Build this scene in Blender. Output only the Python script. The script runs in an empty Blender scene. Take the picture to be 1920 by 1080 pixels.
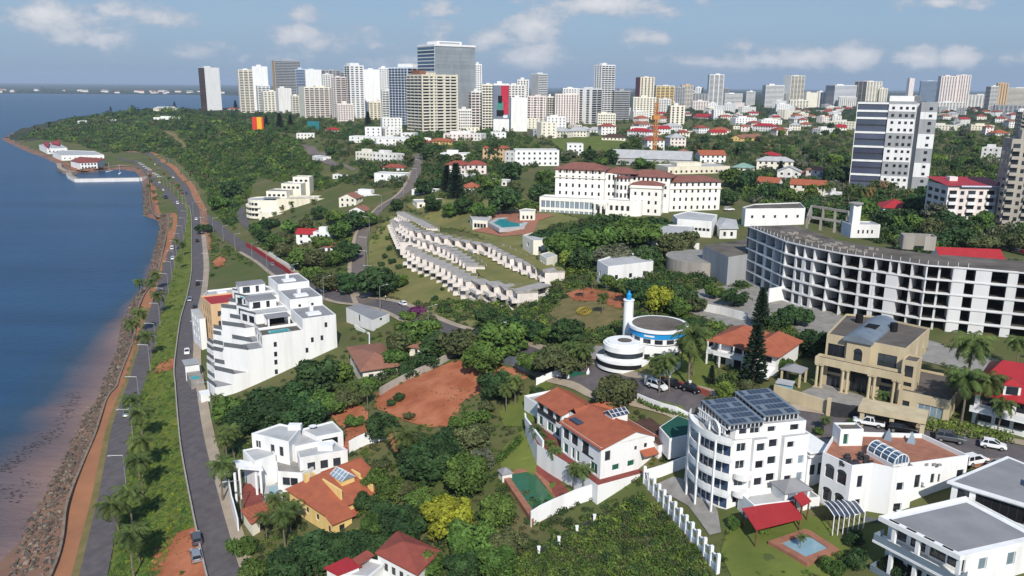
import math, random
import numpy as np
# ---------------------------------------------------------------- camera maths
FOC=1520.0; CZ=95.0; PITCH=math.radians(14.0); ROLL=math.radians(0.48)
_r=np.array([1.,0,0]); _f=np.array([0,math.cos(PITCH),-math.sin(PITCH)]); _u=np.array([0,math.sin(PITCH),math.cos(PITCH)])
CR=math.cos(ROLL)*_r+math.sin(ROLL)*_u; CU=-math.sin(ROLL)*_r+math.cos(ROLL)*_u
def ray(px,py):
    return CR*(px-960)/FOC-CU*(py-540)/FOC+_f
def at(px,py,z):
    d=ray(px,py); t=(z-CZ)/d[2]
    return np.array([d[0]*t,d[1]*t,z])
def proj(p):
    q=np.array([p[0],p[1],p[2]-CZ]); z=q@_f
    return (960+FOC*(q@CR)/z, 540-FOC*(q@CU)/z)
# ---------------------------------------------------------------- terrain: surveyed spot heights (x px, y px, height)
SPOT=[
# lower road, sea wall walk
(130,1075,3.6),(175,1080,4),(160,900,3.6),(205,930,4),(200,790,3.6),(240,780,4),(245,660,3.6),(265,660,4.2),(290,580,3.8),(312,500,4),(325,440,4),(340,440,4.2),
(340,395,4.5),(305,350,4.5),(285,325,4.5),(240,305,4.5),
# upper road
(425,1080,9.5),(450,1080,9.5),(400,1000,9.3),(380,930,9),(358,850,8.8),(350,760,8.6),(345,680,8.4),(352,610,8),(362,550,7.6),(370,480,7),(368,420,6.2),(360,385,5.6),(340,345,5),(310,308,4.8),(285,296,5),
# sidewalk by apartments
(385,740,9.5),(376,640,9),(385,560,9),(392,470,8.5),(385,420,7.5),
# third road
(400,415,6.5),(430,444,8),(465,465,10),(500,488,12),(530,510,14),(570,530,16),(620,552,18.5),(690,565,21),(745,580,22.5),(800,605,24.5),(880,630,26.5),(960,655,29),(1030,680,31.5),(1100,700,33.5),(1200,725,35.5),(1300,752,36.3),(1400,775,36.6),(1640,812,37),(1900,850,37),
# apartments ground
(440,738,9.8),(460,700,11),(550,690,15),(640,650,19.5),(650,600,20),(720,610,22),(560,560,16),(480,520,12),(420,500,9),(400,600,9.4),
# near left houses
(470,800,11.5),(560,770,14.5),(450,900,10),(450,960,10),(540,930,12),(640,840,17),(620,960,13),(720,930,16),(560,1060,11),(500,1060,10),(760,1070,15),(860,1060,17),(950,1050,20),
(700,690,19.5),(640,720,17),(760,650,22),(720,740,21),(830,800,22),(790,740,23),(850,680,26),(920,700,27),(640,790,16.5),(780,860,20),(850,900,20),(850,980,18.5),(780,960,16.5),
(1000,920,20.5),(960,780,24.5),(990,740,27),(900,820,22.5),(1060,880,23),(1100,940,23),(1200,900,26),(1000,990,20),(1100,970,22),(1060,760,29),(1130,740,31),(1200,1000,24),(1180,1070,23),(1060,1070,21),(1290,1070,25),
(1240,900,27),(1320,960,28),(1400,960,29),(1540,900,32),(1560,930,31),(1440,1050,28.5),(1510,1030,29),(1600,1060,28.5),(1700,1080,29),(1900,1080,32),(1830,900,34.5),(1600,1000,29.5),(1300,800,32),(952,890,21.6),(1003,963,21.6),(1048,944,21.6),(998,882,21.6),(975,920,21.6),(1464,1019,28.8),(1511,1045,28.8),(1553,1028,28.8),(1513,1002,28.8),(1250,790,33),(1540,830,34.5),
(1590,760,37.5),(1700,790,37.5),(1560,700,38),(1800,740,38),(1780,655,39),(1900,690,39),(1920,780,37.6),
(1400,700,37.5),(1330,690,37),(1480,670,38.5),(1200,660,36.5),(1130,640,35.5),(1250,620,37.5),(1100,590,35),(1050,610,33),
(1330,570,37.5),(1420,590,38),(1550,620,38.8),(1250,560,38),(1390,520,38.5),
# grassy garden and terraced hotel wing
(830,560,24.5),(760,500,23),(710,560,21),(780,440,25),(740,430,26),(900,600,26.5),(960,590,28),(1010,545,31),(900,520,30),(860,450,33),(790,400,34),(750,385,33.5),(1050,500,36),(1000,460,37),(900,410,37.5),(950,420,38),(860,380,38),
(690,495,18.5),(665,442,22.5),(700,405,27.5),(735,380,31.5),(760,362,34),(782,327,39),(786,305,41),
(640,500,18),(600,480,16.5),(560,480,14),(640,440,21),(580,450,17),(500,440,11.5),(470,420,10.5),(455,400,10.5),(520,400,16),(600,400,23),(640,380,27),(540,370,19),(660,370,29),(690,340,33),(620,345,29),
# hill
(350,400,7),(385,380,8.5),(400,365,9),(430,365,14),(470,345,18),(350,325,8),(320,295,7),(290,285,7),(250,290,5),(220,290,5),
(400,320,17),(450,300,25),(520,310,26),(560,280,37),(600,285,41),(640,310,39),(520,255,41),(480,243,42),(430,237,41),(430,270,31),(360,250,32),(350,270,22),(300,250,25),(280,275,12),(330,225,36),(250,240,22),(250,222,29),(200,225,26),(170,245,15),(130,235,15),(90,240,9),(60,250,4),(30,256,2.5),(200,275,6),(130,275,3.5),(90,272,3.2),(170,300,3.5),(270,300,4.5),
(380,215,36),(300,212,33),(200,215,28),(450,222,41),(550,235,42.5),
# plateau
(700,280,42),(800,280,42.5),(900,290,42),(1000,300,41.5),(850,330,41),(950,340,40),(1000,380,38.5),(1150,390,38.5),(1340,420,39),(1180,450,38.5),(1280,460,38.8),(1120,500,37),(1200,500,37.5),(1050,420,38.2),
(1350,300,42),(1500,300,43),(1450,350,41),(1600,360,42),(1740,360,43),(1800,420,42),(1650,430,40.5),(1500,400,40),(1700,450,40),(1900,480,41),(1900,400,43),(1900,250,45),(1700,250,45),(1300,250,44),(1000,250,44),(700,240,44),(600,235,43.5),(1300,215,45),(1700,210,45),(900,215,45),(1900,205,45),
(1500,195,45),(700,200,45),
]
SP=np.array([at(*s) for s in SPOT])
extra=[(-3000,4000,44),(0,4000,44),(3000,3000,44),(4000,1000,44),(0,12000,44),(9000,9000,44),(-9000,14000,30),(0,40000,44),(30000,30000,44),(60,40,22),(120,60,26),(-40,60,9),(-25,90,9.8),(-110,60,3.6),(20,75,20),(200,80,36),(300,100,40)]
SP=np.vstack([SP,np.array(extra,float)])
def _fit():
    P=SP[:,:2]; n=len(P)
    d=np.sqrt(((P[:,None]-P[None])**2).sum(2))
    A=np.zeros((n+3,n+3)); A[:n,:n]=-d-np.eye(n)*1.0*0.0
    A[:n,:n]+=np.eye(n)*1.5
    B=np.column_stack([np.ones(n),P/1000.]); A[:n,n:]=B; A[n:,:n]=B.T
    b=np.concatenate([SP[:,2],np.zeros(3)])
    return np.linalg.solve(A,b)
_W=_fit()
def rbf(X,Y):
    X=np.asarray(X,float); Y=np.asarray(Y,float); sh=X.shape
    x=X.ravel(); y=Y.ravel(); out=np.empty(len(x)); n=len(SP)
    for i in range(0,len(x),4000):
        a=x[i:i+4000,None]; b=y[i:i+4000,None]
        d=np.sqrt((a-SP[None,:,0])**2+(b-SP[None,:,1])**2)
        out[i:i+4000]=-d@_W[:n]+_W[n]+_W[n+1]*a[:,0]/1000+_W[n+2]*b[:,0]/1000
    return np.clip(out,1.5,60).reshape(sh)
# coast line: top of the sea wall, near to far, then round the headland and behind it
WALL=[(96,1080),(126,947),(156,869),(178,817),(200,750),(218,728),(222,715),(230,693),(252,633),(256,590),(270,555),(281,540),(293,520),(302,488),(312,441),(316,418),(312,403),(285,396),(277,330),
 (264,316),(225,310),(150,318),(128,308),(112,300),(95,292),(60,280),(30,267),(8,257)]
CO=[at(x,y,3.4)[:2] for x,y in WALL]
CO=[np.array([-68.,30.]),np.array([-78.,90.])]+CO
tip=CO[-1]
CO+=[np.array(q,float) for q in ((-962,1600),(-960,1800),(-850,1905),(-720,1960),(-660,2200),(-500,3000),(0,5500),(1500,9000),(3000,30000))]
CO=np.array(CO)
def sdist(X,Y):
    """signed distance to the coast, positive on land (right of the line)"""
    X=np.asarray(X,float); Y=np.asarray(Y,float); sh=X.shape; x=X.ravel(); y=Y.ravel()
    best=np.full(len(x),1e18)
    for a,b in zip(CO[:-1],CO[1:]):
        e=b-a; L=e@e
        t=np.clip(((x-a[0])*e[0]+(y-a[1])*e[1])/L,0,1)
        dx=x-a[0]-t*e[0]; dy=y-a[1]-t*e[1]
        best=np.minimum(best,dx*dx+dy*dy)
    # point in polygon (land side closed far to the right)
    poly=np.vstack([CO,[[60000,60000],[60000,-2000],[-68,-2000]]])
    ins=np.zeros(len(x),bool); n=len(poly)
    for i in range(n):
        x1,y1=poly[i]; x2,y2=poly[(i+1)%n]
        c=((y1>y)!=(y2>y))
        with np.errstate(divide='ignore',invalid='ignore'):
            ins^= c&(x<(x2-x1)*(y-y1)/(y2-y1)+x1)
    d=np.sqrt(best)
    return np.where(ins,d,-d).reshape(sh)
FAR_Y=6900.0
def height(X,Y):
    X=np.asarray(X,float); Y=np.asarray(Y,float)
    h=rbf(X,Y); s=sdist(X,Y)
    # rock slope and sand flat on the sea side
    wide=np.clip((225-Y)/90,0,1)
    
    kr=.34*wide+.58*(1-wide); rock=3.2+s*kr; zk=3.2-8*kr; sand=zk+(s+8)*(0.35*(1-wide)+(zk+.5)/24*wide)
    sea=np.where(s>-8,rock,np.maximum(sand,-5))
    far=Y>FAR_Y+ X*0.02+60*np.sin(X/700.)
    fh=np.clip((Y-FAR_Y)/400,0.2,1)*8+np.clip((Y-9000)/9000,0,1)*22
    sea=np.where(far&(s<-200),fh,sea)
    return np.where(s>0,np.where(s<2.2,np.minimum(h,3.6),h),sea)
def hz(x,y): return float(height(np.array([x]),np.array([y]))[0])
_T=np.concatenate([np.linspace(60,600,361),np.geomspace(603,9000,420)])
def ground(px,py):
    """first hit of the pixel's ray with the terrain"""
    d=ray(px,py); d=d/np.hypot(d[0],d[1])
    X=d[0]*_T; Y=d[1]*_T; Z=CZ+d[2]*_T
    g=Z-height(X,Y)
    k=np.argmax(g<0)
    if g[k]>=0: k=len(_T)-1
    if k==0: t=_T[0]
    else: t=_T[k-1]+(_T[k]-_T[k-1])*g[k-1]/(g[k-1]-g[k])
    return np.array([d[0]*t,d[1]*t,CZ+d[2]*t])
import bpy, bmesh
from mathutils import Vector, Matrix
random.seed(7); RNG=np.random.default_rng(7)
scene=bpy.context.scene; COL=scene.collection
# ---------------------------------------------------------------- materials
MATS={}
def mat(name,c1,c2=None,rough=.8,scale=.5,stretch=(1,1,1),spec=.3,bump=0,rnd=0,metal=0,detail=4,attr=None,lo=.35,hi=.65,bscale=None,tile=None,tilec=None,emit=None):
    if name in MATS: return MATS[name]
    m=bpy.data.materials.new(name); m.use_nodes=True; nt=m.node_tree; N=nt.nodes; L=nt.links
    b=N['Principled BSDF']; b.inputs['Roughness'].default_value=rough; b.inputs['Metallic'].default_value=metal
    b.inputs['Specular IOR Level'].default_value=spec
    if c2 is None: c2=tuple(x*.78 for x in c1)
    geo=N.new('ShaderNodeNewGeometry'); mp=N.new('ShaderNodeMapping'); mp.inputs['Scale'].default_value=stretch
    L.new(geo.outputs['Position'],mp.inputs['Vector'])
    nz=N.new('ShaderNodeTexNoise'); nz.inputs['Scale'].default_value=scale; nz.inputs['Detail'].default_value=detail; nz.inputs['Roughness'].default_value=.6
    L.new(mp.outputs[0],nz.inputs['Vector'])
    mr=N.new('ShaderNodeMapRange'); mr.inputs[1].default_value=lo; mr.inputs[2].default_value=hi; L.new(nz.outputs['Fac'],mr.inputs[0])
    mx=N.new('ShaderNodeMix'); mx.data_type='RGBA'; mx.inputs[6].default_value=(*c1,1); mx.inputs[7].default_value=(*c2,1); L.new(mr.outputs[0],mx.inputs[0])
    out=mx.outputs[2]
    if tile:   # courses of tiles, planks or panels: thin darker lines in the surface's own height / length
        wv=N.new('ShaderNodeTexWave'); wv.bands_direction=tile[0]; wv.inputs['Scale'].default_value=tile[1]; wv.inputs['Distortion'].default_value=tile[2] if len(tile)>2 else .3
        L.new(geo.outputs['Position'],wv.inputs['Vector'])
        m3=N.new('ShaderNodeMix'); m3.data_type='RGBA'; L.new(out,m3.inputs[6]); m3.inputs[7].default_value=(*(tilec or tuple(x*.6 for x in c2)),1)
        r3=N.new('ShaderNodeMapRange'); r3.inputs[1].default_value=.55; r3.inputs[2].default_value=1; r3.inputs[4].default_value=.45; L.new(wv.outputs['Fac'],r3.inputs[0]); L.new(r3.outputs[0],m3.inputs[0]); out=m3.outputs[2]
    if attr:
        at_=N.new('ShaderNodeAttribute'); at_.attribute_name=attr
        m2=N.new('ShaderNodeMix'); m2.data_type='RGBA'; m2.blend_type='MULTIPLY'; m2.inputs[0].default_value=1
        L.new(out,m2.inputs[6]); L.new(at_.outputs['Color'],m2.inputs[7]); out=m2.outputs[2]
    if rnd:
        oi=N.new('ShaderNodeObjectInfo'); hs=N.new('ShaderNodeHueSaturation')
        r1=N.new('ShaderNodeMapRange'); r1.inputs[3].default_value=1-rnd; r1.inputs[4].default_value=1+rnd; L.new(oi.outputs['Random'],r1.inputs[0]); L.new(r1.outputs[0],hs.inputs['Value'])
        w1=N.new('ShaderNodeTexWhiteNoise'); w1.noise_dimensions='1D'; L.new(oi.outputs['Random'],w1.inputs['W'])
        r2=N.new('ShaderNodeMapRange'); r2.inputs[3].default_value=.5-rnd*.07; r2.inputs[4].default_value=.5+rnd*.07; L.new(w1.outputs['Value'],r2.inputs[0]); L.new(r2.outputs[0],hs.inputs['Hue'])
        L.new(out,hs.inputs['Color']); out=hs.outputs[0]
    L.new(out,b.inputs['Base Color'])
    if bump:
        n2=N.new('ShaderNodeTexNoise'); n2.inputs['Scale'].default_value=bscale or scale*6; n2.inputs['Detail'].default_value=5; L.new(geo.outputs['Position'],n2.inputs['Vector'])
        bp=N.new('ShaderNodeBump'); bp.inputs['Strength'].default_value=1; bp.inputs['Distance'].default_value=bump; L.new(n2.outputs['Fac'],bp.inputs['Height']); L.new(bp.outputs[0],b.inputs['Normal'])
    MATS[name]=m; return m
V3=(1,1,.12)   # rain streaks run down walls
M=dict(
 white=mat('white_paint',(.78,.78,.77),(.60,.595,.575),.75,.45,V3,.25,lo=.47,hi=.85,detail=8),
 white_old=mat('weathered_white_paint',(.74,.73,.70),(.55,.53,.50),.85,.4,V3,.2,lo=.42,hi=.78),
 cream=mat('cream_paint',(.76,.70,.56),(.62,.56,.44),.85,.4,V3,.2),
 creamlt=mat('pale_cream_paint',(.78,.74,.63),(.64,.60,.50),.85,.4,V3,.2,lo=.45,hi=.8),
 hotel=mat('ivory_paint',(.83,.81,.76),(.70,.68,.62),.8,.3,V3,.2,lo=.45,hi=.8),
 yellow=mat('yellow_paint',(.80,.58,.24),(.70,.50,.20),.85,.5,V3,.2),
 sand=mat('sandstone_paint',(.56,.47,.31),(.45,.37,.24),.85,.4,V3,.2),
 peach=mat('peach_paint',(.66,.46,.26),(.56,.38,.22),.85,.4,V3,.2),
 pink=mat('pink_paint',(.80,.72,.68),(.66,.58,.55),.85,.3,V3,.2),
 greyw=mat('grey_paint',(.36,.37,.38),(.29,.30,.31),.85,.4,V3,.2),
 taupe=mat('taupe_paint',(.42,.385,.33),(.33,.30,.26),.85,.3,V3,.2),
 bluew=mat('pale_blue_paint',(.60,.67,.77),(.52,.59,.69),.8,.3,V3,.2),
 concrete=mat('bare_concrete',(.38,.35,.31),(.27,.25,.22),.95,.35,V3,.1,.01),
 concretew=mat('limewashed_concrete',(.66,.66,.66),(.54,.54,.54),.95,.25,V3,.1,lo=.42,hi=.8),
 roofgrey=mat('grey_roof_screed',(.27,.27,.28),(.20,.20,.21),.9,.25,spec=.2,bump=.004,lo=.3,hi=.75),
 rooflight=mat('pale_roof_screed',(.46,.46,.46),(.34,.34,.34),.9,.3,spec=.2,lo=.3,hi=.75),
 roofdirty=mat('stained_concrete_roof',(.17,.15,.13),(.075,.065,.055),.95,.16,spec=.1,bump=.02,lo=.35,hi=.68,detail=8),
 rooftaupe=mat('taupe_roof_felt',(.15,.13,.115),(.09,.078,.07),.95,.3,spec=.1,lo=.3,hi=.7,detail=8),
 tile=mat('terracotta_tile',(.40,.125,.065),(.29,.085,.048),.85,.6,spec=.2,bump=.02,lo=.3,hi=.75,tile=('Z',5,.6)),
 tile2=mat('red_brown_tile',(.33,.085,.06),(.22,.06,.045),.85,.6,spec=.2,bump=.02,lo=.3,hi=.75,tile=('Z',5,.6)),
 tileold=mat('brown_tile',(.32,.15,.10),(.23,.105,.075),.9,.5,spec=.2,bump=.015,lo=.3,hi=.75,tile=('Z',5,.6)),
 redroof=mat('red_sheet_roof',(.42,.028,.032),(.32,.022,.025),.55,.4,spec=.35,lo=.3,hi=.8,tile=('X',1.3,0)),
 brownroof=mat('dark_brown_tile',(.10,.055,.042),(.065,.038,.03),.9,.5,spec=.2,tile=('Z',5,.6)),
 hotelroof=mat('dusty_red_tile',(.27,.115,.09),(.19,.08,.065),.9,.3,spec=.2,lo=.3,hi=.75,tile=('Z',4,.6)),
 greenroof=mat('pale_green_sheet_roof',(.25,.38,.32),(.18,.29,.25),.7,.4,spec=.3),
 metalroof=mat('grey_metal_sheet_roof',(.23,.27,.31),(.17,.20,.235),.45,.3,spec=.4,metal=.2,tile=('X',1.2,0)),
 dark=mat('dark_opening',(.018,.018,.02),(.012,.012,.013),.8,.5,spec=.1),
 glass=mat('window_glass',(.030,.036,.045),(.020,.024,.03),.12,.4,spec=.55,rnd=.55),
 glassblue=mat('blue_window_glass',(.045,.085,.15),(.03,.06,.11),.10,.15,spec=.6,rnd=.35),
 glasspale=mat('pale_curtain_glass',(.24,.31,.36),(.17,.23,.28),.10,.1,spec=.6,rnd=.2),
 glassgrey=mat('grey_curtain_glass',(.30,.33,.35),(.20,.225,.24),.14,.06,(1,1,.4),spec=.6,rnd=.08),
 rail=mat('smoked_glass_railing',(.14,.15,.16),(.10,.11,.12),.2,.4,spec=.5),
 navy=mat('navy_office_glass',(.085,.10,.145),(.06,.07,.11),.14,.08,spec=.6,rnd=.3),
 solar=mat('solar_panel',(.045,.06,.095),(.03,.04,.065),.18,.4,spec=.6),
 frame=mat('window_frame_white',(.74,.74,.74),(.66,.66,.66),.6,1),
 framed=mat('window_frame_dark',(.05,.05,.055),(.035,.035,.04),.5,1),
 shutter=mat('green_shutter',(.018,.11,.07),(.013,.085,.055),.6,1),
 wood=mat('brown_timber',(.16,.085,.045),(.11,.06,.035),.8,1),
 metal=mat('galvanised_steel',(.42,.43,.44),(.34,.35,.36),.45,1,metal=.5),
 metald=mat('dark_steel',(.06,.06,.065),(.045,.045,.05),.5,1,metal=.3),
 poolw=mat('pool_water',(.05,.36,.38),(.04,.30,.33),.06,.5,spec=.6,bump=.03,bscale=1.2),
 poolgreen=mat('green_pool_water',(.035,.135,.06),(.03,.11,.05),.12,.3,spec=.5,bump=.02,bscale=1.0),
 poolpale=mat('pale_pool_water',(.23,.36,.42),(.20,.33,.39),.08,.5,spec=.6,bump=.03,bscale=1.2),
 paving=mat('terracotta_paving',(.36,.16,.10),(.27,.12,.08),.85,.7,spec=.2),
 pavgrey=mat('grey_paving',(.30,.28,.26),(.22,.21,.19),.9,.5,spec=.15),
 pavred=mat('dark_red_paving',(.24,.065,.05),(.18,.05,.04),.85,.7,spec=.2),
 earth=mat('red_earth',(.43,.165,.088),(.30,.095,.046),.95,.16,spec=.1,bump=.08,bscale=.9,lo=.38,hi=.62,detail=12),
 lawn=mat('lawn_grass',(.15,.175,.042),(.095,.125,.028),.95,.12,spec=.1,bump=.06,bscale=3,lo=.3,hi=.7,detail=8),
 drylawn=mat('dry_lawn_grass',(.21,.19,.075),(.13,.14,.045),.95,.1,spec=.1,bump=.05,bscale=3,lo=.3,hi=.7,detail=8),
 awning=mat('red_awning_fabric',(.36,.030,.035),(.31,.026,.03),.8,.8,spec=.2),
 blueband=mat('blue_sign_band',(.015,.27,.60),(.012,.24,.54),.5,1),
 bark=mat('tree_bark',(.10,.075,.055),(.06,.045,.035),.95,2,spec=.1),
 palmbark=mat('palm_bark',(.20,.165,.125),(.13,.105,.08),.95,2,spec=.1),
 rubber=mat('tyre_rubber',(.012,.012,.012),(.010,.010,.010),.8,2,spec=.2),
 rim=mat('alloy_rim',(.45,.45,.46),(.4,.4,.41),.35,2,metal=.6),
 carglass=mat('car_window_glass',(.015,.018,.022),(.012,.014,.018),.06,1,spec=.6),
 lampglass=mat('headlamp_glass',(.6,.62,.64),(.55,.57,.6),.15,1,spec=.5),
 tail=mat('tail_lamp_red',(.35,.015,.015),(.3,.012,.012),.25,1,spec=.5),
)
def leafmat(name,c,c2,rnd=.18):
    m=mat(name,c,c2,.75,.25,spec=.18,rnd=rnd,attr='tone'); return m
LEAF=dict(dark=leafmat('dark_leaves',(.044,.084,.026),(.025,.054,.018)),mid=leafmat('green_leaves',(.088,.145,.030),(.052,.098,.02)),
 light=leafmat('light_green_leaves',(.135,.19,.034),(.09,.145,.026)),yellow=leafmat('yellow_green_leaves',(.24,.25,.022),(.16,.19,.02),.06),
 olive=leafmat('olive_leaves',(.095,.105,.040),(.06,.075,.030)),grey=leafmat('grey_green_leaves',(.11,.12,.075),(.075,.085,.055)),
 palm=leafmat('palm_leaves',(.085,.115,.030),(.05,.078,.02)),pine=leafmat('pine_needles',(.020,.040,.020),(.014,.03,.015)),
 brown=leafmat('dry_palm_leaves',(.22,.13,.05),(.15,.09,.035)),magenta=leafmat('magenta_blossom',(.17,.025,.13),(.10,.05,.07)))
def paint(name,c,metal=.2):
    return mat(name,c,tuple(x*.94 for x in c),.28,.6,spec=.5,metal=metal)
CARP=dict(white=paint('white_car_paint',(.78,.78,.78),0),silver=paint('silver_car_paint',(.40,.42,.44),.5),black=paint('black_car_paint',(.012,.012,.014)),grey=paint('grey_car_paint',(.13,.14,.15),.4),blue=paint('blue_car_paint',(.03,.07,.16)),red=paint('red_car_paint',(.30,.015,.015)),teal=paint('green_car_paint',(.05,.12,.10)))
# ---------------------------------------------------------------- mesh builder
class MB:
    def __init__(s): s.v=[]; s.f=[]; s.tone=None
    def add(s,vs,fs):
        k=len(s.v); s.v+= [tuple(map(float,p)) for p in vs]; s.f+=[tuple(i+k for i in f) for f in fs]; return s
    def quad(s,*p): return s.add(p,[tuple(range(len(p)))])
    def box(s,x0,x1,y0,y1,z0,z1):
        return s.add([(x0,y0,z0),(x1,y0,z0),(x1,y1,z0),(x0,y1,z0),(x0,y0,z1),(x1,y0,z1),(x1,y1,z1),(x0,y1,z1)],[(0,3,2,1),(4,5,6,7),(0,1,5,4),(1,2,6,5),(2,3,7,6),(3,0,4,7)])
    def prism(s,poly,z0,z1,top=True,bottom=True):
        n=len(poly); zt=(lambda i:z1[i]) if isinstance(z1,(list,tuple)) else (lambda i:z1)
        zb=(lambda i:z0[i]) if isinstance(z0,(list,tuple)) else (lambda i:z0)
        vs=[(p[0],p[1],zb(i)) for i,p in enumerate(poly)]+[(p[0],p[1],zt(i)) for i,p in enumerate(poly)]
        fs=[(i,(i+1)%n,n+(i+1)%n,n+i) for i in range(n)]
        if top: fs.append(tuple(range(n,2*n)))
        if bottom: fs.append(tuple(range(n-1,-1,-1)))
        return s.add(vs,fs)
    def beam(s,a,b,w,h=None,up=(0,0,1)):
        a=Vector(a); b=Vector(b); h=h or w; d=(b-a); 
        if d.length<1e-6: return s
        d.normalize(); u=Vector(up); 
        if abs(d.dot(u))>.95: u=Vector((1,0,0))
        x=d.cross(u).normalized()*(w/2); y=x.cross(d).normalized()*(h/2)
        c=[a-x-y,a+x-y,a+x+y,a-x+y,b-x-y,b+x-y,b+x+y,b-x+y]
        return s.add(c,[(0,1,2,3),(7,6,5,4),(0,4,5,1),(1,5,6,2),(2,6,7,3),(3,7,4,0)])
    def tube(s,pts,rad,n=8,caps=True):
        pts=[Vector(p) for p in pts]; k0=len(s.v); rr=rad if isinstance(rad,(list,tuple)) else [rad]*len(pts)
        for i,p in enumerate(pts):
            d=(pts[min(i+1,len(pts)-1)]-pts[max(i-1,0)]).normalized(); u=Vector((0,0,1)) if abs(d.z)<.9 else Vector((1,0,0))
            x=d.cross(u).normalized(); y=x.cross(d)
            for j in range(n):
                a=2*math.pi*j/n; s.v.append(tuple(p+x*math.cos(a)*rr[i]+y*math.sin(a)*rr[i]))
        for i in range(len(pts)-1):
            for j in range(n):
                a=k0+i*n+j; b=k0+i*n+(j+1)%n; s.f.append((a,b,b+n,a+n))
        if caps: s.f.append(tuple(k0+j for j in range(n))[::-1]); s.f.append(tuple(k0+(len(pts)-1)*n+j for j in range(n)))
        return s
    def cyl(s,cx,cy,z0,z1,r0,r1=None,n=20,a0=0,a1=2*math.pi):
        r1=r0 if r1 is None else r1
        full=abs(a1-a0-2*math.pi)<1e-6; m=n if full else n+1
        P=[a0+(a1-a0)*i/n for i in range(m)]
        vs=[(cx+r0*math.cos(a),cy+r0*math.sin(a),z0) for a in P]+[(cx+r1*math.cos(a),cy+r1*math.sin(a),z1) for a in P]
        fs=[(i,(i+1)%m,m+(i+1)%m,m+i) for i in range(m if full else m-1)]+[tuple(range(m-1,-1,-1)),tuple(range(m,2*m))]
        if not full: fs.append((m-1,0,m,2*m-1))
        return s.add(vs,fs)
    def hip(s,x0,x1,y0,y1,z,h,over=.5,gable=False,thick=.15):
        x0-=over;x1+=over;y0-=over;y1+=over; w=x1-x0;d=y1-y0
        if w>=d: i=0 if gable else min(d/2,w/2); r=[(x0+i,(y0+y1)/2),(x1-i,(y0+y1)/2)]; fs=[(0,1,5,4),(1,2,5),(2,3,4,5),(3,0,4)]
        else: i=0 if gable else w/2; r=[((x0+x1)/2,y0+i),((x0+x1)/2,y1-i)]; fs=[(0,1,4),(1,2,5,4),(2,3,5),(3,0,4,5)]
        s.add([(x0,y0,z),(x1,y0,z),(x1,y1,z),(x0,y1,z),(*r[0],z+h),(*r[1],z+h)],fs)
        return s.box(x0,x1,y0,y1,z-thick,z-.004)
    def build(s,name,material,parent=None,smooth=False,loc=None,rz=0):
        me=bpy.data.meshes.new(name); me.from_pydata(s.v,[],s.f); me.update()
        if material is not None: me.materials.append(material)
        if s.tone is not None:
            a=me.color_attributes.new('tone','FLOAT_COLOR','POINT'); a.data.foreach_set('color',np.repeat(np.asarray(s.tone,float),1,0).ravel())
        if smooth: me.polygons.foreach_set('use_smooth',[True]*len(me.polygons))
        return link(name,me,parent,loc,rz)
def link(name,me,parent=None,loc=None,rz=0):
    o=bpy.data.objects.new(name,me); COL.objects.link(o); o.parent=parent
    if loc is not None: o.location=loc
    if rz: o.rotation_euler=(0,0,rz)
    return o
def tag(o,label=None,cat=None,group=None,kind=None):
    if label: o['label']=label
    if cat: o['category']=cat
    if group: o['group']=group
    if kind: o['kind']=kind
    return o
LAND=[]   # landmarks used to say where a plant or car stands: (phrase, world x, world y)
def thing(name,label,cat,loc,rz=0,group=None,land=None):
    o=bpy.data.objects.new(name,None); COL.objects.link(o); o.location=loc; o.rotation_euler=(0,0,rz); o.empty_display_size=.5
    if land: LAND.append((land,float(loc[0]),float(loc[1])))
    return tag(o,label,cat,group)
def copy_tree(o,loc=None,rz=None,sc=None,parent=None):
    c=o.copy(); COL.objects.link(c); c.parent=parent
    for k in ('label','group'):
        if k in c: del c[k]
    if loc is not None: c.location=loc
    if rz is not None: c.rotation_euler=(0,0,rz)
    if sc is not None: c.scale=sc
    for ch in o.children:
        d=ch.copy(); COL.objects.link(d); d.parent=c
        for g in ch.children:
            e=g.copy(); COL.objects.link(e); e.parent=d
    return c
# ---------------------------------------------------------------- walls with real openings
def wall(mb,O,d,width,z0,z1,ops,depth=.22):
    """vertical wall from O (x,y) along unit d, outward on the right of d; ops (a0,a1,zb,zt) are cut out with reveals"""
    nx,ny=d[1],-d[0]
    A=sorted({0,width,*[o[0] for o in ops],*[o[1] for o in ops]}); Z=sorted({z0,z1,*[o[2] for o in ops],*[o[3] for o in ops]})
    A=[a for a in A if -1e-6<=a<=width+1e-6]; Z=[z for z in Z if z0-1e-6<=z<=z1+1e-6]
    P=lambda a,z,q=0:(O[0]+d[0]*a-nx*q,O[1]+d[1]*a-ny*q,z)
    for i in range(len(A)-1):
        for j in range(len(Z)-1):
            ac=(A[i]+A[i+1])/2; zc=(Z[j]+Z[j+1])/2
            if any(o[0]<ac<o[1] and o[2]<zc<o[3] for o in ops): continue
            mb.quad(P(A[i],Z[j]),P(A[i+1],Z[j]),P(A[i+1],Z[j+1]),P(A[i],Z[j+1]))
    for o in ops:
        a0,a1,b0,b1=o[:4]
        mb.quad(P(a0,b0),P(a0,b1),P(a0,b1,depth),P(a0,b0,depth)); mb.quad(P(a1,b1),P(a1,b0),P(a1,b0,depth),P(a1,b1,depth))
        mb.quad(P(a0,b1),P(a1,b1),P(a1,b1,depth),P(a0,b1,depth)); mb.quad(P(a1,b0),P(a0,b0),P(a0,b0,depth),P(a1,b0,depth))
_WM={}
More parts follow.
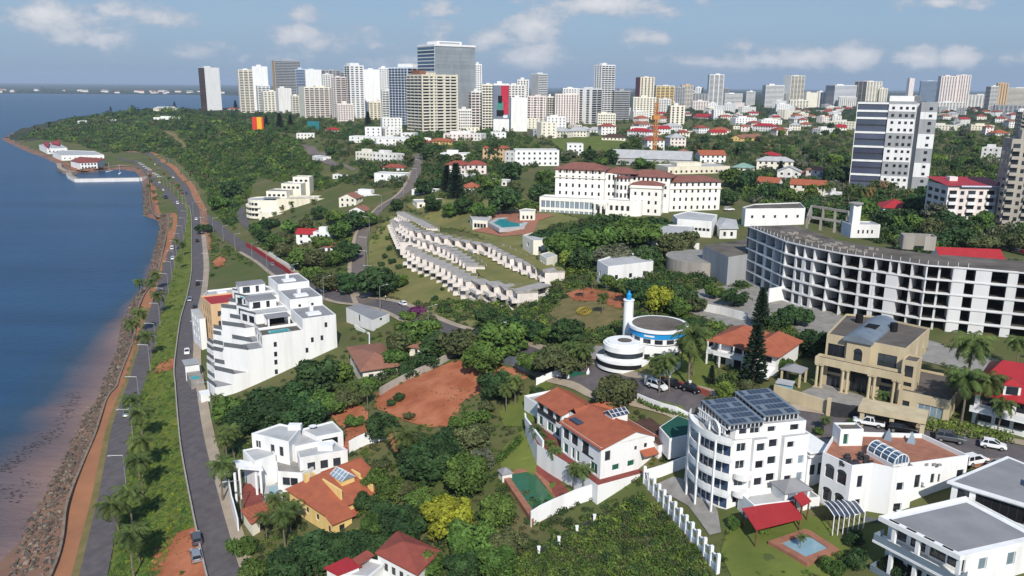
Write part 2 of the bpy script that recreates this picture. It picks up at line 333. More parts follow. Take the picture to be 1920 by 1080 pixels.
def window_mesh(w,h,style):
    k=(round(w,2),round(h,2),style)
    if k in _WM: return _WM[k]
    f=MB(); t=.07 if min(w,h)>.7 else .05
    f.box(0,t,0,.09,0,h); f.box(w-t,w,0,.09,0,h); f.box(t,w-t,0,.09,0,t); f.box(t,w-t,0,.09,h-t,h)
    n=max(1,round(w/1.1)) if style!='plain' else 1
    for i in range(1,n): x=w*i/n; f.box(x-.03,x+.03,.01,.08,t,h-t)
    g=MB(); g.quad((t,.05,t),(w-t,.05,t),(w-t,.05,h-t),(t,.05,h-t))
    a=bpy.data.meshes.new('window'); a.from_pydata(f.v,[],f.f); b=bpy.data.meshes.new('pane'); b.from_pydata(g.v,[],g.f)
    fm,gm={'white':('frame','glass'),'dark':('framed','glass'),'plain':('frame','glass'),'pale':('frame','glasspale'),'blue':('framed','glassblue'),'shut':('frame','shutter'),'black':('framed','dark')}[style]
    a.materials.append(M[fm]); b.materials.append(M[gm]); _WM[k]=(a,b); return a,b
def put_window(parent,O,d,a0,w,zb,h,style='white',depth=.18,name='window'):
    nx,ny=d[1],-d[0]; a,b=window_mesh(w,h,style)
    o=link(name,a,parent,(O[0]+d[0]*a0-nx*depth,O[1]+d[1]*a0-ny*depth,zb),math.atan2(d[1],d[0])); link('pane',b,o); return o
def row(width,n,w,h,sill,floors,m=1.0,skip=()):
    """n openings of w x h per storey, evenly spaced, for the storey bases in floors"""
    out=[]; n=max(1,n); gap=(width-2*m)/n; w=min(w,gap*.94)
    for fz in floors:
        for i in range(n):
            if (i,fz) in skip: continue
            c=m+gap*(i+.5); out.append((c-w/2,c+w/2,fz+sill,fz+sill+h))
    return out
EXC=[]   # outlines where no plant may stand
class Bld:
    """a building in its own frame: local x along the front, y going back, z up from the base"""
    def __init__(s,name,label,cat,loc,rz,group=None,land=None,quiet=False):
        s.loc=np.array(loc,float); s.rz=rz; s.e=thing(name,label,cat,tuple(map(float,loc)),rz,group,land); s.c=math.cos(rz); s.s=math.sin(rz)
    def L(s,p):
        x=p[0]-s.loc[0]; y=p[1]-s.loc[1]; return (x*s.c+y*s.s,-x*s.s+y*s.c)
    def px(s,x,y,h): return s.L(at(x,y,s.loc[2]+h))
    def pts(s,P,h): return [s.px(x,y,h) for x,y in P]
    def plane(s,x,y,v=0.0):
        """pixel -> (x, height) on the vertical plane y=v"""
        d=ray(x,y); dl=(d[0]*s.c+d[1]*s.s,-d[0]*s.s+d[1]*s.c); ol=s.L((0,0)); t=(v-ol[1])/dl[1]
        return ol[0]+dl[0]*t, CZ+d[2]*t-s.loc[2]
    def xplane(s,x,y,u=0.0):
        d=ray(x,y); dl=(d[0]*s.c+d[1]*s.s,-d[0]*s.s+d[1]*s.c); ol=s.L((0,0)); t=(u-ol[0])/dl[0]
        return ol[1]+dl[1]*t, CZ+d[2]*t-s.loc[2]
    def W(s,x,y): return (s.loc[0]+x*s.c-y*s.s,s.loc[1]+x*s.s+y*s.c)
    def vol(s,name,poly,z0,z1,m='white',wins=None,style='white',top='roofgrey',parapet=.0,roofname='flat_roof',depth=.22,topin=.0):
        """wall part from a counter-clockwise outline (front edge first) with openings per edge, windows, parapet and roof deck"""
        mb=MB(); n=len(poly); wins=wins or {}; par=s.e
        if z0<4: EXC.append(np.array([s.W(*p) for p in poly]))
        todo=[]
        for i in range(n):
            a=poly[i]; b=poly[(i+1)%n]; w=math.hypot(b[0]-a[0],b[1]-a[1]); d=((b[0]-a[0])/w,(b[1]-a[1])/w)
            ops=[]
            W_=wins.get(i)
            if W_ is not None:
                ops=W_(w) if callable(W_) else W_
                ops=[o for o in ops if o[0]>.05 and o[1]<w-.05 and o[2]>=z0 and o[3]<=z1+1e-6]
            wall(mb,a,d,w,z0,z1+parapet,ops,depth)
            todo+=[(a,d,o) for o in ops]
        if parapet:
            t=.22; ctr=np.mean(np.array(poly),0)
            inn=inset(poly,t)
            for i in range(n):
                a,b=poly[i],poly[(i+1)%n]; c,e=inn[(i+1)%n],inn[i]
                mb.quad((*a,z1+parapet),(*b,z1+parapet),(*c,z1+parapet),(*e,z1+parapet)); mb.quad((*e,z1+parapet),(*c,z1+parapet),(*c,z1),(*e,z1))
            rp=inn
        else: rp=poly
        w_=mb.build(name,M[m] if isinstance(m,str) else m,par)
        if top: r=MB(); r.add([(*p,z1) for p in rp],[tuple(range(n))]); r.build(roofname,M[top],par)
        for a,d,o in todo:
            st=o[4] if len(o)>4 else style
            if st=='open': continue
            put_window(par,a,d,o[0],o[1]-o[0],o[2],o[3]-o[2],st,depth-.06)
        return w_
    def part(s,name,mb,m,smooth=False,parent=None): return mb.build(name,M[m] if isinstance(m,str) else m,parent or s.e,smooth)
def inset(poly,t):
    n=len(poly); out=[]
    for i in range(n):
        p0=np.array(poly[i-1]);p1=np.array(poly[i]);p2=np.array(poly[(i+1)%n])
        d1=(p1-p0)/np.linalg.norm(p1-p0); d2=(p2-p1)/np.linalg.norm(p2-p1)
        n1=np.array([-d1[1],d1[0]]); n2=np.array([-d2[1],d2[0]]); k=n1+n2; q=1+n1@n2
        k=k/max(q,.3); out.append(tuple(p1+k*t))
    return out
def rect(x0,x1,y0,y1): return [(x0,y0),(x1,y0),(x1,y1),(x0,y1)]
def frame_from(cb,rb,z=None):
    """front-left base pixel and front-right base pixel -> location and yaw of the front wall"""
    a=ground(*cb) if z is None else at(*cb,z); b=at(*rb,a[2]) if z is not None else ground(*rb)
    return a,math.atan2(b[1]-a[1],b[0]-a[0]),math.hypot(b[0]-a[0],b[1]-a[1])
# ---------------------------------------------------------------- camera, sun, sky
cam=bpy.data.cameras.new('camera'); camo=bpy.data.objects.new('camera',cam); COL.objects.link(camo)
cam.sensor_width=36; cam.lens=36*FOC/1920; cam.clip_start=1; cam.clip_end=200000
camo.matrix_world=Matrix(((CR[0],CU[0],-_f[0],0),(CR[1],CU[1],-_f[1],0),(CR[2],CU[2],-_f[2],CZ),(0,0,0,1)))
scene.camera=camo
SUN_A=math.radians(6); SUN_E=math.radians(39)   # behind the camera, a little to the right
sd=Vector((math.sin(SUN_A)*math.cos(SUN_E),-math.cos(SUN_A)*math.cos(SUN_E),math.sin(SUN_E)))
sl=bpy.data.lights.new('sun','SUN'); sl.energy=4.9; sl.angle=math.radians(.5); sl.color=(1,.95,.87)
so=bpy.data.objects.new('sun',sl); COL.objects.link(so); so.rotation_euler=sd.to_track_quat('Z','Y').to_euler(); so.location=(200,-200,400)
w=bpy.data.worlds.new('World'); scene.world=w; w.use_nodes=True; nt=w.node_tree; N=nt.nodes; L=nt.links
bg=N['Background']; sky=N.new('ShaderNodeTexSky'); sky.sky_type='NISHITA'; sky.sun_disc=False; sky.sun_elevation=SUN_E; sky.sun_rotation=math.pi-SUN_A; sky.altitude=50; sky.air_density=1.0; sky.dust_density=.6; sky.ozone_density=2.0
def MATH(op,a=None,b=None,c=None):
    n=N.new('ShaderNodeMath'); n.operation=op
    for i,x in enumerate((a,b,c)):
        if x is None: continue
        if isinstance(x,(int,float)): n.inputs[i].default_value=x
        else: L.new(x,n.inputs[i])
    return n.outputs[0]
tc=N.new('ShaderNodeTexCoord'); sx=N.new('ShaderNodeSeparateXYZ'); L.new(tc.outputs['Generated'],sx.inputs[0])
yy=MATH('MAXIMUM',sx.outputs['Y'],.05); U=MATH('DIVIDE',sx.outputs['X'],yy); V=MATH('DIVIDE',sx.outputs['Z'],yy)
def uvec(su,sv,ou=0,ov=0):
    c=N.new('ShaderNodeCombineXYZ'); L.new(MATH('MULTIPLY_ADD',U,su,ou),c.inputs[0]); L.new(MATH('MULTIPLY_ADD',V,sv,ov),c.inputs[1]); return c.outputs[0]
def noise(vec,sc,det=6,ro=.6):
    n=N.new('ShaderNodeTexNoise'); n.inputs['Scale'].default_value=sc; n.inputs['Detail'].default_value=det; n.inputs['Roughness'].default_value=ro; L.new(vec,n.inputs['Vector']); return n.outputs['Fac']
n1=noise(uvec(1,1.9),13,7,.62); n2=noise(uvec(1,1.5,3.1,1.7),32,5,.6)
CLOUD=[(1010,45,58,38,1),(1140,8,170,24,.85),(992,108,70,30,.9),(920,70,55,26,.8),(822,66,38,34,.7),(540,62,60,26,.8),(560,28,40,22,.6),(90,25,110,36,.85),(190,72,90,22,.7),(250,20,120,24,.65),(650,84,90,20,.6),(360,92,60,16,.55),(1515,106,60,24,1),(1600,104,60,26,1),(1720,108,60,22,.9),(1795,106,48,22,1),(1430,114,90,16,.7),(1300,118,120,14,.6),(1900,108,50,18,.8),(1200,72,50,14,.55),(820,22,60,18,.5),(1760,4,70,10,.5),(1480,90,110,18,.4),(700,112,200,14,.4)]
m=None
for x,y,rx,ry,k in CLOUD:
    d=ray(x,y); u0=d[0]/d[1]; v0=d[2]/d[1]
    a=MATH('MULTIPLY',MATH('ADD',U,-u0),1520/rx); b=MATH('MULTIPLY',MATH('ADD',V,-v0),1520/ry)
    q=MATH('SQRT',MATH('ADD',MATH('MULTIPLY',a,a),MATH('MULTIPLY',b,b)))
    q=MATH('MULTIPLY',MATH('SUBTRACT',1.25,q),k*.62); m=q if m is None else MATH('MAXIMUM',m,q)
m=MATH('MAXIMUM',m,-.25)
den=MATH('ADD',m,MATH('MULTIPLY',MATH('SUBTRACT',n1,.5),1.9)); den=MATH('ADD',den,MATH('MULTIPLY',MATH('SUBTRACT',n2,.5),.7))
mr=N.new('ShaderNodeMapRange'); mr.interpolation_type='SMOOTHSTEP'; mr.inputs[1].default_value=.0; mr.inputs[2].default_value=.42; mr.inputs[4].default_value=.95; L.new(den,mr.inputs[0])
veil=noise(uvec(1,3.2,7,2),4.5,5,.6); vr=N.new('ShaderNodeMapRange'); vr.inputs[1].default_value=.45; vr.inputs[2].default_value=.8; vr.inputs[4].default_value=.34; L.new(veil,vr.inputs[0])
cov=MATH('MAXIMUM',mr.outputs[0],vr.outputs[0])
# the sky itself: Nishita, its glare near the horizon held back by the grey-blue moisture bank of the photograph
el=N.new('ShaderNodeMapRange'); el.inputs[1].default_value=-.02; el.inputs[2].default_value=.30; L.new(V,el.inputs[0])
cr=N.new('ShaderNodeValToRGB'); L.new(el.outputs[0],cr.inputs[0]); e=cr.color_ramp.elements
SKYT=[(0,(.175,.30,.47)),(.10,(.19,.33,.53)),(.30,(.27,.42,.61)),(.55,(.25,.41,.62)),(1,(.16,.30,.55))]
e[0].position=0; e[0].color=(*SKYT[0][1],1); e[1].position=1; e[1].color=(*SKYT[-1][1],1)
for p,c in SKYT[1:-1]:
    k=e.new(p); k.color=(*c,1)
SKY_S=.10
sc_=N.new('ShaderNodeVectorMath'); sc_.operation='SCALE'; L.new(cr.outputs[0],sc_.inputs[0]); sc_.inputs['Scale'].default_value=1/SKY_S
fr=N.new('ShaderNodeMix'); fr.data_type='RGBA'; fr.inputs[0].default_value=.8; L.new(sky.outputs[0],fr.inputs[6]); L.new(sc_.outputs[0],fr.inputs[7])
ccol=N.new('ShaderNodeMix'); ccol.data_type='RGBA'; ccol.inputs[6].default_value=(.40/SKY_S,.47/SKY_S,.58/SKY_S,1); ccol.inputs[7].default_value=(.78/SKY_S,.78/SKY_S,.80/SKY_S,1)
cm=N.new('ShaderNodeMapRange'); cm.inputs[1].default_value=.1; cm.inputs[2].default_value=.75; L.new(den,cm.inputs[0]); L.new(cm.outputs[0],ccol.inputs[0])
fin=N.new('ShaderNodeMix'); fin.data_type='RGBA'; L.new(cov,fin.inputs[0]); L.new(fr.outputs[2],fin.inputs[6]); L.new(ccol.outputs[2],fin.inputs[7])
L.new(fin.outputs[2],bg.inputs['Color']); bg.inputs['Strength'].default_value=SKY_S
vs=scene.view_settings; vs.view_transform='Standard'; vs.look='None'; vs.exposure=0; vs.gamma=1
scene.cycles.max_bounces=6; scene.cycles.diffuse_bounces=3; scene.cycles.glossy_bounces=3; scene.cycles.transmission_bounces=3; scene.cycles.use_denoising=True; scene.cycles.transparent_max_bounces=8
# ---------------------------------------------------------------- ground as one sheet to the horizon
na=560; az=np.radians(np.linspace(-64,64,na)); ds=np.concatenate([np.linspace(40,620,380),np.geomspace(625,70000,230)])
AZ,DS=np.meshgrid(az,ds); GX=np.sin(AZ)*DS; GY=np.cos(AZ)*DS; GZ=height(GX,GY); GS=sdist(GX,GY)
_slow_ground=ground
def ground(px,py):
    d=ray(px,py); a=math.atan2(d[0],d[1]); hh=math.hypot(d[0],d[1]); f=(a-az[0])/(az[1]-az[0]); i=int(min(max(f,0),na-2)); f-=i
    z=GZ[:,i]*(1-f)+GZ[:,i+1]*f; Z=CZ+d[2]/hh*ds; g=Z-z; k=int(np.argmax(g<0))
    if k==0: return _slow_ground(px,py)
    t=ds[k-1]+(ds[k]-ds[k-1])*g[k-1]/(g[k-1]-g[k]); return np.array([d[0]/hh*t,d[1]/hh*t,CZ+d[2]/hh*t])
def gridmesh(name,X,Y,Z,mats,idx=None,smooth=True):
    r,c=X.shape; me=bpy.data.meshes.new(name); me.vertices.add(r*c); me.vertices.foreach_set('co',np.stack([X,Y,Z],-1).ravel())
    i=np.arange(r*c).reshape(r,c); q=np.stack([i[:-1,:-1],i[:-1,1:],i[1:,1:],i[1:,:-1]],-1).reshape(-1,4)
    me.loops.add(q.size); me.loops.foreach_set('vertex_index',q.ravel()); me.polygons.add(len(q)); me.polygons.foreach_set('loop_start',np.arange(len(q))*4); me.polygons.foreach_set('loop_total',np.full(len(q),4))
    for m_ in mats: me.materials.append(m_)
    if idx is not None: me.polygons.foreach_set('material_index',idx.ravel().astype(np.int32))
    me.polygons.foreach_set('use_smooth',np.ones(len(q),bool)); me.update(calc_edges=True); me.validate(); return link(name,me)
mat('ground_scrub',(.085,.105,.034),(.15,.125,.06),.95,.05,spec=.1,bump=.15,bscale=.8,lo=.42,hi=.72,detail=10)
mat('far_ground',(.035,.050,.025),(.075,.07,.042),.95,.006,spec=.1,lo=.45,hi=.7,detail=10)
mat('beach_sand',(.245,.135,.085),(.150,.085,.062),.8,.05,spec=.3,bump=.04,bscale=1.5,lo=.35,hi=.65,detail=8)
gi=np.where(GS<0,2,np.where(GY>1300,1,0)); gi=np.where((GS<-200)&(GY>5000),1,gi)[:-1,:-1]
tag(gridmesh('ground',GX,GY,GZ,[MATS['ground_scrub'],MATS['far_ground'],MATS['beach_sand']],gi),kind='structure')
# the bay: one sheet, silt hanging in the shallows
na2=300; az2=np.radians(np.linspace(-64,8,na2)); ds2=np.concatenate([np.linspace(60,620,260),np.geomspace(625,60000,120)])
AZ2,DS2=np.meshgrid(az2,ds2); WX=np.sin(AZ2)*DS2; WY=np.cos(AZ2)*DS2; WD=np.clip(-height(WX,WY),0,6); WS=-sdist(WX,WY)
mw=bpy.data.materials.new('bay_water'); mw.use_nodes=True; nt=mw.node_tree; N=nt.nodes; L=nt.links; b=N['Principled BSDF']
b.inputs['Roughness'].default_value=.30; b.inputs['IOR'].default_value=1.14
at_=N.new('ShaderNodeAttribute'); at_.attribute_name='silt'; geo=N.new('ShaderNodeNewGeometry')
nz=N.new('ShaderNodeTexNoise'); nz.inputs['Scale'].default_value=.035; nz.inputs['Detail'].default_value=6; L.new(geo.outputs['Position'],nz.inputs[0])
s1=MATH('ADD',at_.outputs['Fac'],MATH('MULTIPLY',MATH('SUBTRACT',nz.outputs['Fac'],.5),.5))
cr=N.new('ShaderNodeValToRGB'); L.new(s1,cr.inputs[0]); e=cr.color_ramp.elements
e[0].position=.05; e[0].color=(.022,.066,.135,1); e[1].position=.95; e[1].color=(.25,.155,.125,1); k=e.new(.42); k.color=(.030,.066,.110,1); k=e.new(.66); k.color=(.125,.098,.105,1)
nw_=N.new('ShaderNodeTexNoise'); nw_.inputs['Scale'].default_value=.012; nw_.inputs['Detail'].default_value=9; nw_.inputs['Roughness'].default_value=.7; mw_=N.new('ShaderNodeMapping'); mw_.inputs['Scale'].default_value=(.35,2.2,1); mw_.inputs['Rotation'].default_value=(0,0,.35); L.new(geo.outputs['Position'],mw_.inputs[0]); L.new(mw_.outputs[0],nw_.inputs[0])
hv=N.new('ShaderNodeHueSaturation'); L.new(MATH('MULTIPLY_ADD',nw_.outputs['Fac'],1.1,.45),hv.inputs['Value']); L.new(cr.outputs[0],hv.inputs['Color']); L.new(hv.outputs[0],b.inputs['Base Color'])
mp=N.new('ShaderNodeMapping'); mp.inputs['Scale'].default_value=(.5,1.3,1); mp.inputs['Rotation'].default_value=(0,0,.5); L.new(geo.outputs['Position'],mp.inputs[0])
wn=N.new('ShaderNodeTexNoise'); wn.inputs['Scale'].default_value=.32; wn.inputs['Detail'].default_value=7; wn.inputs['Roughness'].default_value=.62; L.new(mp.outputs[0],wn.inputs[0])
bp=N.new('ShaderNodeBump'); bp.inputs['Strength'].default_value=1; bp.inputs['Distance'].default_value=.42; L.new(wn.outputs['Fac'],bp.inputs['Height']); L.new(bp.outputs[0],b.inputs['Normal'])
wo=gridmesh('sea_water',WX,WY,np.zeros_like(WX),[mw])
silt=np.clip(1.0-WS/(14+46*np.clip((360-WY)/220,0,1)),0,1)*np.clip((760-WY)/350,0,1); silt=np.where(WS<0,1,silt)
a=wo.data.attributes.new('silt','FLOAT','POINT'); a.data.foreach_set('value',silt.ravel().astype(np.float32)); tag(wo,kind='structure')
# ---------------------------------------------------------------- sheets and strips laid on the ground
SHEETS=[]
def sheet(name,P,m,off=.12,kind='structure',step=4.0,world=False,h=None):
    P=[tuple(p) for p in (P if world else [ground(*p)[:2] for p in P])]
    SHEETS.append((name,np.array(P)))
    EXC.append(np.array(P)) if name!='grass_slope' and name!='grass_bank' else None
    bm=bmesh.new(); f=bm.faces.new([bm.verts.new((p[0],p[1],0)) for p in P]); 
    if f.normal.z<0 or (f.normal_update() or f.normal.z<0): f.normal_flip()
    bmesh.ops.triangulate(bm,faces=bm.faces[:])
    xs=[p[0] for p in P]; ys=[p[1] for p in P]
    for ax,lo,hi in ((0,min(xs),max(xs)),(1,min(ys),max(ys))):
        t=lo+step
        while t<hi:
            co=[0,0,0]; no=[0,0,0]; co[ax]=t; no[ax]=1
            bmesh.ops.bisect_plane(bm,geom=bm.verts[:]+bm.edges[:]+bm.faces[:],plane_co=co,plane_no=no); t+=step
    V_=np.array([v.co[:2] for v in bm.verts]); Z=height(V_[:,0],V_[:,1])+off if h is None else np.full(len(V_),h)
    for v,z in zip(bm.verts,Z): v.co.z=z
    me=bpy.data.meshes.new(name); bm.to_mesh(me); bm.free(); me.materials.append(M[m] if isinstance(m,str) else m)
    return tag(link(name,me),kind=kind)
def smooth_line(W_,step=3.0):
    W_=np.array(W_,float); P=[]
    for i in range(len(W_)-1):
        p0=W_[max(i-1,0)];p1=W_[i];p2=W_[i+1];p3=W_[min(i+2,len(W_)-1)]
        n=max(2,int(np.linalg.norm(p2-p1)/step))
        for t in np.arange(n)/n:
            P.append(.5*((2*p1)+(-p0+p2)*t+(2*p0-5*p1+4*p2-p3)*t*t+(-p0+3*p1-3*p2+p3)*t**3))
    P.append(W_[-1]); return np.array(P)
def strip(name,line,a,b,m,off=.12,box=None,kind='structure',build=True,cols=5,mb=None):
    """ribbon between lateral offsets a and b (right positive) of a world line; box=height makes it a solid kerb or wall"""
    t=np.gradient(line,axis=0); t/=np.maximum(np.linalg.norm(t,axis=1),1e-6)[:,None]; nr=np.stack([t[:,1],-t[:,0]],1)
    mb=mb or MB(); k=len(mb.v)
    if box is None:
        o=np.linspace(a,b,cols); X=line[:,0:1]+nr[:,0:1]*o; Y=line[:,1:2]+nr[:,1:2]*o; Z=height(X,Y)+off
        r,c=X.shape; mb.v+=list(map(tuple,np.stack([X,Y,Z],-1).reshape(-1,3)))
        for i in range(r-1):
            for j in range(c-1): q=k+i*c+j; mb.f.append((q,q+1,q+c+1,q+c))
    else:
        A=line+nr*a; B=line+nr*b; z=height(line[:,0],line[:,1]) if np.isscalar(off) else off; zo=off if np.isscalar(off) else 0
        for i in range(len(line)):
            z0=z[i]-.5; z1=z[i]+zo+box
            mb.v+=[(*A[i],z0),(*B[i],z0),(*B[i],z1),(*A[i],z1)]
        n=len(line)
        for i in range(n-1):
            q=k+i*4
            for u,v in ((0,1),(1,2),(2,3),(3,0)): mb.f.append((q+u,q+v,q+4+v,q+4+u)[::-1])
        mb.f.append((k,k+1,k+2,k+3)[::-1]); q=k+(n-1)*4; mb.f.append((q,q+1,q+2,q+3))
    if not build: return mb
    o=mb.build(name,M[m] if isinstance(m,str) else m,None,True if box is None else False)
    return tag(o,kind=kind) if kind else o
def gl(P): return smooth_line([ground(*p)[:2] for p in P])
M['asphalt']=mat('asphalt',(.122,.107,.110),(.086,.077,.080),.9,.5,spec=.2,bump=.01,lo=.36,hi=.66,detail=12)
M['asphaltold']=mat('worn_asphalt',(.19,.155,.135),(.13,.11,.10),.92,.12,spec=.2,bump=.01,lo=.3,hi=.7,detail=10)
M['kerb']=mat('kerb_stone',(.40,.37,.33),(.30,.275,.25),.9,.6,spec=.15)
M['promenade']=mat('orange_earth_path',(.36,.165,.085),(.27,.125,.07),.95,.12,spec=.1,bump=.02,lo=.3,hi=.7,detail=9)
M['pavement']=mat('sandy_pavement',(.40,.33,.25),(.29,.235,.18),.95,.16,spec=.1,bump=.02,lo=.3,hi=.7,detail=9)
M['seawall']=mat('sea_wall_stone',(.27,.215,.165),(.16,.13,.105),.95,.5,spec=.1,bump=.03)
M['verge']=mat('dry_verge',(.22,.165,.075),(.13,.12,.045),.95,.3,spec=.1,bump=.05,lo=.3,hi=.7,detail=9)
M['bank']=mat('grassy_bank',(.15,.17,.038),(.085,.115,.024),.95,.16,spec=.1,bump=.15,bscale=1.6,lo=.3,hi=.7,detail=9)
M['mark']=mat('road_paint',(.70,.70,.68),(.5,.5,.48),.8,1.5,spec=.2)
LOWER=gl([(166,1110),(176,1080),(206,940),(221,850),(235,780),(262,699),(287,600),(308,530),(321,480),(337,440),(342,400),(335,385),(320,368),(305,352),(287,340),(272,318),(262,310),(240,302),(222,296)])
UPPER=gl([(432,1110),(421,1080),(400,1000),(376,900),(360,820),(348,720),(345,680),(353,600),(365,550),(371,500),(369,450),(366,400),(358,378),(345,350),(325,328),(305,310),(290,297),(268,288),(235,285)])
THIRD=gl([(362,392),(385,408),(405,422),(432,446),(462,468),(500,490),(530,512),(562,526),(598,545),(645,560),(690,566),(740,578),(800,605),(880,632),(955,656),(1030,682),(1110,704),(1200,726),(1300,752),(1400,775),(1520,795),(1640,812),(1780,832),(1925,856)])
RIGHTR=gl([(690,570),(678,540),(672,495),(680,440),(694,415),(722,385),(748,370),(768,350),(778,327),(783,305),(779,290)])
tag(strip('promenade_path',smooth_line(CO[1:27]),.3,5.6,'promenade',.10),kind='structure')
strip('verge',LOWER[:70],-4.2,-2.2,'verge',.16)
strip('lower_road',LOWER,-2.7,2.6,'asphalt',.22); strip('upper_road',UPPER,-2.7,2.7,'asphalt',.22); strip('hill_road',THIRD,-3.3,3.3,'asphalt',.20); strip('garden_road',RIGHTR,-2.9,2.9,'asphaltold',.24)
strip('lower_road_kerb',LOWER[:130],2.6,2.85,'kerb',.1,.25); strip('upper_road_kerb',UPPER[:170],-3.0,-2.7,'kerb',.1,.25)
strip('upper_road_pavement',UPPER[:125],2.7,5.2,'pavement',.28); strip('hill_road_pavement',THIRD[60:],3.3,5.0,'pavement',.28); strip('hill_road_far_pavement',THIRD[60:],-5.4,-3.3,'pavement',.28)
strip('garden_road_pavement',RIGHTR[:90],-4.6,-2.9,'pavement',.30)
strip('cliff_foot_walk',UPPER[105:],3.0,7.5,'promenade',.2); strip('roadside_slabs',UPPER[120:],2.7,3.0,'kerb',.1,.5)
for a_,b_ in ((UPPER,0),(THIRD,0)): pass
dm=MB()
for i in range(4,150,4): strip('x',UPPER[i:i+2],-.06,.06,None,.235,cols=2,build=False,mb=dm)

tag(strip('sea_wall',smooth_line(CO[1:24]),-.25,.3,'seawall',3.2-height(*smooth_line(CO[1:24]).T)*0+.0,box=.9,kind=None,build=True),'long low stone sea wall between the boulders and the orange earth path','wall')
sheet('grass_bank',[(205,1085),(228,940),(237,850),(249,780),(277,699),(298,600),(319,530),(328,480),(346,432),(349,405),(345,385),(352,384),(356,400),(358,450),(359,500),(352,550),(339,600),(329,680),(329,720),(340,820),(355,900),(375,1000),(392,1085)],'bank',.14)
sheet('bare_earth_patch',[(282,1085),(290,1030),(310,1008),(350,995),(366,990),(378,1020),(390,1085)],'earth',.22)
sheet('bare_earth_patch',[(398,492),(415,478),(424,488),(418,500),(402,502)],'earth',.25)
sheet('bare_earth_patch',[(286,700),(300,682),(326,672),(327,690),(305,700)],'earth',.20)
sheet('red_earth_lot',[(702,765),(705,738),(850,678),(905,668),(950,690),(1005,690),(985,712),(925,705),(905,735),(870,752),(845,800),(800,802),(760,790)],'earth',.15)
sheet('red_earth_lot',[(618,775),(650,745),(690,770),(690,830),(655,848),(640,842),(650,815)],'earth',.16)
sheet('upper_lawn',[(935,770),(990,735),(1030,708),(1040,722),(1005,750),(1003,790),(985,800),(945,800)],'lawn',.15)
sheet('pool_lawn',[(935,850),(985,800),(1005,808),(1010,850),(1050,890),(1080,935),(1045,945),(940,880)],'lawn',.16)
sheet('garden_lawn',[(1362,1000),(1395,975),(1470,955),(1545,975),(1590,1030),(1570,1090),(1375,1090),(1350,1040)],'lawn',.15)
sheet('grass_slope',[(745,560),(700,545),(690,500),(692,455),(715,420),(742,398),(748,440),(770,480),(800,500),(880,570),(960,590),(980,610),(930,625),(860,605),(800,588)],'drylawn',.15)
sheet('hotel_lawn',[(760,385),(800,372),(870,378),(985,372),(1030,395),(1090,412),(1030,425),(1000,470),(1010,500),(950,470),(860,430),(800,415)],'drylawn',.15)
sheet('villa_garden',[(1210,690),(1260,655),(1330,660),(1345,700),(1330,735),(1280,722)],'lawn',.15)
sheet('round_house_drive',[(1092,690),(1105,650),(1150,650),(1180,680),(1160,695)],'pavgrey',.16)
sheet('round_house_lawn',[(1150,690),(1190,672),(1235,680),(1225,708),(1190,705)],'drylawn',.2)
sheet('logo_slope',[(1030,590),(1060,555),(1130,548),(1175,565),(1170,600),(1120,620),(1060,615)],'verge',.2)
sheet('logo_slope_earth',[(1060,552),(1100,540),(1165,552),(1180,585),(1150,578),(1125,566),(1080,566)],'earth',.32)
sheet('rubble_yard',[(1245,570),(1300,545),(1370,535),(1470,600),(1400,625),(1330,600)],'pavgrey',.15)
sheet('worksite_yard',[(1385,545),(1420,535),(1600,600),(1920,690),(1920,760),(1780,690),(1500,625)],'pavgrey',.15)
sheet('villa_forecourt',[(1485,745),(1540,720),(1700,770),(1760,790),(1700,800),(1560,775)],'pavgrey',.2)
sheet('side_street_earth',[(1700,838),(1920,870),(1920,910),(1830,880),(1720,850)],'promenade',.3)
sheet('mown_strip',[(1195,745),(1300,775),(1295,782),(1190,752)],'lawn',.2)
sheet('field',[(1030,262),(1130,255),(1180,268),(1150,285),(1060,288)],'lawn',.3,step=12)
sheet('hill_top_road',[(565,272),(590,276),(612,292),(650,310),(668,318),(660,322),(630,312),(592,298),(575,285)],'asphaltold',.4,step=8)
sheet('dirt_track',[(306,246),(318,247),(330,252),(342,262),(346,272),(351,276),(344,278),(336,268),(326,257),(312,251)],'verge',.5,step=8)
sheet('dirt_track',[(128,241),(152,238),(154,244),(132,246)],'promenade',.5,step=10)
sheet('loop_road',[(445,400),(452,388),(461,390),(458,402),(468,418),(476,424),(468,432),(452,422),(444,410)],'asphalt',.3)
def Q(c,s,ox,oy): return [(ox+x/s,oy+y/s) for x,y in c]
FL=lambda n,h=3.0,z=0: [z+h*i for i in range(n)]
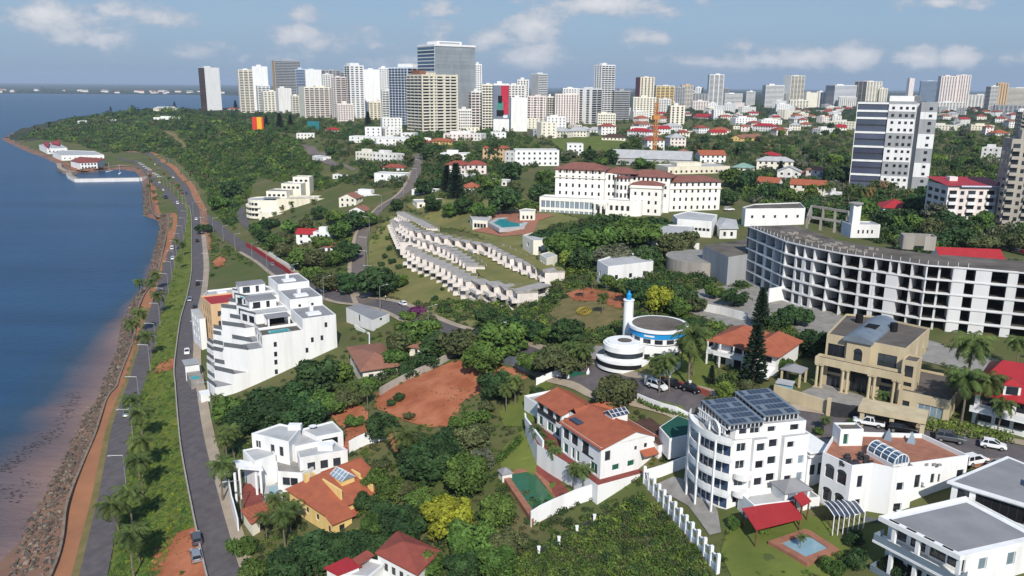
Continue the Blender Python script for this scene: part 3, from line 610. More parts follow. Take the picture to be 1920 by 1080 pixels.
def gable_roof(b,x0,x1,y0,y1,z,h,m,axis='x',over=.4,at_=.5,name='roof',wall=None,zb=None):
    """two slopes with thickness; ridge along axis at fraction at_ of the other span; wall= also the gable triangles"""
    mb=MB(); t=.16
    if axis=='x':
        yr=y0+(y1-y0)*at_; s0=h/(yr-y0); s1=h/(y1-yr); A=(y0-over,z-s0*over); Bq=(y1+over,z-s1*over)
        prof=[A,(yr,z+h),Bq]; P=lambda q,e:(e,q[0],q[1]); e0,e1=x0-over,x1+over
    else:
        xr=x0+(x1-x0)*at_; s0=h/(xr-x0); s1=h/(x1-xr); A=(x0-over,z-s0*over); Bq=(x1+over,z-s1*over)
        prof=[A,(xr,z+h),Bq]; P=lambda q,e:(q[0],e,q[1]); e0,e1=y0-over,y1+over
    lo=[(p[0],p[1]-t) for p in prof]; ring=prof+lo[::-1]; n=len(ring)
    vs=[P(q,e0) for q in ring]+[P(q,e1) for q in ring]; fs=[(i,(i+1)%n,n+(i+1)%n,n+i) for i in range(n)]+[(0,1,4,5),(1,2,3,4),(n,n+5,n+4,n+1),(n+1,n+4,n+3,n+2)]
    mb.add(vs,fs); mb.beam(P(prof[1],e0),P(prof[1],e1),.28,.16); r=b.part(name,mb,m)
    if wall:
        g=MB()
        if axis=='x':
            for x in (x0,x1): g.quad((x,y0,z),(x,y1,z),(x,yr,z+h-t))
        else:
            for y in (y0,y1): g.quad((x0,y,z),(x1,y,z),(xr,y,z+h-t))
        b.part('gable_wall',g,wall)
    return r
def hip_roof(b,x0,x1,y0,y1,z,h,m,over=.5,name='roof'): mb=MB(); mb.hip(x0,x1,y0,y1,z+.02,h,over); return b.part(name,mb,m)
def box_part(b,name,m,*bx): mb=MB(); mb.box(*bx); return b.part(name,mb,m)
def rails(b,P,z,m='rail',h=1.0,name='railing'):
    mb=MB()
    for p,q in zip(P[:-1],P[1:]): mb.beam((*p,z+h/2),(*q,z+h/2),.05,h)
    return b.part(name,mb,m)
def pool(name,P,m,label,off=.22,rim='paving',rimw=1.2,h=None):
    """swimming pool: a coping ring standing proud and the water sheet inside it"""
    W_=[ground(*p) for p in P]; z=(max(hz(*(sum(q[:2]*k for q,k in zip(W_,w__)))) for w__ in np.random.default_rng(1).dirichlet(np.ones(len(W_))*.7,40))+off) if h is None else h
    W_=[tuple(at(x,y,z)[:2]) for x,y in P]
    t=thing(name,label,'pool',(W_[0][0],W_[0][1],z)); l=[(p[0]-W_[0][0],p[1]-W_[0][1]) for p in W_]
    if np.cross(np.array(l[1])-l[0],np.array(l[2])-l[0])<0: l=l[::-1]
    mb=MB(); o=inset(l,-rimw); n=len(l)
    for i in range(n):
        j=(i+1)%n; mb.quad((*o[i],.12),(*o[j],.12),(*l[j],.12),(*l[i],.12)); mb.quad((*o[j],.12),(*o[i],.12),(*o[i],-1.5),(*o[j],-1.5)); mb.quad((*l[i],.12),(*l[j],.12),(*l[j],-.4),(*l[i],-.4))
    mb.build('coping',M[rim],t); g=MB(); g.add([(*p,-.05) for p in l],[tuple(range(n))]); g.build('water',M[m],t); return t
# ================= white terraced apartments above the coast road
l,rz,_w=frame_from((439,738),(640,648)); b=Bld('apartment_building','white stepped apartment building with grey sea terraces and roof pools by coast road','apartment building',l,rz,land='the stepped white apartments')
STR=[(0,13.2,0),(13.2,27,2.6),(27,40,4.4)]
for k,(v0,v1,dz) in enumerate(STR):
    hb=(v1-v0)/2
    for bay in range(2):
        y0=v0+bay*hb; y1=y0+hb; o=.17*v0+1.2*bay; base=-2
        tiers=[(-5.0+o,2.6+dz*.4,1.0),(.2+o,5.6+dz*.6,4.0),(3.2+o,8.9+dz*.8,4.4),(5.8+o,12.1+dz,4.2),(8.7+o*.6,15.5+dz,3.4)]
        if bay==0: tiers=[tiers[0],tiers[1],(4.4+o,12.1+dz,5.2),(8.7+o*.6,15.5+dz,3.0)]
        for i,(x0,zt,sl_) in enumerate(tiers):
            x1=tiers[i+1][0] if i<len(tiers)-1 else 20.4
            last=i==len(tiers)-1
            poly=[(x0,y0+.003*i),(x1+(.0 if last else .5),y0+.003*i),(x1+(.0 if last else .5),y1-.003*i),(x0-(0 if last and k==0 else sl_),y1-.003*i)]
            wn={} if not last else {3:(lambda w,z=zt:[(w*.1,w*.45,z-2.6,z-.4,'dark'),(w*.55,w*.9,z-2.6,z-.4,'dark')])}
            if k==0 and bay==0 and last:
                F=[]
                for cx,cy in ((868,778),(870,838),(873,910),(790,930),(865,705)):
                    u,z=b.plane(300+cx/4,470+cy/4); F.append((u-x0-.45,u-x0+.45,z-.7,z+.8,'dark'))
                wn[0]=F
            b.vol('tier_wall',poly,base,zt,'white',wn,top='roofgrey' if not last else ('rooftaupe' if k==0 else 'rooflight'),parapet=.35 if last else .06,roofname='terrace')
            if not last: rails(b,[(x0+.15,y0+.3),(x0-sl_+.15,y1-.2)],zt+.1,h=1.3)
            else: rails(b,[(x0+.1,y0+.1),(x0+.1-(0 if k==0 else sl_),y1-.1)],zt+.3,h=.7)
    # upper box on the inland half
    zt=18.9+dz; F=[]
    if k==0:
        for cx,cy in ((1048,683),(1053,755),(1055,825),(1143,670),(1215,655),(1103,748),(970,835),(1245,557)):
            u,z=b.plane(300+cx/4,470+cy/4); F.append((u-20.4-.42,u-20.4+.42,z-.75,z+.8,'dark'))
        F=[f for f in F if f[0]>0]
    else: F=row(9.8,2,.8,1.5,1,[zt-4])
    b.vol('upper_wall',rect(20.4,30.4,v0+.02,v1-.02),-2 if k==0 else 0,zt,'white',{0:F,1:lambda w:row(w,3,1,1.5,1,FL(3,3,6))},'dark',top='roofgrey',parapet=.3)
    mb=MB(); mb.box(23,27,v0+3,v0+6,zt,zt+.5); mb.box(25,26,v0+8,v0+9.4,zt,zt+1.3); b.part('roof_plant',mb,'white')
    if k: mb=MB(); mb.box(10,18,v0+7.2,v1-.4,15.5+dz,18.2+dz); b.part('penthouse_wall',mb,'white'); mb=MB(); mb.box(9.8,18.2,v0+7,v1-.2,18.2+dz,18.45+dz); b.part('penthouse_roof',mb,'roofgrey'); mb=MB(); mb.box(11,13.2,v0+7.14,v0+7.19,15.8+dz,17.8+dz);mb.box(15,16,v0+7.14,v0+7.19,15.8+dz,17.8+dz); b.part('penthouse_window',mb,'glass')
mb=MB(); mb.box(11.3,17.3,2.0,4.6,15.5,15.62); b.part('roof_pool',mb,'poolw')
mb=MB(); mb.box(9.2,14.,29.5,31.,20.0,20.1); b.part('roof_pool',mb,'poolw')
mb=MB()
for x in (12.6,18.6):
    for y in (8.2,11.8): mb.box(x-.25,x+.25,y-.25,y+.25,15.5,18.2)
b.part('pergola_post',mb,'white'); box_part(b,'pergola_roof','roofgrey',12.2,19,7.8,12.2,18.2,18.5); box_part(b,'lounge','dark',13.2,18,11.4,12.0,15.55,17.6)
mb=MB(); mb.box(9,20,6.6,6.8,15.5,16.2); b.part('planter',mb,'white')
box_part(b,'garden_wall','white',-9,-6.4,-1,2.6,-2,1.6); box_part(b,'pool_terrace','pavgrey',-9.5,-5.9,13,21,-2,1.2); box_part(b,'ground_pool','poolw',-9,-6.9,14,16.5,1.2,1.3)
box_part(b,'carport_roof','greyw',-9.8,-5.5,21.5,27,3.2,3.4); box_part(b,'carport_wall','white',-9.6,-5.6,22,22.2,-2,3.2)
# ================= peach house with red roof decks behind it
b=Bld('apartment_house','peach apartment house with flat red roof decks behind the stepped white apartments','apartment building',(*b.W(2,41),11),rz,land='the peach apartment house')
b.vol('wall',[(0,0),(9,0),(9,13),(-1,13)],-3,14.5,'peach',{3:lambda w:row(w,4,1.5,1.8,.8,FL(4,3.3,0)),0:lambda w:row(w,2,1.6,1.8,.8,FL(4,3.3,0))},'dark',top='redroof',parapet=.5)
b.vol('wall',[(9.02,-1),(25,-1),(25,9),(9.02,9)],-3,15.6,'peach',{3:lambda w:row(w,2,1.5,1.8,.8,[10.5])},'dark',top='redroof',parapet=.5)
b.vol('side_wall',[(-3,6),(-1.1,6),(-1.1,20),(-3.5,20)],-3,9,'white',{3:lambda w:row(w,3,1.2,1.5,1,FL(3))},top='rooflight')
b.vol('rear_wall',[(-1,13.02),(25,13.02),(22,24),(3,24)],-3,13.5,'white',{0:lambda w:row(w,5,1,1.2,.9,[10])},top='rooflight',parapet=.5)
box_part(b,'roof_plant','white',12,15,15,18,13.5,15.4); box_part(b,'roof_plant','white',5,8,16,19,13.5,14.8)
# ================= small white house with grey roof, and the brown hip-roofed house
l,rz,_w=frame_from((655,618),(690,632)); b=Bld('house','small white box house with flat grey roof beside road junction','house',l,math.radians(-14),land='the small white box house')
P=b.pts(Q([(1395,425),(1595,520),(1720,470),(1500,395)],4,300,470),5.0)
b.vol('wall',P,-3,5.0,'white',{0:lambda w:row(w,1,1.2,2.2,1,[1.5]),1:lambda w:row(w,1,1.4,.8,2.6,[1.2])},'dark',top='roofgrey')
mb=MB(); q=[b.px(x,y,1.5) for x,y in Q([(1460,560),(1570,620),(1570,690)],4,300,470)]
for a_,c_ in zip(q[:-1],q[1:]): mb.beam((*a_,0),(*c_,0),.3,3.4)
b.part('terrace_wall',mb,'white')
l=ground(697,706); b=Bld('house','low house with broad faded brown hip roof beside red earth lot','house',l,math.radians(3),land='the brown hip roofed house')
P=b.pts(Q([(1395,720),(1500,905),(1810,860),(1660,690)],4,300,470),4.2); cx=b.px(300+1610/4,470+770/4,6.2)
mb=MB(); mb.add([(*p,4.2) for p in P]+[(*cx,6.6)]+[(*p,3.95) for p in P],[(0,1,4),(1,2,4),(2,3,4),(3,0,4),(5,6,1,0),(6,7,2,1),(7,8,3,2),(8,5,0,3),(8,7,6,5)]); b.part('roof',mb,'tileold')
b.vol('wall',inset(P,.9),-1.5,3.95,'creamlt',{0:lambda w:row(w,3,1.2,1.3,1,[0.4]),1:lambda w:row(w,3,1.4,1.3,1,[.4])},top=None)
b=Bld('outhouse','little outhouse with faded brown roofs under the trees behind the brown hip roofed house','outhouse',ground(768,668),math.radians(-20))
b.vol('wall',rect(0,4,0,5),-1,2.8,'creamlt',{0:lambda w:row(w,1,1,1.2,1,[0])},top=None); hip_roof(b,0,4,0,5,2.8,1.1,'tileold')
# ================= white cubist villa
l=ground(560,900); b=Bld('villa','white cubist villa with flat grey roofs and columned carport above coast road','villa',l,0,land='the white cubist villa')
def T3(c): return Q(c,3,360,720)
def vpx(b,pix,h,z0,m='white',wins=None,style='dark',top='rooflight',par=.35,**k): return b.vol('wall',b.pts(pix,h),z0,h,m,wins,style,top=top,parapet=par,**k)
vpx(b,T3([(335,285),(405,300),(545,335),(610,255),(495,230)]),8.2,-3,wins={0:lambda w:row(w,2,.8,1.6,1,[4.5]),1:lambda w:row(w,2,1.1,2.2,.6,[4.2])})
vpx(b,T3([(610,262),(700,305),(850,275),(790,215)]),7.2,-3,wins={1:lambda w:row(w,1,3.5,1.6,.6,[4.4])})
vpx(b,T3([(545,338),(580,360),(720,330),(700,308),(610,270)]),6.6,-3)
vpx(b,T3([(577,350),(605,425),(875,378),(790,320)]),5.8,-3,wins={1:lambda w:row(w,3,1.6,1.9,.6,[2.2]),0:lambda w:row(w,1,1.6,1.8,.6,[2.2])},top='rooflight')
vpx(b,T3([(470,430),(480,500),(620,510),(690,470),(560,400)]),3.2,-3,wins={1:lambda w:row(w,2,2,1.8,.5,[0])},top='pavgrey')
vpx(b,T3([(285,375),(350,440),(470,400),(440,345)]),5.2,-3,par=.2)
box_part(b,'roof_plant','white',*(lambda p:(p[0]-1.6,p[0]+1.6,p[1]-1,p[1]+1))(b.px(*T3([(755,360)])[0],6)),5.8,7.0); box_part(b,'roof_plant','white',*(lambda p:(p[0]-1.4,p[0]+1.4,p[1]-.8,p[1]+.8))(b.px(*T3([(580,245)])[0],8.5)),8.2,9.3)
q=b.px(*T3([(680,235)])[0],8); mb=MB(); mb.cyl(q[0],q[1],7.4,7.7,.15,n=8); mb.cyl(q[0],q[1]-.1,7.7,8.0,.35,.9,n=14); b.part('dish',mb,'white')
C1=b.pts(T3([(190,435),(265,470),(400,480),(390,455),(275,425)]),4.2); mb=MB(); mb.prism(C1,3.8,4.2); b.part('carport_roof',mb,'white'); mb=MB()
for p in T3([(265,480),(385,490),(240,500),(360,500)]): q=b.px(*p,3.8); mb.box(q[0]-.22,q[0]+.22,q[1]-.22,q[1]+.22,-3.5,3.8)
b.part('carport_column',mb,'white')
q=b.pts(T3([(285,530),(370,540),(410,640),(285,660)]),0); mb=MB(); mb.prism(q,-3,-1.1); b.part('carport_floor',mb,'pavred')
mb=MB(); q=b.pts(T3([(205,540),(225,640),(255,745)]),.2)
for a_,c_ in zip(q[:-1],q[1:]): mb.beam((*a_,-1.2),(*c_,-1.8),.25,3.2)
b.part('boundary_wall',mb,'white')
q=b.pts(T3([(410,560),(400,650),(510,620),(500,540)]),0); mb=MB(); mb.prism(q,-3,-.6); b.part('pool_deck',mb,'rooflight'); mb=MB(); mb.prism(inset(q,.9),-.6,-.52); b.part('pool_water',mb,'poolpale')
tagw=lambda name,label,px,h,th,m,cat='wall',z=0: wallrun(name,label,px,h,th,m,cat,z)
def wallrun(name,label,P,h,th,m,cat='wall',z=0,posts=None,postm=None,posth=.5,land=None):
    """boundary wall or fence following the ground along a pixel line; posts= spacing of piers (parts)"""
    W_=[ground(*p) for p in P]; t=thing(name,label,cat,tuple(W_[0]),land=land); o=W_[0]; ln=smooth_line([w_[:2] for w_ in W_],2.5) if len(P)>2 else np.linspace(W_[0][:2],W_[1][:2],max(2,int(np.linalg.norm(W_[1]-W_[0])/2.5)))
    z_=height(ln[:,0],ln[:,1]); mb=MB(); k=0
    tt=np.gradient(ln,axis=0); tt/=np.linalg.norm(tt,axis=1)[:,None]; nr=np.stack([tt[:,1],-tt[:,0]],1)*th/2
    for i in range(len(ln)):
        a_=ln[i]-nr[i]-o[:2]; c_=ln[i]+nr[i]-o[:2]; zz=z_[i]-o[2]+z
        mb.v+=[(*a_,zz-.8),(*c_,zz-.8),(*c_,zz+h),(*a_,zz+h)]
        if i: q=4*(i-1); mb.f+=[(q+u+4,q+v+4,q+v,q+u) for u,v in ((0,1),(1,2),(2,3),(3,0))]
    mb.f+=[(0,1,2,3),(len(mb.v)-1,len(mb.v)-2,len(mb.v)-3,len(mb.v)-4)]
    mb.build('panel',M[m],t)
    if posts:
        L_=np.concatenate([[0],np.cumsum(np.linalg.norm(np.diff(ln,axis=0),axis=1))]); pm=None; s_=0
        while s_<=L_[-1]+.01:
            x=np.interp(s_,L_,ln[:,0]); y=np.interp(s_,L_,ln[:,1]); zz=np.interp(s_,L_,z_)-o[2]+z
            if pm is None: g=MB(); g.box(-.22,.22,-.22,.22,-.8,h+posth); g.box(-.28,.28,-.28,.28,h+posth,h+posth+.1); pm=g.build('pier',M[postm or m],t); pm.location=(x-o[0],y-o[1],zz)
            else: c=pm.copy(); COL.objects.link(c); c.location=(x-o[0],y-o[1],zz)
            s_+=posts
    return t
# ================= yellow house with terracotta roof and its garage
b0=Bld('house','yellow house with large terracotta roof and glazed roof lantern','house',(*np.array([-37.,138.8])+np.array([2.,-.5]),12.1),math.radians(45),land='the yellow house')
b=b0
b.vol('wall',[(0,0),(14.2,0),(14.2,13),(0,13)],-2,4.4,'yellow',{0:[(9.4,11.,1.6,3.0,'dark'),(2,3.2,1.2,2.8,'dark'),(5.2,6.6,-.6,1.6,'dark')],3:lambda w:row(w,3,1.2,1.4,1,[.6])},top=None)
mb=MB(); z0_=4.32; q=[(-.6,-.6,z0_),(14.8,-.6,z0_),(14.8,13.6,z0_),(-.6,13.6,z0_),(5.2,9.4,7.4),(14.8,9.4,7.4)]; mb.add(q+[(x,y,z-.16) for x,y,z in q[:4]],[(0,1,5,4),(2,3,4,5),(3,0,4),(6,7,1,0),(8,9,3,2),(9,6,0,3),(9,8,7,6),(1,7,8,2)]); mb.beam((5.2,9.4,7.42),(14.8,9.4,7.42),.3,.14); mb.beam((5.2,9.4,7.4),(-.6,-.6,z0_+.03),.26,.12); b.part('roof',mb,'tile')
mb=MB(); mb.quad((14.2,0,4.4),(14.2,13,4.4),(14.2,9.4,7.2)); b.part('gable_wall',mb,'yellow')
b.vol('bay_wall',[(-.02,-2.6),(4.2,-2.6),(4.2,-.02),(-.02,-.02)],-2,3.2,'yellow',{0:[(1.4,2.6,.8,2.2,'dark')],3:[(.8,1.8,.8,2.2,'dark')]},top=None); mb=MB(); mb.add([(-.5,-3.1,3.2),(4.7,-3.1,3.2),(4.7,0,4.5),(-.5,0,4.5),(-.5,-3.1,3.05),(4.7,-3.1,3.05),(4.7,0,4.35),(-.5,0,4.35)],[(0,1,2,3),(7,6,5,4),(0,4,5,1),(1,5,6,2),(3,2,6,7),(0,3,7,4)]); b.part('porch_roof',mb,'tile')
mb=MB(); mb.add([(4.6,-1.6,1.9),(9.6,-1.6,1.9),(9.6,0,2.7),(4.6,0,2.7),(4.6,-1.6,1.75),(9.6,-1.6,1.75),(9.6,0,2.5),(4.6,0,2.5)],[(0,1,2,3),(7,6,5,4),(0,4,5,1),(1,5,6,2),(3,2,6,7),(0,3,7,4)]); b.part('porch_roof',mb,'tile')
mb=MB(); mb.box(4.3,4.7,1.2,12,4.6,6.9); b.part('fire_wall',mb,'yellow'); mb=MB(); mb.box(10.9,11.3,.2,4.5,4.2,6.0); mb.box(10.9,11.3,4.5,8.5,5.2,6.8); b.part('fire_wall',mb,'yellow')
mb=MB(); mb.box(6.6,9.6,4.2,8.0,5.2,6.9); b.part('lantern_wall',mb,'yellow'); mb=MB(); mb.add([(6.4,4.0,6.9),(9.8,4.0,6.9),(9.8,8.2,6.9),(6.4,8.2,6.9),(8.1,4.0,8.1),(8.1,8.2,8.1)],[(0,4,5,3),(1,2,5,4),(0,1,4),(2,3,5)]); b.part('lantern_glass',mb,'glasspale'); mb=MB()
for y in (4.0,5.05,6.1,7.15,8.2): mb.beam((6.4,y,6.93),(8.1,y,8.13),.1); mb.beam((9.8,y,6.93),(8.1,y,8.13),.1)
mb.beam((7.25,4,7.53),(7.25,8.2,7.53),.08); mb.beam((8.95,4,7.53),(8.95,8.2,7.53),.08); mb.beam((8.1,4,8.13),(8.1,8.2,8.13),.12); b.part('lantern_frame',mb,'frame')
mb=MB(); mb.box(2.2,3,10.2,11,5.8,7.6); b.part('chimney',mb,'yellow')
b=Bld('garage','low garage with red tiled roof beside coast road','garage',ground(472,985),math.radians(12))
P=b.pts(T3([(272,705),(330,785),(490,712),(480,650)]),3.0); mb=MB(); zz=[3.0,2.9,3.4,3.5]; mb.prism(P,[z-.2 for z in zz],zz); b.part('roof',mb,'tile'); b.vol('wall',inset(P,.4),-1.5,2.7,'creamlt',{1:lambda w:row(w,1,2.4,1.9,0.2,[-.2])},'dark',top=None)
# ================= white house with red roof at the bottom edge
l=at(705,1080,15.5); b=Bld('house','white house with dark red hip roof and bright red side roof in dense garden','house',l,math.radians(-25),land='the white house with dark red hip roof')
P=b.pts([(703,1036),(783,1078),(826,1032),(745,994)],4.6); c0=b.px(755,1022,6.2); mb=MB(); c1=b.px(775,1035,6.2)
mb.add([(*p,4.6) for p in P]+[(*b.px(757,1018,5.6),5.9)]+[(*p,4.35) for p in P],[(0,1,4),(1,2,4),(2,3,4),(3,0,4),(5,6,1,0),(6,7,2,1),(7,8,3,2),(8,5,0,3),(8,7,6,5)]); b.part('roof',mb,'tile2')
b.vol('wall',inset(P,.35),-3,4.35,'white',{0:lambda w:row(w,4,1,1.5,1.2,[.6])},'dark',top=None)
P=b.pts([(660,1048),(672,1060),(702,1040),(688,1031)],3.8); mb=MB(); mb.prism(P,3.6,3.8); b.part('side_roof',mb,'tile2')
P=b.pts([(607,1064),(633,1078),(678,1060),(652,1044)],3.6); mb=MB(); mb.prism(P,3.35,3.6); b.part('porch_roof',mb,'redroof'); b.vol('porch_wall',inset(P,.3),-3,3.35,'white',{0:lambda w:row(w,2,1,1.4,.8,[0])},'dark',top=None)
P=b.pts([(636,1080),(690,1052),(720,1060),(690,1085)],2.6); b.vol('terrace_wall',P,-3,2.6,'white',{},top='rooflight',parapet=.5)
# ================= white house with terracotta roofs and green shutters
b=Bld('villa','large white villa with terracotta gable roofs and green shutters above swimming pool','villa',(*frame_from((1125,898),(1220,872.5),27)[0][:2],27),math.radians(29.1),land='the terracotta roofed white villa')
S='shut'
b.vol('wall',rect(0,12,0,13),-.2,6.1,'white',{0:[(.9,2.1,3.2,5.1,'dark'),(2.6,4.2,.9,2.1,S),(6.,7.6,.9,2.1,S),(7.4,8,3.9,4.7,'dark'),(9.6,10.3,3.9,4.8,'dark')],3:[(.8,2.4,.2,2.2,S),(.6,2.6,3.1,5.2,'dark'),(3.4,5.6,3.1,5.2,'dark'),(3.6,4.6,.2,2.4,S),(5.2,6.2,.2,2.4,S),(7.,9.2,3.1,5.2,'dark'),(9.8,12.,.2,2.3,S)]},top=None)
gable_roof(b,0,12,0,13,6.0,1.9,'tile','y',.45,.62,wall='white'); mb=MB(); mb.box(-.05,.25,2.2,5.8,2.75,3.1); mb.box(.1,.16,2.2,9.4,3.1,3.9); b.part('balcony',mb,'metald')
b.vol('wall',rect(4.2,14,13.02,17),-.2,6.0,'white',{3:[(.6,2,.3,2.3,S)]},top=None); gable_roof(b,4.2,14,12.6,17.2,5.8,1.5,'tile','x',.3,.5)
b.vol('wall',rect(2.6,10.8,17.02,26.4),-.2,5.5,'white',{3:[(.5,2.5,3.,5.,'dark'),(3.8,6.2,3.,5.,'dark'),(.6,2.2,.2,2.2,S),(4,6.4,.2,2.2,S),(7,8.8,3,5,'dark'),(7,8.6,.2,2.2,S)],0:[(.5,1.4,3,4.6,'dark')]},top=None)
gable_roof(b,2.6,10.8,17.1,26.4,5.5,1.5,'tile','y',.45,.62,wall='white')
mb=MB(); mb.box(2.4,2.5,19.0,26.0,2.8,3.7); b.part('balcony',mb,'metald')
mb=MB(); mb.box(12.2,13.2,15.2,16.2,6,9.0); mb.box(12,13.4,15,16.4,9,9.25); b.part('chimney',mb,'white')
mb=MB(); mb.box(6.8,10.2,6,8.6,6.6,8.3); b.part('skylight_wall',mb,'white'); mb=MB(); mb.add([(6.6,5.8,8.3),(10.4,5.8,8.3),(10.4,8.8,8.3),(6.6,8.8,8.3),(6.6,7.3,9.1),(10.4,7.3,9.1)],[(0,1,5,4),(2,3,4,5),(0,4,3),(1,2,5)]); b.part('skylight_glass',mb,'solar'); mb=MB()
for x in (6.6,7.55,8.5,9.45,10.4): mb.beam((x,5.8,8.34),(x,7.3,9.14),.1); mb.beam((x,8.8,8.34),(x,7.3,9.14),.1)
mb.beam((6.6,6.5,8.7),(10.4,6.5,8.7),.08); b.part('skylight_frame',mb,'frame')
mb=MB(); mb.box(1.2,2.6,9.3,12.3,6.5,6.75); b.part('skylight_strip',mb,'solar')
b.vol('side_wing_wall',[(12.02,-1.2),(17.3,-1.2),(17.3,7.2),(12.02,7.2)],-2,4.6,'white',{0:[(1.6,2.3,2,3.2,S),(3.4,4.1,2,3,'dark')]},top='brownroof',parapet=.0); mb=MB(); mb.add([(11.7,-1.5,4.6),(17.6,-1.5,4.6),(17.6,7.5,5.6),(11.7,7.5,5.6)],[(0,1,2,3)]); b.part('side_wing_roof',mb,'brownroof')
mb=MB(); mb.add([(8.6,-1.6,2.9),(12,-1.6,2.9),(12,0,3.6),(8.6,0,3.6)],[(0,1,2,3)]); b.part('porch_roof',mb,'tile')
T=[(-1.6,-1.6),(12,-1.6),(12,-.02),(-.02,-.02),(-.02,12.9),(2.5,17),(2.5,26.4),(.4,27.4),(-2.4,18),(-1.6,8)]
mb=MB(); mb.prism(T,-4.6,-.12); b.part('terrace_base',mb,'white'); mb=MB(); mb.prism(inset(T,.05),-.12,-.04); b.part('terrace_floor',mb,'pavred')
mb=MB(); 
for p,q in (((-2.2,16),(.4,27.3)),((.4,27.3),(1.5,29.5))): mb.beam((*p,.6),(*q,.6),.35,1.6)
b.part('parapet',mb,'white')
b.vol('gatehouse_wall',rect(5,14,28,36),-1,1.9,'white',{},top='rooflight',parapet=.5)
wallrun('boundary_wall','white garden wall stepping down below green swimming pool',[(995,988),(1035,966),(1080,946),(1115,936)],3.0,.3,'white')
pool('swimming_pool',[(952,890),(1003,963),(1048,944),(998,882)],'poolgreen','green rectangular swimming pool with terracotta coping below white villa')
b=Bld('changing_hut','small grey tent roofed hut beside green swimming pool','hut',ground(942,905),.4); mb=MB(); mb.box(0,2,0,2,-.5,1.7); b.part('wall',mb,'white'); hip_roof(b,0,2,0,2,1.7,.9,'roofgrey',.2)
mb=sheet('pool_terrace_path',[(1003,843),(1018,850),(1075,935),(1050,945),(1000,875)],'pavred',.26)
for nm,P,h in (('boundary_wall',[(1195,752),(1240,770),(1290,788)],1.6),('boundary_wall',[(1005,722),(1030,712),(1052,704)],1.7)): wallrun(nm,{1.6:'white wall along hill street beside green covered court',1.7:'white entrance wall at green gate of terracotta roofed villa'}[h],P,h,.3,'white')
b=Bld('gate','green metal driveway gate between two white pillars','gate',ground(1062,712),math.radians(-22)); mb=MB(); mb.box(0,.6,0,.6,-.5,2.6); mb.box(4.6,5.2,0,.6,-.5,2.6); mb.cyl(.3,.3,2.6,3.4,.28,.05,8); mb.cyl(4.9,.3,2.6,3.4,.28,.05,8); b.part('pillar',mb,'white'); box_part(b,'gate_leaf','shutter',.6,4.6,.25,.32,0,2.2)
b=Bld('court','court roofed in dark green netting between two white villas','court',ground(1245,812),math.radians(20)); P=b.pts([(1236,800),(1255,822),(1290,815),(1302,790),(1270,778)],2.6); mb=MB(); mb.prism(P,-1.5,2.5); b.part('wall',mb,'white'); mat('green_net',(.012,.085,.06),(.01,.07,.05)); mb=MB(); mb.prism(inset(P,.25),2.5,2.6); b.part('net',mb,MATS['green_net'])
# ================= six storey white apartment tower with solar roofs
l,rz,_w=frame_from((1362,955),(1505,905)); b=Bld('apartment_building','tall white rounded apartment building with solar panel roofs and curved balconies','apartment building',l,rz,land='the rounded white apartment tower')
UW=13.6
def arc(cx,cy,r,a0,a1,n): return [(cx+r*math.cos(math.radians(a0+(a1-a0)*i/n)),cy+r*math.sin(math.radians(a0+(a1-a0)*i/n))) for i in range(n+1)]
ca=arc(6.0,5.2,8.0,142,221,8)          # rounded sea side of the body, back to front
body=[(.0,0),(3.6,0),(3.62,-.7),(6.2,-.7),(6.22,0),(9,0),(9.02,-.9),(13.6,-.9),(13.6,10.5),(0,10.5)]+ca
F5=[0,3.0,6.0,9.0]
wn={0:lambda w:row(w,1,1.7,1.5,.9,F5,.4),1:None,2:lambda w:row(w,1,1.5,1.4,.9,F5,.3),4:lambda w:row(w,1,1.6,1.4,1,F5,.3),6:lambda w:[(.6,1.9,z+1,z+2.1,'white') for z in F5]+[(2.9,4.0,z+.9,z+2.4,'pale') for z in F5[:3]]}
for i in range(11,18): wn[i]=lambda w:[(.08,w-.08,z+.1,z+2.68,'blue') for z in F5]
b.vol('wall',body,-2.5,12.0,'white',wn,'white',top='rooflight',parapet=.0)
for k,z in enumerate((3.0,6.0,9.0,12.0)):     # curved balconies
    o=arc(6.0,5.2,9.5,138,224,16); i_=arc(6.0,5.2,7.9,138,224,16); mb=MB(); n=len(o); ring=o+i_[::-1]
    mb.prism(ring,z-.28,z); b.part('balcony_slab',mb,'white'); mb=MB()
    for p,q in zip(o[:-1],o[1:]): mb.beam((*p,z+.5),(*q,z+.5),.14,1.0)
    b.part('balcony_parapet',mb,'white')
mb=MB()
for p in (1,5,9,13): mb.box(o[p][0]-.15,o[p][0]+.15,o[p][1]-.15,o[p][1]+.15,-2.5,12); 
b.part('balcony_post',mb,'white')
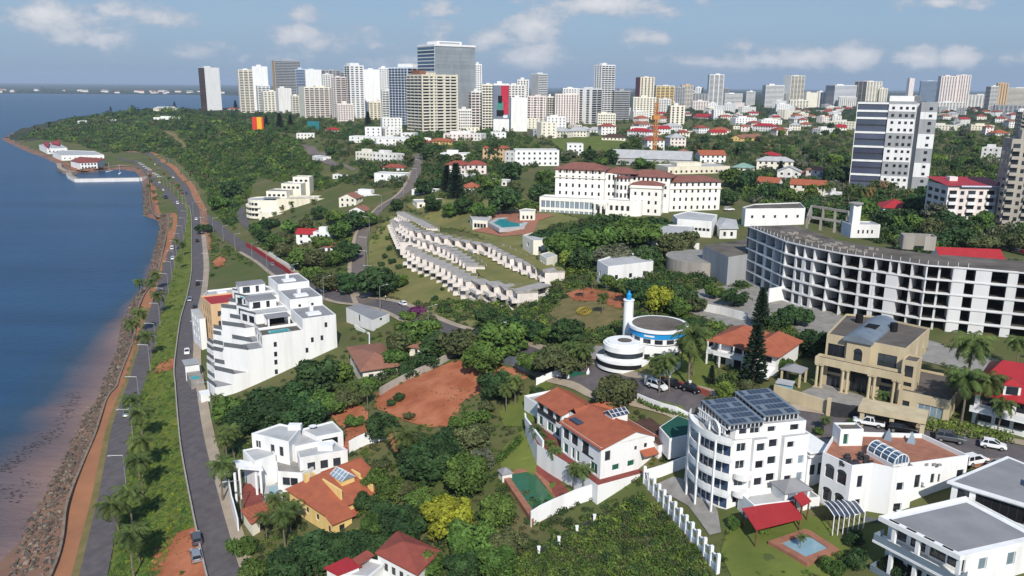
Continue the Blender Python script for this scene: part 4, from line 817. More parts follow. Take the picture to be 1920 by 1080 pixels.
# top storey set back, glazed band, then the two sloping panel roofs
top=[(.8,.4),(13.2,-.3),(13.2,9.6),(-.6,9.8),(-1.0,6)]
b.vol('penthouse_wall',top,12.0,14.2,'white',{0:lambda w:[(.6,2,12.7,13.7),(2.5,4.2,12.7,13.7),(5.6,7,12.7,13.7),(9.6,11.2,12.6,13.7)],3:lambda w:row(w,2,1,1.9,.1,[12.]),4:lambda w:row(w,3,1.1,2,.1,[12.])},'white',top='rooflight')
def panelroof(x0,x1,y0,y1,za,zb,name):
    mb=MB(); mb.prism([(x0+.25,y0+.25),(x1-.25,y0+.25),(x1-.25,y1-.25),(x0+.25,y1-.25)],14.2,[za-.25,za-.25,zb-.25,zb-.25]); b.part('clerestory_glass',mb,'glass')
    mb=MB(); mb.prism([(x0,y0),(x1,y0),(x1,y1),(x0,y1)],[za-.2,za-.2,zb-.2,zb-.2],[za,za,zb,zb]); b.part('panel_roof',mb,'metalroof')
    mb=MB(); n=7; m_=5
    for i in range(n):
        for j in range(m_):
            if (i+j*3)%9==4: continue
            X0=x0+.5+(x1-x0-1)*i/n; X1=X0+(x1-x0-1)/n-.14; t0=(j+.12)/m_; t1=(j+.88)/m_; Y0=y0+(y1-y0)*t0; Y1=y0+(y1-y0)*t1; Z0=za+(zb-za)*t0+.06; Z1=za+(zb-za)*t1+.06
            mb.quad((X0,Y0,Z0),(X1,Y0,Z0),(X1,Y1,Z1),(X0,Y1,Z1))
    tag(b.part('solar_panels',mb,'solar'),'rows of dark blue solar panels'); mb=MB()
    for i in range(9): x=x0+.3+(x1-x0-.6)*i/8; mb.box(x-.06,x+.06,y0+.12,y0+.24,14.2,za-.2); 
    for i in range(9): y=y0+.3+(y1-y0-.6)*i/8; zz=za+(zb-za)*(y-y0)/(y1-y0)-.2; mb.box(x0+.12,x0+.24,y-.06,y+.06,14.2,zz)
    b.part('clerestory_post',mb,'frame')
panelroof(-1.1,5.4,-.6,8.4,15.1,15.7,'a'); panelroof(5.9,12.6,.6,9.8,15.3,16.1,'b')
mb=MB()
for i in range(14): y=.2+i*.62; mb.box(-1.3,-1.1,y,y+.16,13.2,14.1)
mb.box(-1.3,-1.1,-.4,9,14.1,14.22); mb.box(-1.3,-1.1,-.4,9,13.05,13.2); b.part('balustrade',mb,'white')
mb=MB()
for y in (3,): 
    P=[(-1.45,y-1.6,12.1)]+[(-1.45,y-1.6*math.cos(math.pi*i/8),13+1.5*math.sin(math.pi*i/8)) for i in range(9)]+[(-1.45,y+1.6,12.1)]; mb.tube(P,.18,6)
b.part('arch_moulding',mb,'white')
b.vol('side_wing_wall',[(13.62,-1.2),(17.8,-1.2),(17.8,8),(13.62,8)],-2,8.2,'white',{0:lambda w:[(.5,1.5,4.8,6.6,'dark'),(2,3.8,4.6,6.8,'dark'),(.6,3.6,.8,2.8,'dark')]},top='rooflight',parapet=.0)
mb=MB(); mb.box(13.5,18.3,-1.8,8.2,8.2,8.45); mb.box(13.5,18.3,-1.8,8.2,8.9,9.05); b.part('roof_slab',mb,'white'); box_part(b,'roof_fascia','greyw',13.7,18.1,-1.5,8,8.45,8.9)
P=[(1.5,-5.2),(13.2,-5.6),(13.2,-.92),(1.5,-.72)]; b.vol('podium_wall',P,-3,2.4,'white',{0:lambda w:[(.8,2,-.2,1.6,'dark'),(3,4.4,-.2,1.4,'dark')]},top='rooflight',parapet=.9); mb=MB()
mb.prism([(7.4,-4.6),(11.8,-4.8),(11.8,-1),(7.4,-1)],2.4,4.4); b.part('summerhouse_wall',mb,'white'); mb=MB(); mb.hip(7.2,12,-4.9,-1,4.45,1.2,.2); b.part('summerhouse_roof',mb,'roofgrey'); mb=MB(); mb.box(7.9,9.2,-4.9,-4.84,2.7,4.1); mb.box(9.6,11.3,-4.92,-4.86,2.6,4.1); b.part('summerhouse_window',mb,'glasspale')
mb=MB()
for z in (2.9,5.9): mb.prism(arc(2.0,-.6,1.5,180,360,10),z-.2,z+.75)
b.part('corner_balcony',mb,'white')
def awning(label,P,h,drop=.5,m='awning'):
    W_=ground(*P[0]); bb=Bld('awning',label,'awning',(*at(*P[0],W_[2]+h)[:2],W_[2]),0); p=bb.pts(P,h); mb=MB(); zz=[h,h,h-drop,h-drop]; mb.prism(p,[z-.12 for z in zz],zz); bb.part('canopy',mb,m); mb=MB()
    for q in inset(p if np.cross(np.subtract(p[1],p[0]),np.subtract(p[2],p[1]))>0 else p[::-1],.3): mb.box(q[0]-.1,q[0]+.1,q[1]-.1,q[1]+.1,-1,h-drop-.05)
    bb.part('post',mb,'wood'); return bb
awning('large red fabric awning on posts at foot of rounded white apartment tower',[(1391,953),(1486,937),(1506,966),(1418,988)],2.8)
awning('small red fabric awning between the two white apartment buildings',[(1488,930),(1505,921),(1522,934),(1505,944)],2.9)
# colonnaded retaining wall and drive in front of it
l=ground(1208,905); e=ground(1345,1075); b=Bld('colonnade','white arcaded retaining wall of arches beside drive of rounded apartment tower','wall',l,math.atan2(e[1]-l[1],e[0]-l[0]),land='the white arcade wall')
n=13; Lw=float(np.hypot(*(e-l)[:2])); zs=[hz(*b.W(Lw*i/n,0))-l[2] for i in range(n+1)]
pi_=None
for i in range(n+1):
    g=MB(); g.box(-.22,.22,-.25,.25,-1.5,2.6); o=g.build('pillar',M['white'],b.e); o.location=(Lw*i/n,0,zs[i]+.6)
mb=MB()
for i in range(n):
    w_=Lw/n; z=(zs[i]+zs[i+1])/2+1.6; P=[(Lw*i/n+w_*(.5-.5*math.cos(math.pi*k/8)),0,z+.9*math.sin(math.pi*k/8)) for k in range(9)]; mb.tube(P,.16,6)
    mb.beam((Lw*i/n,0,zs[i]+.2),(Lw*(i+1)/n,0,zs[i+1]+.2),.3,1.6)
b.part('arch',mb,'white')
sheet('drive',[(1225,912),(1262,895),(1300,905),(1345,958),(1352,1000),(1330,1005),(1290,950)],'pavgrey',.2)
wallrun('boundary_wall','white open balustrade wall at the head of drive beside rounded apartment tower',[(1208,902),(1240,893),(1297,872)],2.2,.3,'white')
# ================= white building with glass barrel vault
l,rz,_w=frame_from((1592,973),(1812,908)); b=Bld('apartment_building','white apartment building with glass barrel vault on its terracotta roof terrace','apartment building',l,rz,land='the white building with glass vault')
H_=8.2; V=[(-.4,.2),(3.2,.4),(5.4,-1.6),(9.0,-1.6),(9.2,-.6),(20,.4),(18.2,9),(4.4,12.4),(-2.2,5.4)]
A2=[1.2,4.6]
b.vol('wall',V,-3.5,H_,'white',{8:lambda w:row(w,2,1.7,1.9,.8,[.3,4.3],.5),0:lambda w:[(1.2,2.1,z+.8,z+2.8,'dark') for z in (.3,4.3)],2:lambda w:[(.9,2.1,5,6.4,'white'),(.8,2.2,1.4,2.9,'white')],4:lambda w:[(1,2,4.6,6.8,'dark'),(4,4.7,5,6.6,'dark'),(5.4,5.8,5,6.4,'dark'),(9,10.3,4.6,6.6,'dark')]},'dark',top='paving',parapet=.75)
def archwin(zc): pass
mb=MB(); cx,r=0,1.45
ax0=b.px(1640,842,8.9); ax1=b.px(1690,869,8.9); 
import itertools
d=np.subtract(ax1,ax0); Ld=np.linalg.norm(d); d=d/Ld; nn=np.array([d[1],-d[0]])
def vp(s,a,rr): q=np.array(ax0)+d*s+nn*rr*math.cos(a); return (q[0],q[1],H_+.7+rr*math.sin(a))
g=MB(); na_=12
for i in range(na_):
    a0=math.pi*i/na_; a1=math.pi*(i+1)/na_; g.quad(vp(0,a0,r),vp(Ld,a0,r),vp(Ld,a1,r),vp(0,a1,r))
g.add([vp(0,math.pi*i/na_,r) for i in range(na_+1)],[tuple(range(na_+1))]); g.add([vp(Ld,math.pi*i/na_,r) for i in range(na_+1)],[tuple(range(na_+1))]); b.part('vault_glass',g,'glassblue')
g=MB()
for s_ in np.linspace(0,Ld,5): g.tube([vp(s_,math.pi*i/na_,r+.06) for i in range(na_+1)],.09,5)
for a in (0,.6,1.05,1.57,2.1,2.55,math.pi): g.tube([vp(0,a,r+.05),vp(Ld,a,r+.05)],.07,5)
for a in (.5,1.0,1.57,2.1,2.6): p=vp(Ld+.05,a,r); g.beam((p[0],p[1],H_),p,.08)
b.part('vault_frame',g,'frame'); g=MB(); P=[vp(s_,a,r+.15)[:2] for s_,a in ((0,0),(Ld,0),(Ld,math.pi),(0,math.pi))]; g.prism(P,H_,H_+.75); b.part('vault_kerb',g,'white')
b.vol('stair_wall',[(2.6,8.4),(6.4,7.9),(6.8,10.6),(3,11.2)],H_,H_+2.6,'white',{0:lambda w:[(.6,1.4,H_+.2,H_+2.1,'shut')]},top='roofdirty',parapet=.3)
for e_,(xs_,zs_) in ((8,((0,0),(4.3,0))),):
    A_,B_=np.array(V[8]),np.array(V[0]); w__=np.linalg.norm(B_-A_); dd=(B_-A_)/w__; nn_=np.array([dd[1],-dd[0]])
    for o_ in row(w__,2,1.7,1.9,.8,[.3,4.3],.5):
        g=MB(); c0=A_+dd*(o_[0]+o_[1])/2+nn_*.02; r__=(o_[1]-o_[0])/2; g.add([(*(c0+dd*r__*math.cos(math.pi*i/10)),o_[3]+.62*r__*math.sin(math.pi*i/10)) for i in range(11)],[tuple(range(11))]); b.part('arch_head',g,'glass')
g=MB(); R0=random.Random(4)
for i in range(26): x=R0.uniform(-.8,4.2); y=R0.uniform(1.2,4.2); s_=R0.uniform(.15,.5); g.box(x-s_,x+s_,y-s_*.6,y+s_*.6,H_,H_+R0.uniform(.2,.9))
b.part('roof_clutter',g,'metald'); g=MB()
for i in range(16): x=R0.uniform(5,14); y=R0.uniform(-.9,.6); g.box(x-.3,x+.3,y-.2,y+.2,H_,H_+R0.uniform(.1,.4))
b.part('roof_rubble',g,'pavgrey')
g=MB(); g.prism([(3.2,.3),(5.3,-1.6),(3.6,-2.6),(1.4,-1.4)],-.3,0.1); b.part('balcony_slab',g,'white'); rails(b,[(1.4,-1.4),(3.6,-2.6),(5.3,-1.65)],.1,'rail')
for wx,z in ((6.7,1.2),(11.5,5.0)): g=MB(); g.box(wx,wx+.8,-2.0 if wx<9 else -1.0,-1.65 if wx<9 else -.5,z,z+.6); b.part('air_conditioner',g,'white')
g=MB()
for i in range(7):
    x=-4.4+i*.85; P=[(x,-2.6+3.4*k/6,2.1+.9*math.sin(math.pi*(.1+.5*k/6))) for k in range(7)]; g.tube([(x-.3*0,p[1],p[2]) for p in P],.09,5); g.box(x-.06,x+.06,-2.66,-2.54,-2.5,2.5)
b.part('pergola_frame',g,'white'); g=MB(); Y=[(-2.6+3.4*k/6,2.08+.9*math.sin(math.pi*(.1+.5*k/6))) for k in range(7)]; g.add([(-4.4,y,z) for y,z in Y]+[(.7,y,z) for y,z in Y],[(k,k+7,k+8,k+1) for k in range(6)]); b.part('pergola_glass',g,'solar')
for k,(xx,yy) in enumerate(((15.2,7.6),(12.2,9.4))): g=MB(); g.cyl(xx,yy,H_,H_+1.9,.9,.08,4); b.part('roof_pinnacle',g,'glasspale')
# ================= grey roofed house in the corner
b=Bld('villa','modern white villa with large grey flat roof and glass balconies','villa',(51.4,102.1,28.6),math.atan2(92.2-102.1,57.5-51.4),land='the grey roofed modern villa')
P=[b.L(q) for q in ((51.4,102.1),(57.5,92.2),(71.2,96.9),(66.7,108))]; H_=8.4
box=inset(P,.0); g=MB(); g.prism(P,H_-.45,H_); b.part('roof_slab',g,'white'); g=MB(); g.add([(*p,H_+.02) for p in inset(P,1.15)],[(0,1,2,3)]); b.part('roof_screed',g,'roofgrey'); 
g=MB(); ii=inset(P,.0); jj=inset(P,.2)
for i in range(4):
    k=(i+1)%4; g.quad((*ii[i],H_),(*ii[k],H_),(*ii[k],H_+.25),(*ii[i],H_+.25)); g.quad((*jj[k],H_),(*jj[i],H_),(*jj[i],H_+.25),(*jj[k],H_+.25)); g.quad((*ii[i],H_+.25),(*ii[k],H_+.25),(*jj[k],H_+.25),(*jj[i],H_+.25))
b.part('parapet',g,'white'); q=inset(P,.25); w0=math.hypot(P[1][0],P[1][1])
g=MB()
for i in range(4): a=w0*(.1+.22*i); g.box(a,a+1.4,.45,1.0,H_+.02,H_+.05)
b.part('roof_slot',g,'dark')
W2=[(P[0][0]+.3,P[0][1]+2.2),(P[1][0]-.3,P[1][1]+2.2),(P[2][0]-.5,P[2][1]-.3),(P[3][0]+.2,P[3][1]-.3)]
b.vol('wall',W2,-3,H_-.46,'white',{0:lambda w:[(x,x+2.2,z+.1,z+2.5,'dark') for z in (0.,5.2) for x in (.6,3.4,6.2,8.6)],1:lambda w:[(2.2,3.6,5.2,7,'pale'),(7,8.4,5.,7.,'pale'),(10.6,12,5,7,'pale'),(3,6,.4,2.6,'dark'),(8,11,.4,2.6,'dark')]},top=None)
for z in (0.0,4.9):
    g=MB(); g.prism([(P[0][0]-.3,P[0][1]-.3),(P[1][0]+.3,P[1][1]-.3),(P[1][0]+.3,P[1][1]+2.15),(P[0][0]-.3,P[0][1]+2.15)],z-.35,z); b.part('balcony_slab',g,'white'); rails(b,[(P[0][0]-.2,2),(P[0][0]-.2,-.2),(P[1][0]+.2,-.2),(P[1][0]+.2,2)],z,'glasspale',1.0,'glass_railing')
g=MB()
for a in (.2,.5,.98): x=w0*a; g.box(x-.25,x+.25,.2,.7,-3,H_-.46)
b.part('column',g,'white')
Q2=[b.L(q) for q in ((65.2,109.2),(73.2,101.6),(84,106),(78.2,117.2))]; g=MB(); 
b.vol('upper_wall',Q2,-3,H_+1.6,'white',{0:lambda w:[(.8,2.4,H_-1.2,H_+1.2,'dark'),(3.2,9.6,H_-1.3,H_+1.2,'black')]},top=None); g.prism(inset(Q2,-.5),H_+1.6,H_+1.95); b.part('upper_roof_slab',g,'white'); g=MB(); g.add([(*p,H_+1.97) for p in inset(Q2,.1)],[(0,1,2,3)]); b.part('upper_roof_screed',g,'roofgrey')
g=MB(); c=np.mean(Q2,0)
for k in range(2): g.quad((c[0]+k*1.2,c[1]-.6,H_+2.1),(c[0]+1+k*1.2,c[1]-.6,H_+2.1),(c[0]+1+k*1.2,c[1]+.9,H_+2.9),(c[0]+k*1.2,c[1]+.9,H_+2.9))
b.part('solar_panel',g,'solar')
pool('swimming_pool',[(1464,1019),(1511,1045),(1553,1028),(1513,1002)],'poolpale','pale blue swimming pool with brick coping on lawn below red awning')
# ================= sandstone villa with columns
l,rz,_w=frame_from((1527.5,726),(1675,760)); b=Bld('villa','large sandstone villa with giant columns, balcony and grey metal roof','villa',l,rz,land='the sandstone villa')
b.vol('lower_wall',[(0.2,2.2),(15.2,2.2),(15.4,13),(.2,13)],-2,5.6,'sand',{0:[(1.2,3.8,.1,2.6,'dark'),(1.2,3.8,3.1,4.8,'dark'),(5.6,9.6,.05,4.9,'dark'),(11,13.6,.1,2.6,'dark'),(11.2,13.4,3.2,4.8,'dark')],1:lambda w:row(w,2,1,1.4,1,[3])},top='rooftaupe')
b.vol('balcony_wall',[(-.4,-.3),(15.5,-.3),(15.5,2.18),(-.4,2.18)],5.0,5.9,'sand',{},top='rooftaupe',parapet=.5); 
for x in (.1,1.0,5.0,5.9,9.9,10.8,14.2,15.1):
    g=MB(); g.cyl(x,.1,-2,5.0,.30,.26,12); g.box(x-.42,x+.42,-.3,.5,-2,.3); g.box(x-.4,x+.4,-.28,.48,4.7,5.0); b.part('column',g,'sand')
b.vol('upper_wall',[(.5,2.6),(4.6,2.6),(4.62,1.9),(9.0,1.9),(9.02,2.6),(15.0,2.6),(15.2,20),(12,20.5),(4,22),(-1.2,20)],5.6,10.2,'sand',{0:[(.4,3.6,6.0,8.7,'dark')],2:[(1.4,3.0,6.0,8.2,'dark')],4:[(1.2,4.6,6.0,8.7,'dark')],5:lambda w:row(w,3,1.2,1.8,1,[6.2])},top='rooftaupe',parapet=.35)
g=MB(); g.cyl(6.8,1.86,8.2,8.2+.001,.01,n=4); 
g=MB(); pts_=[(6.8+.8*math.cos(math.pi*i/10),8.2+.8*math.sin(math.pi*i/10)) for i in range(11)]; g.add([(x,1.86,z) for x,z in pts_],[tuple(range(11))]); b.part('arched_fanlight',g,'glass')
g=MB(); xs=np.linspace(3.9,9.3,9); prof=[(x,10.7+1.0*(1-((x-6.6)/2.7)**2)) for x in xs]; vs=[(x,1.4,z) for x,z in prof]+[(x,19.5,z) for x,z in prof]; g.add(vs,[(i,i+1,i+10,i+9) for i in range(8)]); low=[(x,1.4,10.25) for x in (3.9,9.3)]; g.add([(x,1.4,z) for x,z in prof]+[(9.3,1.4,10.2),(3.9,1.4,10.2)],[tuple(range(11))[::-1]]); g.add([(9.3,1.4,10.2),(9.3,19.5,10.2),(9.3,19.5,prof[-1][1]),(9.3,1.4,prof[-1][1])],[(0,1,2,3)]); g.add([(3.9,1.4,10.2),(3.9,19.5,10.2),(3.9,19.5,prof[0][1]),(3.9,1.4,prof[0][1])],[(3,2,1,0)]); b.part('metal_roof',g,'metalroof')
g=MB(); g.box(5.8,8,8,11,11.72,11.8); b.part('skylight',g,'dark'); 
for x,y in ((9.8,14),(2.6,16)): g=MB(); g.cyl(x,y,10.2,11.9,.75,n=14); b.part('water_tank',g,'dark')
b.vol('side_terrace_wall',[(15.42,-1),(24,-1),(24,14),(15.42,14)],-2,3.2,'sand',{0:lambda w:[(.8,2,.4,1.8,'dark'),(3.4,7.6,-.6,1.9,'pale')]},top='rooftaupe',parapet=.4); b.vol('corner_bay_wall',[(14.9,1.2),(17.4,1.2),(17.4,5),(14.9,5)],3.2,8.6,'sand',{0:lambda w:[(.6,2,3.8,4.6,'dark'),(.5,2,5.6,7.8,'dark')]},top='rooftaupe',parapet=.2)
g=MB(); 
for x,y in ((-6,-2),(-2.4,-2),(-6,1.4),(-2.4,1.4)): g.box(x-.18,x+.18,y-.18,y+.18,-2,3)
b.part('gazebo_post',g,'sand'); g=MB(); g.hip(-6,-2.4,-2,1.4,3.02,1.0,.35); b.part('gazebo_roof',g,'roofgrey')
wallrun('boundary_wall','sandstone street wall with panels in front of sandstone villa',[(1450,745),(1490,757),(1552,777)],2.6,.35,'sand')
l=ground(1556,782); b=Bld('gate','tall black steel gate in sandstone street wall','gate',l,math.radians(-32)); box_part(b,'leaf','metald',0,4.8,0,.1,0,3.0); g=MB(); g.box(-.7,-.02,-.3,.4,-1,3.6); b.part('pillar',g,'sand'); g=MB(); g.box(4.82,5.5,-.3,.4,-1,3.6); b.part('pillar',g,'sand')
l=ground(1610,800); b=Bld('carport','sandstone carport with wide lintel on street beside sandstone villa','carport',l,math.radians(-31)); g=MB(); g.box(-.4,10.4,-.5,5,3.0,3.7); b.part('roof',g,'sand'); 
for x in (0,4.8,9.6): g=MB(); g.box(x,x+.7,-.2,.5,-1,3.0); b.part('pillar',g,'sand')
box_part(b,'back_wall','sand',-.2,10.2,4.6,4.9,-1,3)
b=Bld('kiosk','small guard kiosk with pale blue panels at corner of sandstone wall','kiosk',ground(1455,742),math.radians(-30)); mat('kiosk_blue',(.20,.45,.58),(.16,.38,.5)); g=MB(); g.box(0,2.6,0,2,-1,2.6); b.part('wall',g,MATS['kiosk_blue']); box_part(b,'roof','rooflight',-.3,2.9,-.3,2.3,2.6,2.8)
# ================= white house with two terracotta roofs
l,rz,_w=frame_from((1326,682),(1450,705)); b=Bld('house','two storey white house with paired terracotta roofs and verandas behind dark conifers','house',l,rz,land='the two storey white house')
b.vol('wall',[(1.6,1.2),(8.4,1.2),(8.42,-.3),(15,-.3),(15.2,12),(1.2,13)],-1,5.2,'white',{0:[(.4,2,.2,2.4,'dark'),(3,6.2,3.3,4.5,'dark'),(3.6,5.6,.2,2.3,'dark')],2:[(.6,2.4,3.4,4.6,'dark'),(3.2,5.6,3.3,4.6,'dark'),(1,4,.4,2,'dark')]},top=None)
hip_roof(b,.2,8.2,.2,13,5.3,2.2,'tile',.6); hip_roof(b,8.3,15.4,-.9,12.2,5.25,2.4,'tile',.5)
g=MB(); g.box(-.2,1.58,-.6,8,2.55,2.8); g.box(1.62,8.3,-.9,1.1,2.6,2.8); b.part('veranda_slab',g,'white'); rails(b,[(-.1,8),(-.1,-.5),(1.6,-.85),(8.2,-.85)],2.8,'frame',.8); g=MB()
for x,y in ((0,-.4),(0,3),(0,6.5),(3,-.7),(6,-.7),(8,-.7)): g.box(x-.15,x+.15,y-.15,y+.15,-1,5.2)
b.part('veranda_post',g,'white'); g=MB(); g.prism([(11,-4.2),(15,-4.6),(15,-.4),(11,-.4)],[1.2,1.2,2.4,2.4],[1.4,1.4,2.6,2.6]); b.part('porch_awning',g,'white')
wallrun('boundary_wall','white and dark red street wall with white piers below two storey white house',[(1210,722),(1235,717),(1262,722),(1298,734),(1330,745)],1.3,.25,'tile2',posts=5.2,postm='white',posth=.7)
wallrun('boundary_wall','white garden wall dividing round house lawn from two storey white house',[(1240,712),(1262,698),(1275,690)],1.4,.25,'white')
# ================= round white and blue building
c=ground(1237,655); b=Bld('round_building','round white building with dark flat roof and bright blue sign band','office',(33.2,176.2,36.6),0,land='the round white building')
def drum(r,z0,z1,m,name,cx=0,cy=0,n=40): g=MB(); g.cyl(cx,cy,z0,z1,r,n=n); return b.part(name,g,m,False)
drum(5.9,-2,3.2,'white','wall'); drum(6.3,3.2,5.6,'white','upper_wall'); drum(6.42,4.6,5.9,'blueband','sign_band'); drum(6.75,5.9,6.5,'white','roof_rim'); drum(5.9,6.5,6.56,'roofdirty','flat_roof')
for a in range(-170,0,24):
    for z,h,r in ((-.2,1.5,5.93),(3.45,1.0,6.33)):
        g=MB(); t=[math.radians(a+8*k-8) for k in range(3)]; 
        for u,v in zip(t[:-1],t[1:]): g.quad((r*math.cos(u),r*math.sin(u),z),(r*math.cos(v),r*math.sin(v),z),(r*math.cos(v),r*math.sin(v),z+h),(r*math.cos(u),r*math.sin(u),z+h))
        b.part('window',g,'glass')
g=MB(); t=[math.radians(-128+7*k) for k in range(4)]
for u,v in zip(t[:-1],t[1:]): g.quad((6.45*math.cos(u),6.45*math.sin(u),5.0),(6.45*math.cos(v),6.45*math.sin(v),5.0),(6.45*math.cos(v),6.45*math.sin(v),5.4),(6.45*math.cos(u),6.45*math.sin(u),5.4))
b.part('sign_lettering',g,'frame')
cx,cy=-8.0,-3.8; drum(4.4,-2,3.4,'white','lobby_wall',cx,cy); drum(4.5,.7,1.9,'glass','lobby_window',cx,cy); drum(4.75,1.9,3.1,'white','lobby_rim',cx,cy); drum(3.7,3.4,3.65,'white','lobby_roof',cx,cy); drum(1.6,3.65,3.69,'rooftaupe','lobby_roof_well',cx,cy)
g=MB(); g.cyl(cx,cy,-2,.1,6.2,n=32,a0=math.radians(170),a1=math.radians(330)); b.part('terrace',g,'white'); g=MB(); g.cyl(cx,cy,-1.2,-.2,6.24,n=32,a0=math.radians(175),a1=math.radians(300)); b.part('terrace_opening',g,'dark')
g=MB(); g.cyl(-3.2,-3.6,-2,2.6,2.6,n=24); b.part('entrance_wall',g,'white'); g=MB(); g.box(-3.9,-2.7,-6.3,-6.1,-1.2,1.2); b.part('entrance_door',g,'dark')
g=MB(); g.cyl(-6.3,4.0,-2,10.8,1.15,n=24); b.part('tower',g,'white'); g=MB(); g.cyl(-6.3,4.0,10.8,11.0,1.3,n=24); b.part('tower_cap',g,'white'); g=MB(); 
for r0,r1,z0,z1 in ((.55,.6,11,12.2),(.6,.25,12.2,12.7),(.25,.28,12.7,13.1)): g.cyl(-6.3,4.0,z0,z1,r0,r1,16)
b.part('blue_finial',g,'blueband')
l=at(1095,586,34.4); t=thing('lawn_emblem','round yellow emblem laid out on slope beside round white building','emblem',(float(l[0]),float(l[1]),hz(l[0],l[1]))); mat('emblem_yellow',(.42,.30,.03),(.34,.25,.03)); g=MB()
def seg(P):
    for p,q in zip(P[:-1],P[1:]): 
        z0=hz(l[0]+p[0],l[1]+p[1])-t.location.z+.45; z1=hz(l[0]+q[0],l[1]+q[1])-t.location.z+.45; g.beam((*p,z0),(*q,z1),.3,.12)
for r_ in (1.9,1.45): seg([(r_*math.cos(a),2.6*r_*math.sin(a)) for a in np.linspace(0,2*math.pi,28)])
seg([(-.9,-2.2),(-.9,1.6),(0,-.6),(.9,1.6),(.9,-2.2)]); seg([(-.4,-2),(-.4,0)]); seg([(.4,-2),(.4,0)]); g.build('ring',MATS['emblem_yellow'],t)
# ================= unfinished concrete hotel
mat('shaded_interior',(.085,.072,.06),(.055,.047,.04),.95,.4)  # concrete darkened on purpose: shade deep in the bays put into its colour
Z0=38.8; RL=[(1403,429),(1474,456),(1521,467),(1581,479),(1739,501),(1792,504.5),(1920,515.5)]
FW=[np.array(q) for q in ((70.2,239.),(73.7,214.8),(77.6,207.),(82.8,199.),(97.5,186.),(103.,184.),(117.,178.3),(138.,170.))]
b=Bld('unfinished_building','long unfinished white concrete building with rows of empty dark window bays','unfinished building',(FW[3][0],FW[3][1],Z0),math.atan2(-13,14.7),land='the unfinished concrete building')
FP=[b.L(q) for q in FW]; CUM=np.concatenate([[0],np.cumsum([math.dist(FP[i],FP[i+1]) for i in range(len(FP)-1)])])
def along(s):
    i=int(np.clip(np.searchsorted(CUM,s)-1,0,len(FP)-2)); t=(s-CUM[i])/(CUM[i+1]-CUM[i]); p=np.array(FP[i])*(1-t)+np.array(FP[i+1])*t; d=np.subtract(FP[i+1],FP[i])/(CUM[i+1]-CUM[i]); return p,d
def sof(px_):
    y=np.interp(px_,[q[0] for q in RL],[q[1] for q in RL])+25; d=ray(px_,y)
    for i in range(len(FW)-1):
        a,e=FW[i],FW[i+1]-FW[i]; den=d[0]*e[1]-d[1]*e[0]; u=(a[1]*d[0]-a[0]*d[1])/(-den) if abs(den)>1e-9 else 9
        u=(d[1]*a[0]-d[0]*a[1])/(d[0]*e[1]-d[1]*e[0])
        if -.001<=u<=1.001: return CUM[i]+u*(CUM[i+1]-CUM[i])
    return CUM[-1]
BAY=[('O',268,310),('W',312,366),('W',366,418),('O',420,478),('O',480,542),('W',542,592),('W',592,648),('O',650,735),('O',735,822),('O',825,922),('W',924,1012),('W',1014,1100),('B',1100,1150),('O',1152,1230),('O',1230,1318),('O',1320,1478),('B',1480,1535),('W',1535,1625),('B',1625,1685),('W',1685,1825),('B',1825,1858),('O',1860,1990)]
fh=3.25; NF=5; TOPZ=fh*NF
S_=[(k,sof(1320+a/3.177),sof(1320+c/3.177)) for k,a,c in BAY[:-1]]; S_.append(('O',S_[-1][2],S_[-1][2]+5)); s_=S_[-1][2]
for k,w_ in (('W',4),('B',2),('W',4),('O',6)): S_.append((k,s_,s_+w_)); s_+=w_
def off(i,q): 
    a=FP[max(i-1,0)];c=FP[min(i+1,len(FP)-1)]; d=np.subtract(c,a)/math.dist(a,c); return (FP[i][0]-d[1]*q,FP[i][1]+d[0]*q)
back=[off(i,15) for i in range(len(FP))]
for f in range(NF+1):
    z=f*fh; g=MB(); g.prism([off(i,-.25) for i in range(len(FP))]+[off(i,14.6) for i in range(len(FP))][::-1],z-.28,z); b.part('floor_slab',g,'concretew')
    if f<NF: g=MB(); g.add([(*off(i,1.1),z+.02) for i in range(len(FP))]+[(*off(i,8.4),z+.02) for i in range(len(FP))][::-1],[tuple(range(2*len(FP)))]); b.part('floor_shade_sheet',g,MATS['shaded_interior'])  # dark sheet added behind the front edge of each slab, painted indoor shade
g=MB(); g.add([(*off(i,.15),TOPZ+.02) for i in range(len(FP))]+[(*off(i,14.5),TOPZ+.02) for i in range(len(FP))][::-1],[tuple(range(2*len(FP)))]); b.part('stained_roof',g,'roofdirty')
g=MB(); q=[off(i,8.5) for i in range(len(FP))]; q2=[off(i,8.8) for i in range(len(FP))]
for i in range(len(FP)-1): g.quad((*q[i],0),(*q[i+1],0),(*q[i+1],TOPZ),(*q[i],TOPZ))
b.part('inner_wall',g,MATS['shaded_interior']); g=MB(); q=[off(i,14.4) for i in range(len(FP))]
for i in range(len(FP)-1): g.quad((*q[i+1],-1),(*q[i],-1),(*q[i],TOPZ),(*q[i+1],TOPZ))
g.quad((*FP[0],-1),(*off(0,14.4),-1),(*off(0,14.4),TOPZ),(*FP[0],TOPZ)); b.part('rear_wall',g,'concrete')
cut=sof(1320+1480/3.177)
